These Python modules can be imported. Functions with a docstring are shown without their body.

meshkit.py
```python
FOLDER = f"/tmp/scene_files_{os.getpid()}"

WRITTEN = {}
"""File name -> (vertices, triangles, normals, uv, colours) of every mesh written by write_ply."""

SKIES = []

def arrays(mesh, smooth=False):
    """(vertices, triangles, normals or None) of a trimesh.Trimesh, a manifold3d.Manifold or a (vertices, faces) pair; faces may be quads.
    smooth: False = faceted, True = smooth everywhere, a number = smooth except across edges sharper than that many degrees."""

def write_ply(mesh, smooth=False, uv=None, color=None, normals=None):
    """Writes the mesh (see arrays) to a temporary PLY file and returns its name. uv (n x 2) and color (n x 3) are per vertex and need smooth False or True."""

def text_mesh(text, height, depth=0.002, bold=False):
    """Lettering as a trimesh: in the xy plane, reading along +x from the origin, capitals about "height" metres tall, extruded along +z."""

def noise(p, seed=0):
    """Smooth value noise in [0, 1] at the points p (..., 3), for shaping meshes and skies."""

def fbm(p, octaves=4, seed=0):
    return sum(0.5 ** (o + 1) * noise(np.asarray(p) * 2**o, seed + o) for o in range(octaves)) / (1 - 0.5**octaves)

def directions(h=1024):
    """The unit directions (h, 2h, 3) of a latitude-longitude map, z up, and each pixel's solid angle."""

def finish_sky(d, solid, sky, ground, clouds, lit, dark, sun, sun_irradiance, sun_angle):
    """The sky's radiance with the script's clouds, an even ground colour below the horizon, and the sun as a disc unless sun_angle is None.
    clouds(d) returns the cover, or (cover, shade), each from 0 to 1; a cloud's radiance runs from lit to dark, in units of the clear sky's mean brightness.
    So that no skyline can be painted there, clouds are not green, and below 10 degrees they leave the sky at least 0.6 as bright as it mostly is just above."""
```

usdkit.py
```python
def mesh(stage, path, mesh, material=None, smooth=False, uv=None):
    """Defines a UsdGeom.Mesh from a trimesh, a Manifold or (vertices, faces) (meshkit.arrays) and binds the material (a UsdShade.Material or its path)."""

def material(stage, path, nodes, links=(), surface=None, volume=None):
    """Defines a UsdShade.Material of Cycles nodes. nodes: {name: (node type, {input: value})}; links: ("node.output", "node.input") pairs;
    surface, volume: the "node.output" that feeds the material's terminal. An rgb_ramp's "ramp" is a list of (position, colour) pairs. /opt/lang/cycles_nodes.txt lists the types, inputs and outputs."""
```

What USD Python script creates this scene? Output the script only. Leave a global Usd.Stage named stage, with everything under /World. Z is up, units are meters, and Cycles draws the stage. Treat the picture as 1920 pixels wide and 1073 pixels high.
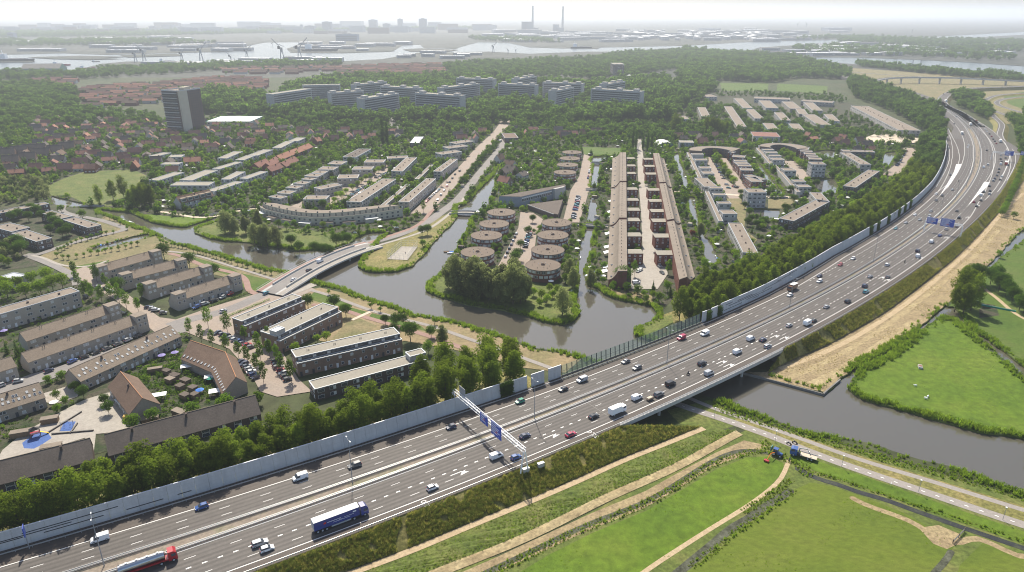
import math,random
import numpy as np,shapely,trimesh,usdkit,meshkit,mapbox_earcut
from shapely.geometry import Polygon,LineString,Point,MultiPolygon
from shapely.ops import unary_union
from scipy.interpolate import UnivariateSpline,PchipInterpolator
from pxr import Usd,UsdGeom,UsdLux,UsdShade,Gf,Sdf,Vt

stage = Usd.Stage.CreateInMemory()
UsdGeom.SetStageUpAxis(stage,'Z'); UsdGeom.SetStageMetersPerUnit(stage,1.0)
world = UsdGeom.Xform.Define(stage,'/World'); stage.SetDefaultPrim(world.GetPrim())
UsdGeom.Scope.Define(stage,'/World/Looks')

# ---------------------------------------------------------------- camera, sky, sun, exposure
FPX,CX,CY,YH,CAMH = 1300.0,960.0,536.5,26.0,144.0
PITCH = math.atan((CY - YH) / FPX)
cam = UsdGeom.Camera.Define(stage,'/World/camera')
cam.CreateHorizontalApertureAttr(36.0); cam.CreateFocalLengthAttr(36.0 * FPX / 1920)
cam.CreateClippingRangeAttr(Gf.Vec2f(1.0,200000.0)); cam.CreateFStopAttr(0.0)
cam.CreateExposureAttr(0.43)
cam.AddTranslateOp().Set(Gf.Vec3d(0,0,CAMH)); cam.AddRotateXOp().Set(90 - math.degrees(PITCH))
SUN_EL,SUN_AZ = math.radians(51.0),math.radians(-10.7)      # azimuth = atan2(x, y)
dome = UsdLux.DomeLight.Define(stage,'/World/sky')
usdkit.material(stage,'/World/Looks/sky_look',{
    'sky': ('sky_texture',{'sky_type': 'single_scattering','sun_disc': False,'sun_elevation': SUN_EL,'sun_rotation': SUN_AZ,'altitude': 100.0,
                            'air_density': 1.0,'aerosol_density': 2.2,'ozone_density': 1.0}),
    'bg': ('background_shader',{'strength': 0.105})},[('sky.color','bg.color')],surface='bg.background')
UsdShade.MaterialBindingAPI.Apply(dome.GetPrim()).Bind(UsdShade.Material.Get(stage,'/World/Looks/sky_look'))
dome.GetPrim().SetCustomDataByKey('kind','structure')
sun = UsdLux.DistantLight.Define(stage,'/World/sun')
sun.CreateNormalizeAttr(True); sun.CreateIntensityAttr(1.25); sun.CreateAngleAttr(0.5); sun.CreateColorAttr(Gf.Vec3f(1.0,0.92,0.79))
sun.AddRotateZOp().Set(-math.degrees(SUN_AZ)); sun.AddRotateXOp().Set(math.degrees(SUN_EL) - 90)   # shines along -z
HAZE_DENSITY = 0.0001

# ---------------------------------------------------------------- pixel -> ground
_c,_s = math.cos(PITCH),math.sin(PITCH)
def G(px,py,z=0.0):
    """The point of the horizontal plane at height z that the photograph shows at (px, py)."""
    d0,d2 = px - CX,-(py - CY)
    D = (d0,FPX * _c + d2 * _s,-FPX * _s + d2 * _c); t = (z - CAMH) / D[2]
    return np.array([D[0] * t,D[1] * t])
def PX(x,y,z):
    Y = y * _c - (z - CAMH) * _s; Z = y * _s + (z - CAMH) * _c
    return CX + FPX * x / Y,CY - FPX * Z / Y
def GL(pts,z=0.0): return np.array([G(p[0],p[1],z) for p in pts])
def Q(x0,y0,*a,s=5.9625):
    """Points read off an enlargement of the photograph whose corner is (x0, y0)."""
    return [(x0 + a[i] / s,y0 + a[i + 1] / s) for i in range(0,len(a),2)]
def PG(pts,z=0.0):
    p = Polygon(GL(pts,z)); return p if p.is_valid else p.buffer(0)

# ---------------------------------------------------------------- materials
MATS = {}
def mat(name,nodes,links,surface='p.BSDF',volume=None):
    MATS[name] = usdkit.material(stage,'/World/Looks/' + name,nodes,links,surface=surface,volume=volume); return name
def plain(name,col,rough=0.7,metal=0.0,spec=0.3,coat=0.0):
    return mat(name,{'p': ('principled_bsdf',{'base_color': col,'roughness': rough,'metallic': metal,'specular_ior_level': spec,'coat_weight': coat})},[])
def mottled(name,cols,scale,rough=0.85,detail=5,scale2=None,amt=0.5,bump=0.0,spec=0.2,stretch=None,space='pos',rough2=0.6):
    """Colours blended by noise over world (or object) position; a second finer noise varies the value."""
    n = {'g': ('geometry',{}),'tc': ('texture_coordinate',{}),'n1': ('noise_texture',{'scale': scale,'detail': detail,'roughness': rough2}),
         'r': ('rgb_ramp',{'ramp': [(0.5 + (i / (len(cols) - 1) - 0.5) * 0.5,c) for i,c in enumerate(cols)]}),
         'n2': ('noise_texture',{'scale': scale2 or scale * 9,'detail': 4,'roughness': 0.65}),
         'mr': ('map_range',{'from_min': 0.3,'from_max': 0.7,'to_min': 1 - amt,'to_max': 1 + amt}),
         'v': ('hsv',{}),'p': ('principled_bsdf',{'roughness': rough,'specular_ior_level': spec})}
    src = 'g.position' if space == 'pos' else 'tc.object'
    L = [('n1.fac','r.fac'),('r.color','v.color'),('n2.fac','mr.value'),('mr.result','v.value'),('v.color','p.base_color')]
    if stretch:
        n['m'] = ('mapping',{'scale': stretch[:3],'rotation': (0,0,stretch[3])}); L += [(src,'m.vector'),('m.vector','n1.vector'),('m.vector','n2.vector')]
    else: L += [(src,'n1.vector'),(src,'n2.vector')]
    if bump:
        n['b'] = ('bump',{'strength': 0.6,'distance': bump}); L += [('n2.fac','b.height'),('b.normal','p.normal')]
    return mat(name,n,L)

# ---------------------------------------------------------------- mesh building
class MB:
    def __init__(self): self.v,self.f,self.n = [],[],0
    def add(self,v,f):
        v = np.asarray(v,float).reshape(-1,3); f = np.asarray(f,int)
        if f.shape[1] == 4: f = np.vstack([f[:,[0,1,2]],f[:,[0,2,3]]])
        self.v.append(v); self.f.append(f + self.n); self.n += len(v); return self
    def quad(self,a,b,c,d): return self.add([a,b,c,d],[[0,1,2],[0,2,3]])
    def hexa(self,lo,hi):
        """A solid between two quads (four corners each, counter-clockwise from above)."""
        return self.add(list(lo) + list(hi),[[3,2,1,0],[4,5,6,7],[0,1,5,4],[1,2,6,5],[2,3,7,6],[3,0,4,7]])
    def box(self,x0,x1,y0,y1,z0,z1):
        p = [(x0,y0),(x1,y0),(x1,y1),(x0,y1)]
        return self.hexa([(*q,z0) for q in p],[(*q,z1) for q in p])
    def bar(self,a,b,w,h=None):
        """A square bar from a to b."""
        a,b = np.array(a,float),np.array(b,float); t = b - a; t /= np.linalg.norm(t) + 1e-9; h = h or w
        u = np.cross(t,(0,0,1)); u = np.array([1.,0,0]) if np.linalg.norm(u) < 1e-4 else u / np.linalg.norm(u); n = np.cross(u,t)
        k = [(-1,-1),(1,-1),(1,1),(-1,1)]
        return self.hexa([a + u * w / 2 * i + n * h / 2 * j for i,j in k],[b + u * w / 2 * i + n * h / 2 * j for i,j in k])
    def prism(self,poly,z0,z1,bottom=False,zf=None):
        poly = np.asarray(poly,float)[:,:2]
        if len(poly) > 2 and np.allclose(poly[0],poly[-1]): poly = poly[:-1]
        if np.sum(poly[:,0] * np.roll(poly[:,1],-1) - np.roll(poly[:,0],-1) * poly[:,1]) < 0: poly = poly[::-1]
        n = len(poly); i = np.arange(n); j = (i + 1) % n
        self.add(np.vstack([np.c_[poly,np.full(n,z0)],np.c_[poly,np.full(n,z1)]]),np.c_[i,j,j + n,i + n])
        t = mapbox_earcut.triangulate_float64(poly,np.array([n],np.uint32)).reshape(-1,3)
        t = orient(poly,t)
        self.add(np.c_[poly,np.full(n,z1)],t)
        if bottom: self.add(np.c_[poly,np.full(n,z0)],t[:,::-1])
        return self
    def loft(self,lines,close=False,flip=False):
        L = np.array(lines,float); r,m = L.shape[:2]; idx = np.arange(r * m).reshape(r,m)
        a,b,c,d = idx[:-1,:-1],idx[:-1,1:],idx[1:,1:],idx[1:,:-1]
        q = np.stack([a,b,c,d],-1).reshape(-1,4)
        return self.add(L.reshape(-1,3),q[:,::-1] if flip else q)
    def tube(self,path,r,n=8,caps=True):
        p = np.asarray(path,float); m = len(p); r = np.broadcast_to(r,(m,)); t = np.gradient(p,axis=0); t /= np.linalg.norm(t,axis=1)[:,None] + 1e-9
        ref = np.where(np.abs(t[:,2:]) < 0.9,[[0,0,1.]],[[1.,0,0]]); u = np.cross(t,ref); u /= np.linalg.norm(u,axis=1)[:,None] + 1e-9; w = np.cross(t,u)
        a = np.arange(n) * 2 * np.pi / n
        v = p[:,None] + r[:,None,None] * (np.cos(a)[None,:,None] * u[:,None] + np.sin(a)[None,:,None] * w[:,None])
        idx = np.arange(m * n).reshape(m,n); j = np.roll(idx,-1,axis=1)
        self.add(v.reshape(-1,3),np.stack([idx[:-1],j[:-1],j[1:],idx[1:]],-1).reshape(-1,4)[:,::-1])
        if caps:
            for k,fl in ((0,1),(m - 1,0)):
                f = np.array([[0,i,i + 1] for i in range(1,n - 1)]); self.add(v[k],f if fl else f[:,::-1])
        return self
    def disc(self,c,r,z,n=24):
        a = np.arange(n) * 2 * np.pi / n
        return self.add(np.c_[c[0] + r * np.cos(a),c[1] + r * np.sin(a),np.full(n,z)],[[0,i,i + 1] for i in range(1,n - 1)])
    def data(self): return np.vstack(self.v),np.vstack(self.f)
    def moved(self,R=None,t=(0,0,0)):
        m = MB(); v,f = self.data(); m.add((v @ R.T if R is not None else v) + np.asarray(t),f); return m
def orient(p,t):
    a,b,c = p[t[:,0]],p[t[:,1]],p[t[:,2]]
    s = (b[:,0] - a[:,0]) * (c[:,1] - a[:,1]) - (b[:,1] - a[:,1]) * (c[:,0] - a[:,0])
    t = t.copy(); t[s < 0] = t[s < 0][:,::-1]; return t
def rotz(a): c,s = math.cos(a),math.sin(a); return np.array([[c,-s,0],[s,c,0],[0,0,1.0]])
def sheet(poly,z):
    """A flat sheet over a shapely polygon (holes allowed)."""
    m = MB()
    for g in getattr(poly,'geoms',[poly]):
        if g.geom_type != 'Polygon' or g.area < 0.01: continue
        rings = [np.array(g.exterior.coords)[:-1]] + [np.array(r.coords)[:-1] for r in g.interiors]
        v = np.vstack(rings); t = mapbox_earcut.triangulate_float64(v,np.cumsum([len(r) for r in rings]).astype(np.uint32)).reshape(-1,3)
        m.add(np.c_[v,np.full(len(v),z)],orient(v,t))
    return m
def ribbon(pts,w,z,zs=None):
    """A strip of width w along ground points."""
    p = np.asarray(pts,float); t = np.gradient(p,axis=0); t /= np.linalg.norm(t,axis=1)[:,None]; n = np.c_[-t[:,1],t[:,0]]
    h = np.broadcast_to(z if zs is None else zs,(len(p),))
    m = MB(); m.loft([np.c_[p + n * w / 2,h],np.c_[p - n * w / 2,h]],flip=True); return m
def dense(pts,step):
    l = LineString(pts); k = max(2,int(l.length / step) + 1)
    return np.array([l.interpolate(i / (k - 1),normalized=True).coords[0][:2] for i in range(k)])
def smooth_line(pts,step,s=0.0):
    p = np.asarray(pts,float); t = np.r_[0,np.cumsum(np.linalg.norm(np.diff(p,axis=0),axis=1))]; k = min(3,len(p) - 1)
    u = np.linspace(0,t[-1],max(2,int(t[-1] / step) + 1))
    return np.c_[UnivariateSpline(t,p[:,0],s=s,k=k)(u),UnivariateSpline(t,p[:,1],s=s,k=k)(u)]

# ---------------------------------------------------------------- prims
USED = {}
def numbered(parent,name):
    k = parent + '/' + name; n = USED.get(k,0); USED[k] = n + 1
    return k if n == 0 else f'{k}_{n:03d}'
def bind(p,m):
    if m: UsdShade.MaterialBindingAPI.Apply(p).Bind(MATS[m])
def tag(p,label=None,cat=None,group=None,kind=None):
    for k,v in (('label',label),('category',cat),('group',group),('kind',kind)):
        if v: p.SetCustomDataByKey(k,v)
    return p
def obj(name,mb,m,parent='/World',smooth=False,st=None,**kw):
    parent = parent if isinstance(parent,str) else str(parent.GetPath())
    path = numbered(parent,name)
    if smooth: p = usdkit.mesh(stage,path,mb.data() if isinstance(mb,MB) else mb,MATS[m],smooth=smooth).GetPrim()
    else:
        v,f = mb.data() if isinstance(mb,MB) else mb
        g = UsdGeom.Mesh.Define(stage,path); p = g.GetPrim()
        g.CreatePointsAttr(Vt.Vec3fArray.FromNumpy(np.ascontiguousarray(v,np.float32)))
        g.CreateFaceVertexCountsAttr(Vt.IntArray.FromNumpy(np.full(len(f),3,np.int32)))
        g.CreateFaceVertexIndicesAttr(Vt.IntArray.FromNumpy(np.ascontiguousarray(f,np.int32).ravel()))
        g.CreateSubdivisionSchemeAttr('none'); g.CreateDoubleSidedAttr(True)
        if st is not None:
            UsdGeom.PrimvarsAPI(g).CreatePrimvar('st',Sdf.ValueTypeNames.TexCoord2fArray,'vertex').Set(Vt.Vec2fArray.FromNumpy(np.asarray(st,np.float32)))
        bind(p,m)
    return tag(p,**kw)
def struct(name,mb,m,**kw): return obj(name,mb,m,kind=kw.pop('kind','structure'),**kw)
def thing(name,label,cat,loc=(0,0,0),rot=0.0,group=None,scale=None,parent='/World'):
    x = UsdGeom.Xform.Define(stage,numbered(parent,name))
    x.AddTranslateOp().Set(Gf.Vec3d(*map(float,loc)))
    if rot: x.AddRotateZOp().Set(math.degrees(rot))
    if scale is not None: x.AddScaleOp().Set(Gf.Vec3f(*([scale] * 3 if np.ndim(scale) == 0 else scale)))
    return tag(x.GetPrim(),label,cat,group)
CLASSES = {}
def klass(name):
    p = stage.CreateClassPrim('/World/' + name + '_kind'); CLASSES[name] = str(p.GetPath()); return str(p.GetPath())
def copy_of(cls,name,label,cat,loc,rot=0.0,group=None,scale=None):
    p = thing(name,label,cat,loc,rot,group,scale)
    p.GetReferences().AddInternalReference(CLASSES[cls]); p.SetInstanceable(True); return p
def instancer(name,protos,pos,rots,scales,idx,parent='/World',kind='stuff',**kw):
    """A PointInstancer; protos: list of (mesh, material, smooth)."""
    pi = UsdGeom.PointInstancer.Define(stage,numbered(parent,name)); base = str(pi.GetPath())
    rel = pi.CreatePrototypesRel()
    for k,(mb,m) in enumerate(protos):
        o = obj('clump',mb,m,base); rel.AddTarget(o.GetPath())
    pos = np.asarray(pos,float); n = len(pos)
    pi.CreatePositionsAttr(Vt.Vec3fArray.FromNumpy(pos.astype(np.float32)))
    h = np.asarray(rots) / 2; q = Vt.QuathArray(n)
    for i in range(n): q[i] = Gf.Quath(math.cos(h[i]),0,0,math.sin(h[i]))
    pi.CreateOrientationsAttr(q)
    sc = np.asarray(scales,np.float32); sc = np.repeat(sc[:,None],3,1) if sc.ndim == 1 else sc
    pi.CreateScalesAttr(Vt.Vec3fArray.FromNumpy(np.ascontiguousarray(sc,np.float32)))
    pi.CreateProtoIndicesAttr(Vt.IntArray.FromNumpy(np.asarray(idx,np.int32)))
    return tag(pi.GetPrim(),kind=kind,**kw)
rng = np.random.default_rng(7)
def scatter(poly,spacing,seed=0,jitter=0.45):
    """Jittered grid points inside a polygon."""
    r = np.random.default_rng(seed); x0,y0,x1,y1 = poly.bounds
    gx,gy = np.meshgrid(np.arange(x0,x1 + spacing,spacing),np.arange(y0,y1 + spacing,spacing))
    p = np.c_[gx.ravel(),gy.ravel()] + r.uniform(-jitter,jitter,(gx.size,2)) * spacing
    return p[shapely.contains_xy(poly,p[:,0],p[:,1])]
# ---------------------------------------------------------------- the looks
mottled('land_look',[(0.0196,0.033,0.0112),(0.042,0.06,0.0196),(0.0616,0.069,0.0308),(0.0308,0.048,0.0168)],0.012,scale2=0.12,amt=0.35)
mottled('far_land_look',[(0.0165,0.0254,0.0154),(0.0396,0.0472,0.0341),(0.066,0.0693,0.058),(0.0198,0.029,0.017)],0.0035,scale2=0.03,amt=0.5)
mottled('garden_look',[(0.0105,0.0237,0.0063),(0.0315,0.0473,0.0158),(0.0682,0.0604,0.042),(0.021,0.0393,0.0105)],0.14,scale2=0.9,amt=0.5)
mottled('meadow_look',[(0.0588,0.11,0.00878),(0.0864,0.143,0.0107),(0.117,0.161,0.018)],0.035,scale2=0.35,amt=0.28,bump=0.05)
mottled('pasture_look',[(0.0729,0.112,0.0131),(0.102,0.138,0.0154),(0.134,0.15,0.0285)],0.03,scale2=0.6,amt=0.2,stretch=(0.6,1.3,1,0.95))
mottled('wild_grass_look',[(0.0595,0.092,0.0176),(0.102,0.129,0.028),(0.162,0.156,0.052)],0.08,scale2=0.7,amt=0.4,bump=0.12)
mottled('verge_look',[(0.12,0.125,0.035),(0.18,0.165,0.055),(0.25,0.2,0.085)],0.1,scale2=0.8,amt=0.45,bump=0.15)
mottled('dry_grass_look',[(0.24,0.188,0.1),(0.184,0.16,0.08),(0.104,0.12,0.04)],0.07,scale2=0.6,amt=0.25)
mottled('dry_bank_look',[(0.281,0.212,0.128),(0.238,0.187,0.102),(0.145,0.14,0.0553)],0.05,scale2=0.5,amt=0.25)
mottled('lawn_look',[(0.0528,0.0997,0.0126),(0.0739,0.12,0.0168),(0.1,0.123,0.0294)],0.05,scale2=0.6,amt=0.2)
mottled('hay_look',[(0.399,0.332,0.19),(0.323,0.257,0.142),(0.228,0.171,0.095)],0.12,scale2=0.9,amt=0.35,bump=0.12)
mottled('cut_look',[(0.2,0.15,0.085),(0.27,0.21,0.12),(0.32,0.26,0.14)],0.13,scale2=0.9,amt=0.4,bump=0.12)
mottled('dirt_track_look',[(0.36,0.27,0.165),(0.42,0.33,0.21),(0.3,0.22,0.13)],0.2,scale2=1.3,amt=0.2)
mottled('ditch_look',[(0.025,0.026,0.0175),(0.08,0.085,0.06),(0.13,0.135,0.1)],0.35,scale2=1.5,amt=0.35,rough=0.85,spec=0.1)
mottled('wet_ditch_look',[(0.015,0.015,0.012),(0.03,0.03,0.022),(0.07,0.075,0.035)],0.25,scale2=1.5,amt=0.3,rough=0.15,spec=0.5)
mottled('paving_look',[(0.275,0.216,0.179),(0.309,0.254,0.209),(0.26,0.224,0.195)],0.09,scale2=1.2,amt=0.14)
mottled('pale_paving_look',[(0.309,0.281,0.242),(0.351,0.323,0.281),(0.288,0.26,0.225)],0.12,scale2=1.0,amt=0.14)
mottled('red_paving_look',[(0.259,0.162,0.135),(0.302,0.204,0.171)],0.2,scale2=1.5,amt=0.15)
mottled('cycle_asphalt_look',[(0.26,0.235,0.215),(0.3,0.275,0.25)],0.1,scale2=1.2,amt=0.12)
mottled('street_look',[(0.2,0.185,0.175),(0.25,0.235,0.22)],0.08,scale2=1.1,amt=0.12)
mottled('sand_look',[(0.52,0.44,0.34),(0.58,0.5,0.4)],0.05,scale2=0.8,amt=0.15)
mottled('blue_play_look',[(0.062,0.118,0.31),(0.0806,0.143,0.341)],0.5,scale2=3,amt=0.12)
def road_look(name,a,b,streak):
    mat(name,{'uv': ('uvmap',{'attribute': 'st'}),'m1': ('mapping',{'scale': (0.012,1.7,1)}),'n1': ('noise_texture',{'scale': 1.0,'detail': 3}),
               'w': ('wave_texture',{'bands_direction': 'y','scale': 0.178,'distortion': 1.2,'detail': 2.0,'detail_scale': 0.3}),'m2': ('mapping',{'scale': (0.02,1,1)}),
               'g': ('geometry',{}),'n2': ('noise_texture',{'scale': 0.9,'detail': 5,'roughness': 0.7}),'n3': ('noise_texture',{'scale': 0.02,'detail': 3}),
               'r': ('rgb_ramp',{'ramp': [(0.3,a),(0.7,b)]}),'k1': ('map_range',{'from_min': 0.0,'from_max': 1.0,'to_min': 1 - streak,'to_max': 1 + streak}),
               'k2': ('map_range',{'from_min': 0.3,'from_max': 0.7,'to_min': 0.86,'to_max': 1.14}),'k3': ('map_range',{'from_min': 0.3,'from_max': 0.7,'to_min': 0.9,'to_max': 1.1}),
               'x': ('math',{'math_type': 'multiply'}),'y': ('math',{'math_type': 'multiply'}),'h': ('hsv',{}),'p': ('principled_bsdf',{'roughness': 0.7,'specular_ior_level': 0.35})},
        [('uv.UV','m1.vector'),('m1.vector','n1.vector'),('n1.fac','r.fac'),('uv.UV','m2.vector'),('m2.vector','w.vector'),('w.fac','k1.value'),('g.position','n2.vector'),('g.position','n3.vector'),
         ('n2.fac','k2.value'),('n3.fac','k3.value'),('k1.result','x.value1'),('k2.result','x.value2'),('x.value','y.value1'),('k3.result','y.value2'),('r.color','h.color'),('y.value','h.value'),('h.color','p.base_color')])
road_look('asphalt_look',(0.0791,0.0706,0.064),(0.101,0.0907,0.082),0.19)
road_look('shoulder_look',(0.0675,0.0542,0.0459),(0.0828,0.0679,0.0574),0.03)
mottled('median_look',[(0.19,0.155,0.12),(0.24,0.2,0.16),(0.14,0.15,0.07)],0.12,scale2=1.2,amt=0.25)
mottled('far_road_look',[(0.16,0.152,0.144),(0.208,0.2,0.188)],0.03,scale2=0.4,amt=0.12)
mottled('white_paint_look',[(0.72,0.71,0.68),(0.8,0.8,0.78)],0.4,scale2=2.5,amt=0.1,rough=0.6)
mottled('concrete_look',[(0.4,0.39,0.37),(0.48,0.47,0.45)],0.15,scale2=1.3,amt=0.12)
mottled('dark_concrete_look',[(0.16,0.152,0.136),(0.216,0.208,0.192)],0.2,scale2=1.3,amt=0.15)
mottled('wall_panel_look',[(0.422,0.423,0.42),(0.486,0.487,0.48),(0.397,0.392,0.383)],0.12,scale2=0.9,amt=0.07,stretch=(1,1,0.25,0))
mottled('ivy_look',[(0.02,0.05,0.012),(0.06,0.1,0.02)],0.9,scale2=4,amt=0.4,bump=0.1)
plain('steel_look',(0.5,0.51,0.52),0.42,0.75)
plain('grey_steel_look',(0.3,0.31,0.32),0.5,0.3)
plain('white_steel_look',(0.74,0.75,0.76),0.45,0.0,0.5)
plain('dark_steel_look',(0.04,0.045,0.05),0.5,0.3)
plain('sign_blue_look',(0.035,0.075,0.38),0.45,0,0.5)
plain('sign_white_look',(0.8,0.8,0.82),0.5)
plain('sign_red_look',(0.55,0.03,0.03),0.5)
plain('sign_yellow_look',(0.75,0.5,0.04),0.5)
# water: brown canal water with a small ripple
mat('water_look',{'g': ('geometry',{}),'n': ('noise_texture',{'scale': 0.35,'detail': 4,'roughness': 0.6}),'n2': ('noise_texture',{'scale': 0.02,'detail': 3}),'mr': ('map_range',{'from_min': 0.35,'from_max': 0.65,'to_min': 0.25,'to_max': 1.0}),
                   'b': ('bump',{'strength': 0.2,'distance': 0.03}),
                   'p': ('principled_bsdf',{'base_color': (0.088,0.081,0.063),'roughness': 0.045,'ior': 1.75,'specular_ior_level': 0.5})},
    [('g.position','n.vector'),('g.position','n2.vector'),('n2.fac','mr.value'),('mr.result','b.strength'),('n.fac','b.height'),('b.normal','p.normal')])
mat('river_look',{'g': ('geometry',{}),'n': ('noise_texture',{'scale': 0.12,'detail': 3}),'b': ('bump',{'strength': 0.6,'distance': 0.3}),
                   'p': ('principled_bsdf',{'base_color': (0.1,0.12,0.13),'roughness': 0.22,'ior': 1.33})},[('g.position','n.vector'),('n.fac','b.height'),('b.normal','p.normal')])
# glass: dark windows that reflect the sky, clear noise barrier panes
plain('window_look',(0.05,0.06,0.075),0.08,0.0,0.8)
plain('curtain_look',(0.5,0.5,0.48),0.25,0.0,0.6)
plain('frame_look',(0.72,0.72,0.7),0.5)
plain('dark_frame_look',(0.06,0.065,0.07),0.5)
mat('pane_look',{'f': ('fresnel',{'IOR': 1.5}),'t': ('transparent_bsdf',{'color': (0.74,0.82,0.74)}),'d': ('diffuse_bsdf',{'color': (0.45,0.52,0.42)}),'g': ('glossy_bsdf',{'color': (1,1,1),'roughness': 0.02}),
                  'm0': ('mix_closure',{'fac': 0.22}),'m': ('mix_closure',{})},[('t.BSDF','m0.closure1'),('d.BSDF','m0.closure2'),('f.fac','m.fac'),('m0.closure','m.closure1'),('g.BSDF','m.closure2')],surface='m.closure')
# building fabrics
def brick(name,a,b,mortar,amt=0.12):
    mottled(name,[a,b],0.25,scale2=2.2,amt=amt)
brick('tan_brick_look',(0.281,0.239,0.196),(0.327,0.281,0.233),0)
brick('grey_brick_look',(0.317,0.283,0.238),(0.365,0.329,0.276),0)
brick('brown_brick_look',(0.2,0.135,0.1),(0.25,0.175,0.13),0)
brick('dark_brick_look',(0.1,0.075,0.065),(0.14,0.105,0.09),0)
brick('red_brick_look',(0.165,0.0638,0.045),(0.203,0.0863,0.0638),0)
brick('white_wall_look',(0.387,0.374,0.349),(0.437,0.424,0.399),0,0.06)
brick('cream_wall_look',(0.425,0.391,0.306),(0.476,0.442,0.357),0,0.06)
brick('concrete_wall_look',(0.336,0.336,0.328),(0.4,0.4,0.392),0,0.07)
brick('green_wall_look',(0.12,0.22,0.16),(0.15,0.26,0.2),0,0.07)
brick('blue_grey_wall_look',(0.2,0.235,0.28),(0.25,0.28,0.32),0,0.07)
mottled('tar_roof_look',[(0.197,0.162,0.13),(0.236,0.198,0.159),(0.177,0.147,0.12)],0.07,scale2=0.9,amt=0.12)
mottled('pale_roof_look',[(0.26,0.239,0.198),(0.301,0.279,0.23)],0.07,scale2=0.9,amt=0.1)
mottled('dark_roof_look',[(0.0955,0.0781,0.0662),(0.132,0.109,0.0909)],0.08,scale2=0.9,amt=0.14)
mottled('round_roof_look',[(0.149,0.117,0.0909),(0.18,0.142,0.11)],0.12,scale2=1.2,amt=0.16)
plain('white_roof_look',(0.78,0.78,0.77),0.6)
def tiles(name,a,b):
    mottled(name,[a,b],0.18,scale2=1.8,amt=0.18,bump=0.06)
tiles('tan_tile_look',(0.229,0.181,0.137),(0.281,0.23,0.177))
tiles('brown_tile_look',(0.136,0.092,0.068),(0.176,0.124,0.092))
tiles('dark_tile_look',(0.105,0.09,0.08),(0.145,0.125,0.11))
tiles('red_tile_look',(0.311,0.148,0.099),(0.38,0.205,0.145))
tiles('dull_red_tile_look',(0.204,0.1,0.0788),(0.255,0.135,0.105))
plain('ridge_look',(0.42,0.2,0.1),0.8)
plain('zinc_look',(0.42,0.44,0.46),0.45,0.2)
plain('black_look',(0.02,0.02,0.022),0.6)
plain('rubber_look',(0.018,0.018,0.02),0.8)
plain('wood_look',(0.2,0.14,0.09),0.8)
plain('skin_look',(0.5,0.32,0.24),0.6)
plain('canvas_look',(0.85,0.85,0.83),0.7)
for nm,c in dict(red=(0.5,0.03,0.03),green=(0.03,0.28,0.2),blue=(0.06,0.2,0.6),violet=(0.28,0.24,0.5),yellow=(0.7,0.5,0.05),orange=(0.65,0.2,0.03)).items():
    plain(nm + '_fabric_look',c,0.7)
PAINT = dict(white=(0.78,0.79,0.8),silver=(0.42,0.44,0.46),grey=(0.13,0.135,0.14),black=(0.014,0.015,0.018),navy=(0.02,0.03,0.075),blue=(0.035,0.09,0.28),
             red=(0.36,0.015,0.025),crimson=(0.33,0.01,0.05),green=(0.02,0.25,0.16),teal=(0.05,0.27,0.32),yellow=(0.6,0.36,0.02),brown=(0.2,0.1,0.055),orange=(0.55,0.12,0.02),cream=(0.6,0.55,0.42),truckblue=(0.035,0.05,0.2))
for nm,c in PAINT.items(): plain('paint_' + nm,c,0.32,0.25 if nm in ('silver','grey') else 0.0,0.5,0.6)
plain('chrome_look',(0.6,0.61,0.62),0.22,1.0)
plain('lamp_glass_look',(0.7,0.7,0.66),0.2)
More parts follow.
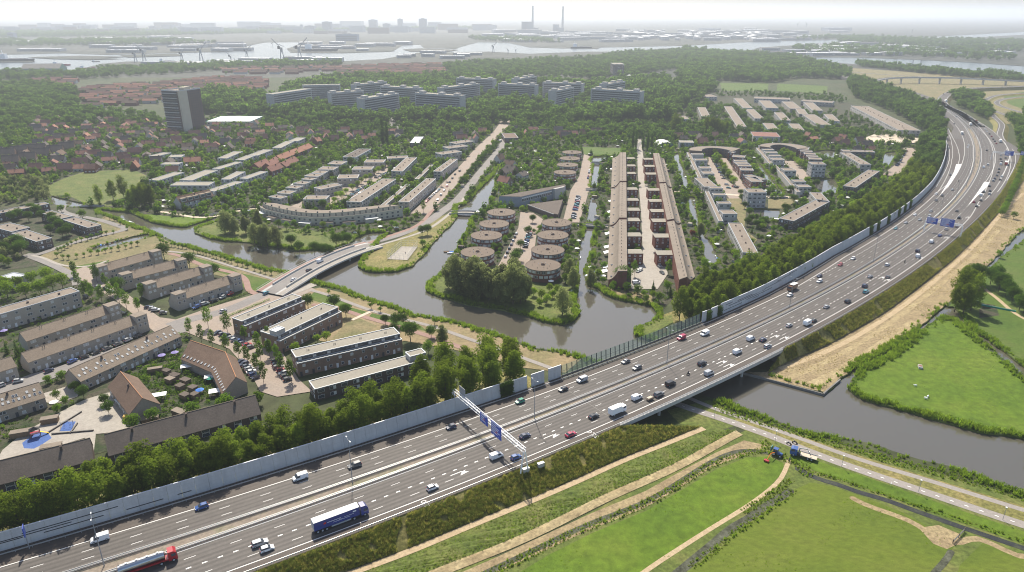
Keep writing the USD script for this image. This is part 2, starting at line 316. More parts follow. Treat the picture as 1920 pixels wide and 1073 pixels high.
# leaves: each tree varies a little in hue and value
def leaves(name,a,b,trans=0.55,hv=0.25):
    a,b = [tuple(min(c * k,0.36) for c,k in zip(q,(4.6,3.5,2.1))) for q in (a,b)]
    mat(name,{'o': ('object_info',{}),'i': ('geometry',{}),'mx': ('mix_color',{'a': a,'b': b}),'k': ('map_range',{'from_min': 0,'from_max': 1,'to_min': 1 - hv,'to_max': 1 + hv}),'h': ('hsv',{}),
               'd': ('diffuse_bsdf',{}),'t': ('translucent_bsdf',{}),'m': ('mix_closure',{'fac': trans}),'th': ('hsv',{'value': 1.35,'saturation': 1.1})},
        [('i.random_per_island','mx.fac'),('mx.result','h.color'),('o.random','k.value'),('k.result','h.value'),('h.color','d.color'),('h.color','th.color'),('th.color','t.color'),
         ('d.BSDF','m.closure1'),('t.BSDF','m.closure2')],surface='m.closure')
leaves('poplar_leaf',(0.036,0.064,0.014),(0.08,0.115,0.024))
leaves('dark_leaf',(0.018,0.042,0.012),(0.045,0.08,0.02))
leaves('mid_leaf',(0.03,0.065,0.014),(0.07,0.12,0.024))
leaves('light_leaf',(0.042,0.08,0.016),(0.075,0.115,0.026))
leaves('hay_leaf',(0.075,0.085,0.06),(0.09,0.11,0.085))
leaves('willow_leaf',(0.05,0.075,0.05),(0.08,0.11,0.075))
leaves('reed_leaf',(0.04,0.075,0.02),(0.075,0.11,0.035))
leaves('far_leaf',(0.022,0.048,0.016),(0.05,0.085,0.026),hv=0.3)
leaves('copper_leaf',(0.03,0.012,0.014),(0.06,0.02,0.022))
leaves('weed_leaf',(0.066,0.084,0.04),(0.078,0.1,0.06),hv=0.3)
leaves('green_weed_leaf',(0.041,0.065,0.024),(0.06,0.088,0.034),hv=0.25)
plain('bark_look',(0.09,0.07,0.05),0.9)
# ---------------------------------------------------------------- water and land
WATER_Z = -0.7
canal_px = [
 [(189,394),(243,400),(262,408),(285,419),(320,425),(347,428),(367,422),(397,412),(414,404),(424,408),(411,414),(380,424),(363,430),(365,439),(397,450),(430,454),(464,456),(490,462),(532,466),
  (555,472),(590,470),(625,474),(650,464),(668,448),(694,437),(728,437),(718,443),(708,449),(690,470),(669,502),(640,530),(610,536),(590,529),(541,512),(506,506),(481,500),(448,489),(414,477),(364,465),(330,457),(305,445),(277,434),(246,422),(218,410),(189,399)],
 [(628,505),(669,490),(669,501),(684,510),(711,512),(741,511),(773,501),(795,481),(812,459),(828,439),(842,427),(858,408),(857,398),(858,388),(873,386),(887,371),(904,351),(927,329),(937,307),(951,294),
  (962,285),(978,285),(962,290),(947,297),(936,311),(937,324),(929,334),(927,354),(924,362),(913,391),(895,400),(887,405),(878,419),(878,429),(862,454),(853,474),(843,487),(835,504),(816,522),(801,534),(797,544),
  (812,555),(840,562),(872,572),(900,577),(940,582),(989,594),(1017,604),(1056,611),(1079,602),(1089,589),(1078,568),(1083,540),(1085,500),(1087,464),(1098,433),(1098,424),(1114,424),(1113,433),(1105,480),(1095,509),
  (1100,527),(1102,537),(1119,541),(1132,553),(1157,563),(1221,574),(1234,590),(1220,604),(1198,615),(1185,621),(1192,632),(1391,700),(1441,713),(1545,741),(1578,713),(1609,690),(1656,666),(1716,627),(1740,602),(1770,574),(1777,579),
  (1785,576),(1817,618),(1850,638),(1922,692),(1922,716),(1867,662),(1823,632),(1793,601),(1767,595),(1756,600),(1733,616),(1660,671),(1612,693),(1589,730),(1615,750),(1696,773),(1783,797),(1837,814),(1925,823),(1925,930),(1803,884),(1709,861),(1636,834),
  (1548,817),(1498,807),(1391,770),(1374,757),(1330,748),(1150,690),(1088,670),(1051,661),(1005,655),(960,638),(922,625),(900,619),(859,607),(795,594),(778,592),(738,576),(708,568),(674,557),(647,543),(610,534)],
 [(93,380),(97,369),(125,375),(156,383),(156,391),(120,388),(100,384)],
 [(169,471),(181,464),(226,452),(251,445),(277,440),(283,445),(243,456),(201,467),(183,474)],
 [(1112,295),(1140,293),(1150,296),(1124,306),(1125.5,309),(1119,352),(1107,352),(1114,309),(1108,303)],
 [(1109,364),(1119,384),(1119,418),(1100,416),(1104,389)],
 [(1262,290),(1273,288),(1275,305),(1287,329),(1293,357),(1281,357),(1278,340),(1265,305)],
 [(1289,370),(1302,371),(1304,384),(1311,421),(1322,447),(1331,452),(1341,472),(1346,494),(1327,499),(1322,484),(1319,463),(1302,418),(1293,394)],
 [(1406,298),(1411,298),(1428,312),(1440,327),(1458,352),(1467,359),(1465,369),(1458,366),(1441,349),(1430,327),(1418,312)],
 [(1409,392),(1462,394),(1460,411),(1414,411)],
 [(1515,336),(1560,336),(1572,350),(1566,366),(1540,366),(1522,344)],
 [(1522,285),(1550,282),(1566,284),(1566,298),(1545,301)],
 [(1653,309),(1665,314),(1677,295),(1680,285),(1659,287)],
 [(1387,284),(1396,282),(1398,292),(1392,292)],
 [(1840,517),(1855,497),(1876,477),(1893,457),(1907,440),(1924,430),(1924,446),(1895,470),(1876,484),(1856,504),(1845,520)],
]
river_px = [
 [(-40,104),(114,100),(200,103),(302,100),(429,97),(460,87),(496,80),(570,79),(560,84),(538,92),(545,99),(640,100),(735,97),(757,84),(788,84),(795,90),(855,92),(861,89),(898,79),(952,80),(992,89),
  (1059,91),(1133,89),(1280,86),(1404,79),(1470,77),(1575,74),(1572,82),(1525,84),(1468,86),(1420,90),(1400,99),(1380,95),(1280,89),(1153,97),(1100,97),(992,101),(918,97),(860,98),(784,99),(717,111),(640,115),
  (570,112),(430,116),(300,119),(200,124),(176,123),(150,130),(100,136),(-40,142)],
 [(1495,107),(1615,108),(1716,112),(1817,117),(1960,127),(1960,146),(1750,132),(1649,124),(1582,119),(1515,111)],
 [(1636,71),(1750,69),(1960,58),(1960,63),(1783,73),(1650,73)],
]
CANAL = unary_union([PG(p,WATER_Z).buffer(1.2).buffer(-1.2) for p in canal_px])
def wavy(g,amp,step,seed):
    out = []
    for p in getattr(g,'geoms',[g]):
        d = dense(list(p.exterior.coords),step)[:-1]
        k = meshkit.noise(np.c_[d / (step * 2.2),np.zeros(len(d))],seed) - 0.5; k2 = meshkit.noise(np.c_[d / (step * 2.2) + 91,np.zeros(len(d))],seed) - 0.5
        out.append(Polygon(d + np.c_[k,k2] * 2 * amp).buffer(0))
    return unary_union(out)
CANAL = wavy(CANAL,0.7,2.5,3)
RIVER = unary_union([PG(p,0) for p in river_px])
big = Polygon([(-26000,-1500),(26000,-1500),(60000,60000),(-60000,60000)])
FAR_Y = 1750.0
near_box = shapely.box(-1900,-1500,2600,FAR_Y)
struct('ground',sheet(near_box.difference(CANAL).difference(RIVER),0.0),'land_look')
struct('far_land',sheet(big.difference(near_box).difference(RIVER).difference(CANAL),0.0),'far_land_look')
struct('canal_water',sheet(CANAL.buffer(2.5),WATER_Z),'water_look')
struct('river_water',sheet(RIVER.buffer(25),WATER_Z),'river_look')
bank = MB()
for g in getattr(CANAL,'geoms',[CANAL]):
    r = np.array(g.exterior.coords)
    bank.loft([np.c_[r,np.full(len(r),-1.2)],np.c_[r,np.full(len(r),0.0)]])
struct('canal_bank',bank,'wild_grass_look')

LAYER,AVOID = [0],[]
def cover(name,poly,m,z=None,minus=True):
    """A thin ground sheet; each is a little above the one before."""
    if isinstance(poly,list): poly = PG(poly)
    if any(w in name for w in ('street','path','lane','court','play','park','lawn','field','pavement','landing','rough','sandy','peninsula')): AVOID.append(poly)
    LAYER[0] += 1
    if minus: poly = poly.difference(CANAL.buffer(0.3))
    return struct(name,sheet(poly,0.004 * LAYER[0] + 0.01 if z is None else z),m)
def road(name,pts,w,m,step=4.0,z=None,minus=False):
    l = LineString(smooth_line(GL(pts),step)).buffer(w / 2,cap_style='flat',join_style='round')
    cover(name,l,m,z,minus); return l
# ---------------------------------------------------------------- the motorway
HZ = 6.0
C_px = [(560,955.6),(828,860),(840,856),(960.8,810.7),(1160,731.5),(1327.7,652),(1480,587.7),(1533.5,560),(1667.7,475.6),(1742.6,430),(1768,412),(1800,376),(1836.5,323.8),(1840,283.5),(1824.7,250)]
cg = GL(C_px,HZ); _t = np.r_[0,np.cumsum(np.linalg.norm(np.diff(cg,axis=0),axis=1))]
_sx,_sy = UnivariateSpline(_t,cg[:,0],s=6),UnivariateSpline(_t,cg[:,1],s=6)
S_END = 955.0
far_c = GL([(1808,231),(1784.5,214),(1751,195),(1717.4,181),(1667,164),(1642,157),(1617,152),(1600,148),(1582,141),(1548,134),(1490,126)],HZ)
_near = np.arange(-110,S_END,4.0); _pn = np.c_[_sx(_near),_sy(_near)]
# straight on towards the camera's left (the fitted curve holds from s = 0), then joined to the far part
d0 = (_pn[28] - _pn[26]); d0 /= np.linalg.norm(d0)
_all = np.vstack([_pn,far_c]); _u = np.r_[0,np.cumsum(np.linalg.norm(np.diff(_all,axis=0),axis=1))]
_w = np.r_[np.full(len(_pn),1.0),np.full(len(far_c),0.25)]
_fx,_fy = UnivariateSpline(_u,_all[:,0],w=_w,s=120),UnivariateSpline(_u,_all[:,1],w=_w,s=120)
CU = np.linspace(0,_u[-1],int(_u[-1] / 3)); CP = np.c_[_fx(CU),_fy(CU)]
CT = np.gradient(CP,axis=0); CT /= np.linalg.norm(CT,axis=1)[:,None]; CN = np.c_[-CT[:,1],CT[:,0]]
CS = np.r_[0,np.cumsum(np.linalg.norm(np.diff(CP,axis=0),axis=1))] - 110.0
S_MAX = CS[-1]
def prof(tab):
    t = np.array(tab,float); return PchipInterpolator(t[:,0],t[:,1],extrapolate=False) if 0 else (lambda s: np.interp(s,t[:,0],t[:,1]))
oW = prof([(-110,25.6),(-76,24.9),(-33,24.3),(63,22.8),(117,21.3),(215,20.4),(260,20.6),(304,22.5),(352,25),(532,25),(600,26),(692,29.3),(802,32.7),(880,34),(1000,20),(2600,15)])
oA = prof([(-110,18.3),(-54,17.5),(23,16.2),(107,15),(280,14.9),(356,19),(581,19.2),(620,17),(700,15.5),(2600,14)])
oB = prof([(-110,7.8),(-54,7.2),(7,6.2),(80,5.4),(132,5),(250,4.7),(550,5.1),(665,5.8),(788,7.1),(960,7),(1100,5),(2600,4)])
oD = prof([(-110,-14),(49,-15),(300,-15.5),(513,-14.8),(560,-12.5),(640,-11.2),(760,-10.8),(2600,-11)])
oE = prof([(-110,-17.6),(81,-18.6),(216,-19.5),(474,-19.2),(583,-21.4),(690,-25),(757,-29.3),(850,-37),(900,-30),(960,-16),(2600,-13)])
def at(s,off=0.0,z=HZ):
    s = np.asarray(s,float); o = np.broadcast_to(off(s) if callable(off) else off,s.shape)
    p = np.stack([np.interp(s,CS,CP[:,0]),np.interp(s,CS,CP[:,1])],-1); n = np.stack([np.interp(s,CS,CN[:,0]),np.interp(s,CS,CN[:,1])],-1)
    return np.concatenate([p + n * np.asarray(o)[...,None],np.broadcast_to(z,s.shape)[...,None]],-1)
def heading(s): i = np.interp(s,CS,np.unwrap(np.arctan2(CT[:,1],CT[:,0]))); return float(i)
def where(px,py,z=HZ):
    """(station, offset) of a point seen at a pixel."""
    q = G(px,py,z); i = np.argmin(((CP - q) ** 2).sum(1)); return CS[i] + (q - CP[i]) @ CT[i],(q - CP[i]) @ CN[i]
def band(s0,s1,o0,o1,z,step=3.0):
    s = np.linspace(s0,s1,max(2,int(abs(s1 - s0) / step) + 1)); m = MB(); a,b = at(s,o0,z),at(s,o1,z)
    m.loft([a,b],flip=True); f0 = np.broadcast_to(o0(s) if callable(o0) else o0,s.shape); f1 = np.broadcast_to(o1(s) if callable(o1) else o1,s.shape)
    return m,np.r_[np.c_[s,f0],np.c_[s,f1]]
SA,SZ = -108.0,S_MAX - 5
def hw(name,s0,s1,o0,o1,z,m):
    mb,st = band(s0,s1,o0,o1,z); return struct(name,mb,m,) if m not in ('asphalt_look','shoulder_look') else obj(name,mb,m,st=st,kind='structure')
hw('motorway',SA,SZ,oW,oE,HZ,'asphalt_look')
hw('hard_shoulder',SA,900,lambda s: oW(s) - 0.3,oA,HZ + 0.01,'shoulder_look')
hw('hard_shoulder',SA,585,lambda s: oD(s) if 0 else np.where(s < 520,oD(s),-15),oE,HZ + 0.01,'shoulder_look')
hw('median_strip',SA,1000,lambda s: oB(s) - 1.55,1.35,HZ + 0.014,'median_look')
# the deck where the canal passes below, and the embankment either side of it
BR0,BR1 = 112.0,208.0
for (a,b) in ((SA,BR0),(BR1,SZ)):
    m = MB(); s = np.linspace(a,b,int((b - a) / 4))
    m.loft([at(s,oW,HZ - 0.02),at(s,oW,-1.0)]); m.loft([at(s,oE,HZ - 0.02),at(s,lambda x: oE(x) - (0.0 if b == BR0 or a == BR1 else 0),-1.0)],flip=True)
    for e in (a,b): m.quad(at(e,oW,HZ - 0.02),at(e,oE,HZ - 0.02),at(e,oE,-2.0),at(e,oW,-2.0))
    struct('motorway_embankment',m,'dark_concrete_look' if a == SA else 'dark_concrete_look')
br = thing('motorway_bridge','concrete motorway bridge carrying the lanes over the brown canal','bridge')
s = np.linspace(BR0 - 2,BR1 + 2,30); m = MB()
oWb,oEb = (lambda x: oW(x) + 0.1),(lambda x: oE(x) - 0.25)
m.loft([at(s,oWb,HZ - 0.03),at(s,oWb,HZ - 1.5),at(s,oEb,HZ - 1.5),at(s,oEb,HZ - 0.03)]); obj('deck',m,'concrete_look',br)
m = MB(); m.loft([at(s,oEb,HZ + 0.25),at(s,lambda x: oE(x) - 0.45,HZ + 0.25),at(s,lambda x: oE(x) - 0.45,HZ - 1.3),at(s,oEb,HZ - 1.3)]); m.loft([at(s,oE,HZ),at(s,oE,HZ + 0.25),at(s,oEb,HZ + 0.25)])
obj('edge_beam',m,'concrete_look',br)
for sp in (BR0 + 22,BR1 - 22):
    for o in np.arange(-16,20,5.5):
        p = at(sp,o,0); obj('pier',MB().tube([(p[0],p[1],-2.2),(p[0],p[1],HZ - 1.5)],0.6,10,False),'concrete_look',br)
# painted lines
LINE = HZ + 0.022
mk = lambda name,s0,s1,o,w: obj(name,band(s0,s1,(lambda x: (o(x) if callable(o) else o) + w / 2),(lambda x: (o(x) if callable(o) else o) - w / 2),LINE)[0],'white_paint_look',MARK)
MARK = tag(UsdGeom.Xform.Define(stage,'/World/road_markings').GetPrim(),kind='structure')
for o,e in ((oA,1100),(oB,1300),(0.0,1300),(oD,1100)): mk('edge_line',SA,e,o,0.28)
mk('edge_line',575,930,lambda s: np.interp(s,[575,594,692,802,945],[18.9,19.3,23,26.8,29]),0.25)
mk('edge_line',575,900,lambda s: np.interp(s,[575,620,741,807,880],[-15.2,-17.2,-21.2,-24.8,-25.3]),0.25)
def dashes(name,s0,s1,o,length,pitch,w):
    m = MB()
    for k in np.arange(s0,s1,pitch):
        for half in (1,):
            of = o if not callable(o) else float(o(k)); a,b = at(k,of,LINE),at(k + length,of,LINE); n = np.r_[np.array([-(b - a)[1],(b - a)[0]]) / length,0] * w / 2
            m.quad(a + n,a - n,b - n,b + n)
    obj(name,m,'white_paint_look',MARK)
dashes('dashed_line',-104,1100,-3.8,3.0,12.0,0.17)
dashes('block_line',-104,520,-7.75,1.35,4.0,0.42)
dashes('dashed_line',530,1000,-7.4,3.0,12.0,0.17)
dashes('dashed_line',-101,500,-11.6,3.0,12.0,0.17)
o1 = lambda s: np.interp(s,[-110,8,170,260,340,1100],[13.9,12.85,11.75,11.4,11.5,11.6]); o2 = lambda s: np.interp(s,[-110,8,170,340,1100],[10.6,9.5,8.35,8.1,8.3])
dashes('dashed_line',-104,1100,o1,3.0,12.0,0.17); dashes('dashed_line',-104,1100,o2,3.0,12.0,0.17)
dashes('block_line',300,575,lambda s: np.interp(s,[300,350,580],[14.9,15.1,15.3]),1.35,4.0,0.42)
def patch(name,px,m,dz=0.02):
    obj(name,sheet(PG(px,HZ + dz),HZ + dz),m,kind='structure')
patch('gore_marking',[(1793,308),(1803.5,308),(1797,322),(1783,344),(1762,367),(1776,345),(1789,322)],'white_paint_look',0.034)
patch('gore_marking',[(1845,341.5),(1856,341.5),(1849,352),(1834,366),(1814,387),(1829,366),(1839,352)],'white_paint_look',0.034)
def arrow(s,o):
    m = MB(); P = lambda a,b: at(s + a,o + b,LINE + 0.004)
    m.quad(P(0,.15),P(0,-.15),P(4.2,-.15),P(4.2,.15)); m.quad(P(4.2,-.15),P(3.2,-1.0),P(4.0,-1.1),P(5.6,.1)); m.quad(P(3.2,-1),P(2.8,-1.7),P(6.3,-1.2),P(4.6,-.6))
    obj('lane_arrow',m,'white_paint_look',MARK)
for s,o in ((46,-9.6),(83,-9.6),(176,-9.7),(216,-9.7),(176,-13.3),(218,-13.3),(331,-9.7),(329,-13.2),(383,-13.2),(440,-13),(505,-12.8),(548,-13)): arrow(s,o)
def paint_text(txt,s,o,h):
    t = meshkit.text_mesh(txt,h,0.01); v = np.array(t.vertices) - t.vertices.mean(0); a = heading(s) - math.pi / 2 + math.pi
    p = at(s,o,LINE); obj('distance_number',((rotz(a) @ v.T).T + p,np.array(t.faces)),'white_paint_look',MARK)
w1,w2 = where(1112,814),where(796,943)
paint_text('33,0',w1[0],w1[1],1.7); paint_text('1,0',w2[0],w2[1],1.7)
# joints across the road at the bridge ends
for sj in (111,206):
    m = MB(); m.quad(at(sj,oA,LINE - 0.006),at(sj,oD,LINE - 0.006),at(sj + .3,oD,LINE - 0.006),at(sj + .3,oA,LINE - 0.006)); obj('bridge_joint',m,'dark_concrete_look',MARK)

# guard rails: rail, posts
def guardrail(label,s0,s1,off,step=4.0,double=False,look='steel_look',far=700):
    g = thing('guard_rail',label,'guard rail')
    for d in ((0,) if not double else (-0.32,0.32)):
        o = (lambda x,d=d: (off(x) if callable(off) else off) + d); s = np.linspace(s0,s1,int((s1 - s0) / 4)); m = MB()
        a,b = at(s,lambda x: o(x) + .05,HZ + .45),at(s,lambda x: o(x) + .05,HZ + .78); c,e = at(s,lambda x: o(x) - .05,HZ + .78),at(s,lambda x: o(x) - .05,HZ + .45)
        m.loft([a,b,c,e,a]); obj('rail',m,look,g)
    m = MB()
    for k in np.arange(s0,min(s1,far),step):
        p = at(k,off,HZ); m.box(p[0] - .07,p[0] + .07,p[1] - .07,p[1] + .07,HZ,HZ + .72)
        if double: q0,q1 = at(k,(off(k) if callable(off) else off) - .32,HZ + .62),at(k,(off(k) if callable(off) else off) + .32,HZ + .62); m.bar(q0,q1,.1)
    obj('post',m,'grey_steel_look',g,kind='stuff')
guardrail('double steel guard rail along the left edge of the sandy median strip',SA,1250,lambda s: oB(s) - 1.0,double=True)
guardrail('double steel guard rail along the right edge of the sandy median strip',SA,1250,0.95,double=True)
guardrail('steel guard rail along the outer shoulder above the weedy slope',SA,112,lambda s: oE(s) + .35)
guardrail('steel guard rail beyond the bridge above the long green verge',209,560,lambda s: oE(s) + .35)
guardrail('steel guard rail on the shoulder in front of the pale noise wall',SA,800,lambda s: oW(s) - 2.3)
# ---------------------------------------------------------------- slopes, fields, paths of the open side
def resamp(p,n):
    l = LineString(p); return np.array([l.interpolate(i / (n - 1),normalized=True).coords[0][:2] for i in range(n)])
track1 = smooth_line(GL([(330,1190),(450,1148),(560,1110),(690,1064),(780,1030),(875,990),(960,955),(1042,921),(1110,891),(1177,861),(1235,838),(1280,820),(1320,804)],0.6),3)
n = 60; e1 = at(np.linspace(-108,110,n),lambda x: oE(x) - .02,HZ)
up = resamp(track1,n)
def slope(name,top,foot,zf,m,rows=7,bumps=0.5,seed=1):
    """A grassed bank between two lines, uneven in between."""
    L = []
    for k in range(rows):
        u = k / (rows - 1); p = top * (1 - u); p = p + np.c_[foot,np.full(len(foot),zf)] * u
        nz = (meshkit.noise(p / 6.0,seed) - .5) * bumps * (0 if k in (0,rows - 1) else 1); p = p.copy(); p[:,2] += nz; L.append(p)
    mb = MB(); mb.loft(L,flip=True); struct(name,mb,m); return L
off = lambda line,d: line + np.c_[-np.gradient(line,axis=0)[:,1],np.gradient(line,axis=0)[:,0]] / np.linalg.norm(np.gradient(line,axis=0),axis=1)[:,None] * d
SL1 = slope('verge_slope',e1,off(up,1.3),0.75,'verge_look')
struct('dirt_track',ribbon(track1,2.3,0.8),'dirt_track_look')
hay1 = smooth_line(GL([(700,1128),(841,1068),(976,1014),(1060,974),(1143,933),(1220,899),(1280,871),(1347,834),(1388,812)],0.3),3)
ditch1 = smooth_line(GL([(820,1118),(929,1066),(1009,1028),(1110,981),(1210,941),(1280,900),(1335,866),(1400,845),(1440,850)],0.0),3)
a,b = resamp(off(track1,-1.3),n),resamp(off(hay1,2.0),n); m = MB(); L = []
for k in range(5):
    u = k / 4; p = np.c_[a * (1 - u) + b * u,np.full(n,.8 * (1 - u) + .35 * u)]; p[:,2] += (meshkit.noise(p / 3.,4) - .3) * .7 * (1 if 0 < k < 4 else 0); L.append(p)
m.loft(L,flip=True); struct('weed_strip',m,'wild_grass_look'); WEED1 = Polygon(np.vstack([a,b[::-1]])).buffer(0)
a,b = resamp(off(hay1,2.0),n),resamp(off(hay1,-1.2),n); m = MB(); L = []
for k in range(5):
    u = k / 4; p = np.c_[a * (1 - u) + b * u,np.full(n,.36 - .2 * u)]; p[:,2] += (meshkit.noise(p / 1.6,9) - .3) * .4 * (1 if 0 < k < 4 else 0); L.append(p)
m.loft(L,flip=True); struct('mown_strip',m,'hay_look')
near_field = PG([(500,1150),(640,1090),(960,1040),(1280,868),(1400,806),(1350,770),(1290,760),(1500,812),(1925,935),(1925,1200),(500,1200)])
cover('grass_bank',near_field.union(PG([(1250,770),(1330,750),(1400,790),(1340,812),(1280,800)])),'wild_grass_look')
cover('weedy_bank',PG([(780,1110),(929,1046),(1110,962),(1210,921),(1280,882),(1340,850),(1395,826),(1440,836),(1400,852),(1335,876),(1280,912),(1210,952),(1110,992),(1009,1038),(929,1074),(850,1125)]),'cut_look')
cover('ditch',LineString(ditch1).buffer(1.0),'ditch_look')
cover('meadow',PG([(880,1130),(975,1073),(1030,1040),(1110,1000),(1212,958),(1280,918),(1340,882),(1400,858),(1440,856),(1468,868),(1470,880),(1462,892),(1431,925),(1370,968),(1290,1018),(1210,1073),(1120,1130)]),'meadow_look')
cover('pasture',PG([(1220,1130),(1290,1073),(1350,1028),(1380,1000),(1440,955),(1490,918),(1520,905),(1560,912),(1640,940),(1700,964),(1760,1000),(1790,1022),(1775,1050),(1740,1078),(1690,1130)]),'pasture_look')
cover('pasture',PG([(1790,1090),(1800,1060),(1830,1030),(1850,1012),(1925,1045),(1925,1130),(1760,1130)]),'pasture_look')
cover('worn_ground',LineString(smooth_line(GL([(1600,935),(1660,960),(1720,985),(1760,1010),(1786,1018),(1830,1010),(1870,1025),(1930,1045)]),3)).buffer(1.1),'cut_look')
cover('worn_ground',PG([(1722,990),(1760,985),(1800,1002),(1802,1018),(1775,1030),(1750,1020)]),'cut_look')
road('field_path',[(1185,1090),(1215,1068),(1280,1025),(1340,987),(1400,950),(1440,921),(1462,900),(1473,880),(1480,862)],1.5,'dirt_track_look')
cover('ditch',LineString(smooth_line(GL([(1481,921),(1455,938),(1431,953),(1400,974),(1377,987),(1347,1011),(1310,1042),(1270,1075),(1220,1115)]),3)).buffer(1.3),'ditch_look')
cover('ditch',LineString(smooth_line(GL([(1497,880),(1512,888),(1537,899),(1571,909),(1604,921),(1655,936),(1697,951),(1730,963),(1783,982),(1850,1005),(1930,1032)]),3)).buffer(1.15),'wet_ditch_look')
cover('ditch',LineString(smooth_line(GL([(1783,1035),(1776,1047),(1760,1066),(1735,1100)]),3)).buffer(.9),'ditch_look')
cover('green_bank',LineString(smooth_line(GL([(1500,862),(1560,884),(1640,911),(1720,940),(1800,968),(1930,1012)]),3)).buffer(3.2),'meadow_look')
PATH1 = [(1222,738),(1255,752),(1290,765),(1340,781),(1390,798),(1448,819),(1520,848),(1582,871),(1660,898),(1750,928),(1830,955),(1930,988)]
PATH2 = [(1262,733),(1300,750),(1347,769),(1400,787),(1448,804),(1510,826),(1582,852),(1660,877),(1750,904),(1830,929),(1930,960)]
cover('dry_verge',LineString(smooth_line(GL([(1400,795),(1500,830),(1582,858),(1750,912),(1930,968)]),3)).buffer(4.5),'verge_look')
road('cycle_path',PATH1,3.9,'cycle_asphalt_look'); road('footpath',PATH2,2.3,'cycle_asphalt_look')
l = LineString(smooth_line(GL(PATH1),2)); m = MB()
for k in np.arange(14,l.length,4.0):
    p = l.interpolate(k); q = l.interpolate(k + 1.1); d = np.array([q.x - p.x,q.y - p.y]) / 1.1; nn = np.array([-d[1],d[0]]) * .15; z = .004 * LAYER[0] + .02
    m.quad((p.x + nn[0],p.y + nn[1],z),(p.x - nn[0],p.y - nn[1],z),(q.x - nn[0],q.y - nn[1],z),(q.x + nn[0],q.y + nn[1],z))
obj('cycle_path_dash',m,'white_paint_look',MARK)
# beyond the bridge
s2 = np.linspace(212,840,110)
foot_px = [(1440,700),(1468,683),(1548,648),(1600,620),(1649,592),(1700,556),(1750,517),(1790,484),(1830,445),(1862,410),(1895,372),(1925,330)]
foot = resamp(smooth_line(GL(foot_px,0.5),4),110)
SL2 = slope('verge_slope',at(s2,lambda x: oE(x) - .02,HZ),foot,0.5,'verge_look',seed=5)
foot_lo = PG(foot_px + [(1960,300),(1990,340),(1925,420),(1893,452),(1856,490),(1800,540),(1770,572),(1716,626),(1656,665),(1609,689),(1578,712),(1545,740),(1441,712),(1395,700)])
cover('mown_bank',foot_lo.buffer(1),'cut_look')
def lane(pts,w,mt,nm): return road(nm,pts,w,mt)
lane([(1462,692),(1548,660),(1600,634),(1649,604),(1700,569),(1750,529),(1790,495),(1817,470),(1845,440),(1867,413),(1890,388),(1920,362)],2.6,'dirt_track_look','dirt_track')
lane([(1470,712),(1530,688),(1590,656),(1640,626),(1690,590),(1730,560),(1770,528),(1800,503),(1830,478),(1850,457),(1872,432)],2.6,'hay_look','hay_windrow')
lane([(1520,722),(1570,698),(1620,668),(1670,634),(1715,603)],4.5,'hay_look','mown_strip')
quay = smooth_line(GL([(1391,700),(1441,713),(1545,741)],0),3); m = MB()
for off_,z0,z1,w in ((0.3,-1.2,.35,.5),): m.loft([np.c_[off(quay,.3),np.full(len(quay),-1.2)],np.c_[off(quay,.3),np.full(len(quay),.35)],np.c_[off(quay,.8),np.full(len(quay),.35)],np.c_[off(quay,.8),np.full(len(quay),-.2)]])
q2 = GL([(1545,741),(1578,713)]); m.loft([np.c_[off(q2,.3),[-1.2,-1.2]],np.c_[off(q2,.3),[.35,.35]],np.c_[off(q2,.9),[.35,.35]]])
tag(obj('quay_wall',m,'dark_concrete_look'),'low concrete quay wall at the canal corner by the motorway bridge','quay wall')
cover('reed_meadow',PG([(1585,735),(1612,700),(1660,672),(1735,615),(1760,600),(1780,597),(1793,606),(1823,636),(1867,666),(1925,722),(1925,825),(1830,812),(1780,796),(1690,772),(1612,749)]),'meadow_look')
cover('reed_meadow',PG([(1781,574),(1800,545),(1848,512),(1880,480),(1925,447),(1925,690),(1850,638),(1815,615)]),'lawn_look')
cover('vegetable_patch',PG([(1836,580),(1850,570),(1866,573),(1874,592),(1836,597)]),'garden_look')
road('sandy_path',[(1835,530),(1850,545),(1872,562),(1895,582),(1925,600)],2.2,'dirt_track_look')
# ---------------------------------------------------------------- building kit
R = random.Random(11)
def frame(A,B,C,h):
    """Local frame of a block from three roof corners seen in the photograph: A-B one long edge, C beside A on the far edge."""
    a,b,c = G(*A,h),G(*B,h),G(*C,h)
    u = b - a; L = np.linalg.norm(u); u /= L; n = np.array([-u[1],u[0]]); D = (c - a) @ n
    if D < 0: a,u,n,D = b,-u,-n,-D
    return a,math.atan2(u[1],u[0]),L,D
def facing(o,ang,L,D):
    """The faces of a block that look towards the camera."""
    c,s = math.cos(ang),math.sin(ang); R2 = np.array([[c,-s],[s,c]]); out = []
    for nm,mid,nn in (('front',(L / 2,0),(0,-1)),('right',(L,D / 2),(1,0)),('back',(L / 2,D),(0,1)),('left',(0,D / 2),(-1,0))):
        m = R2 @ np.array(mid) + o
        if (R2 @ np.array(nn)) @ (-m) > 0.06 * np.linalg.norm(m): out.append(nm)
    return out
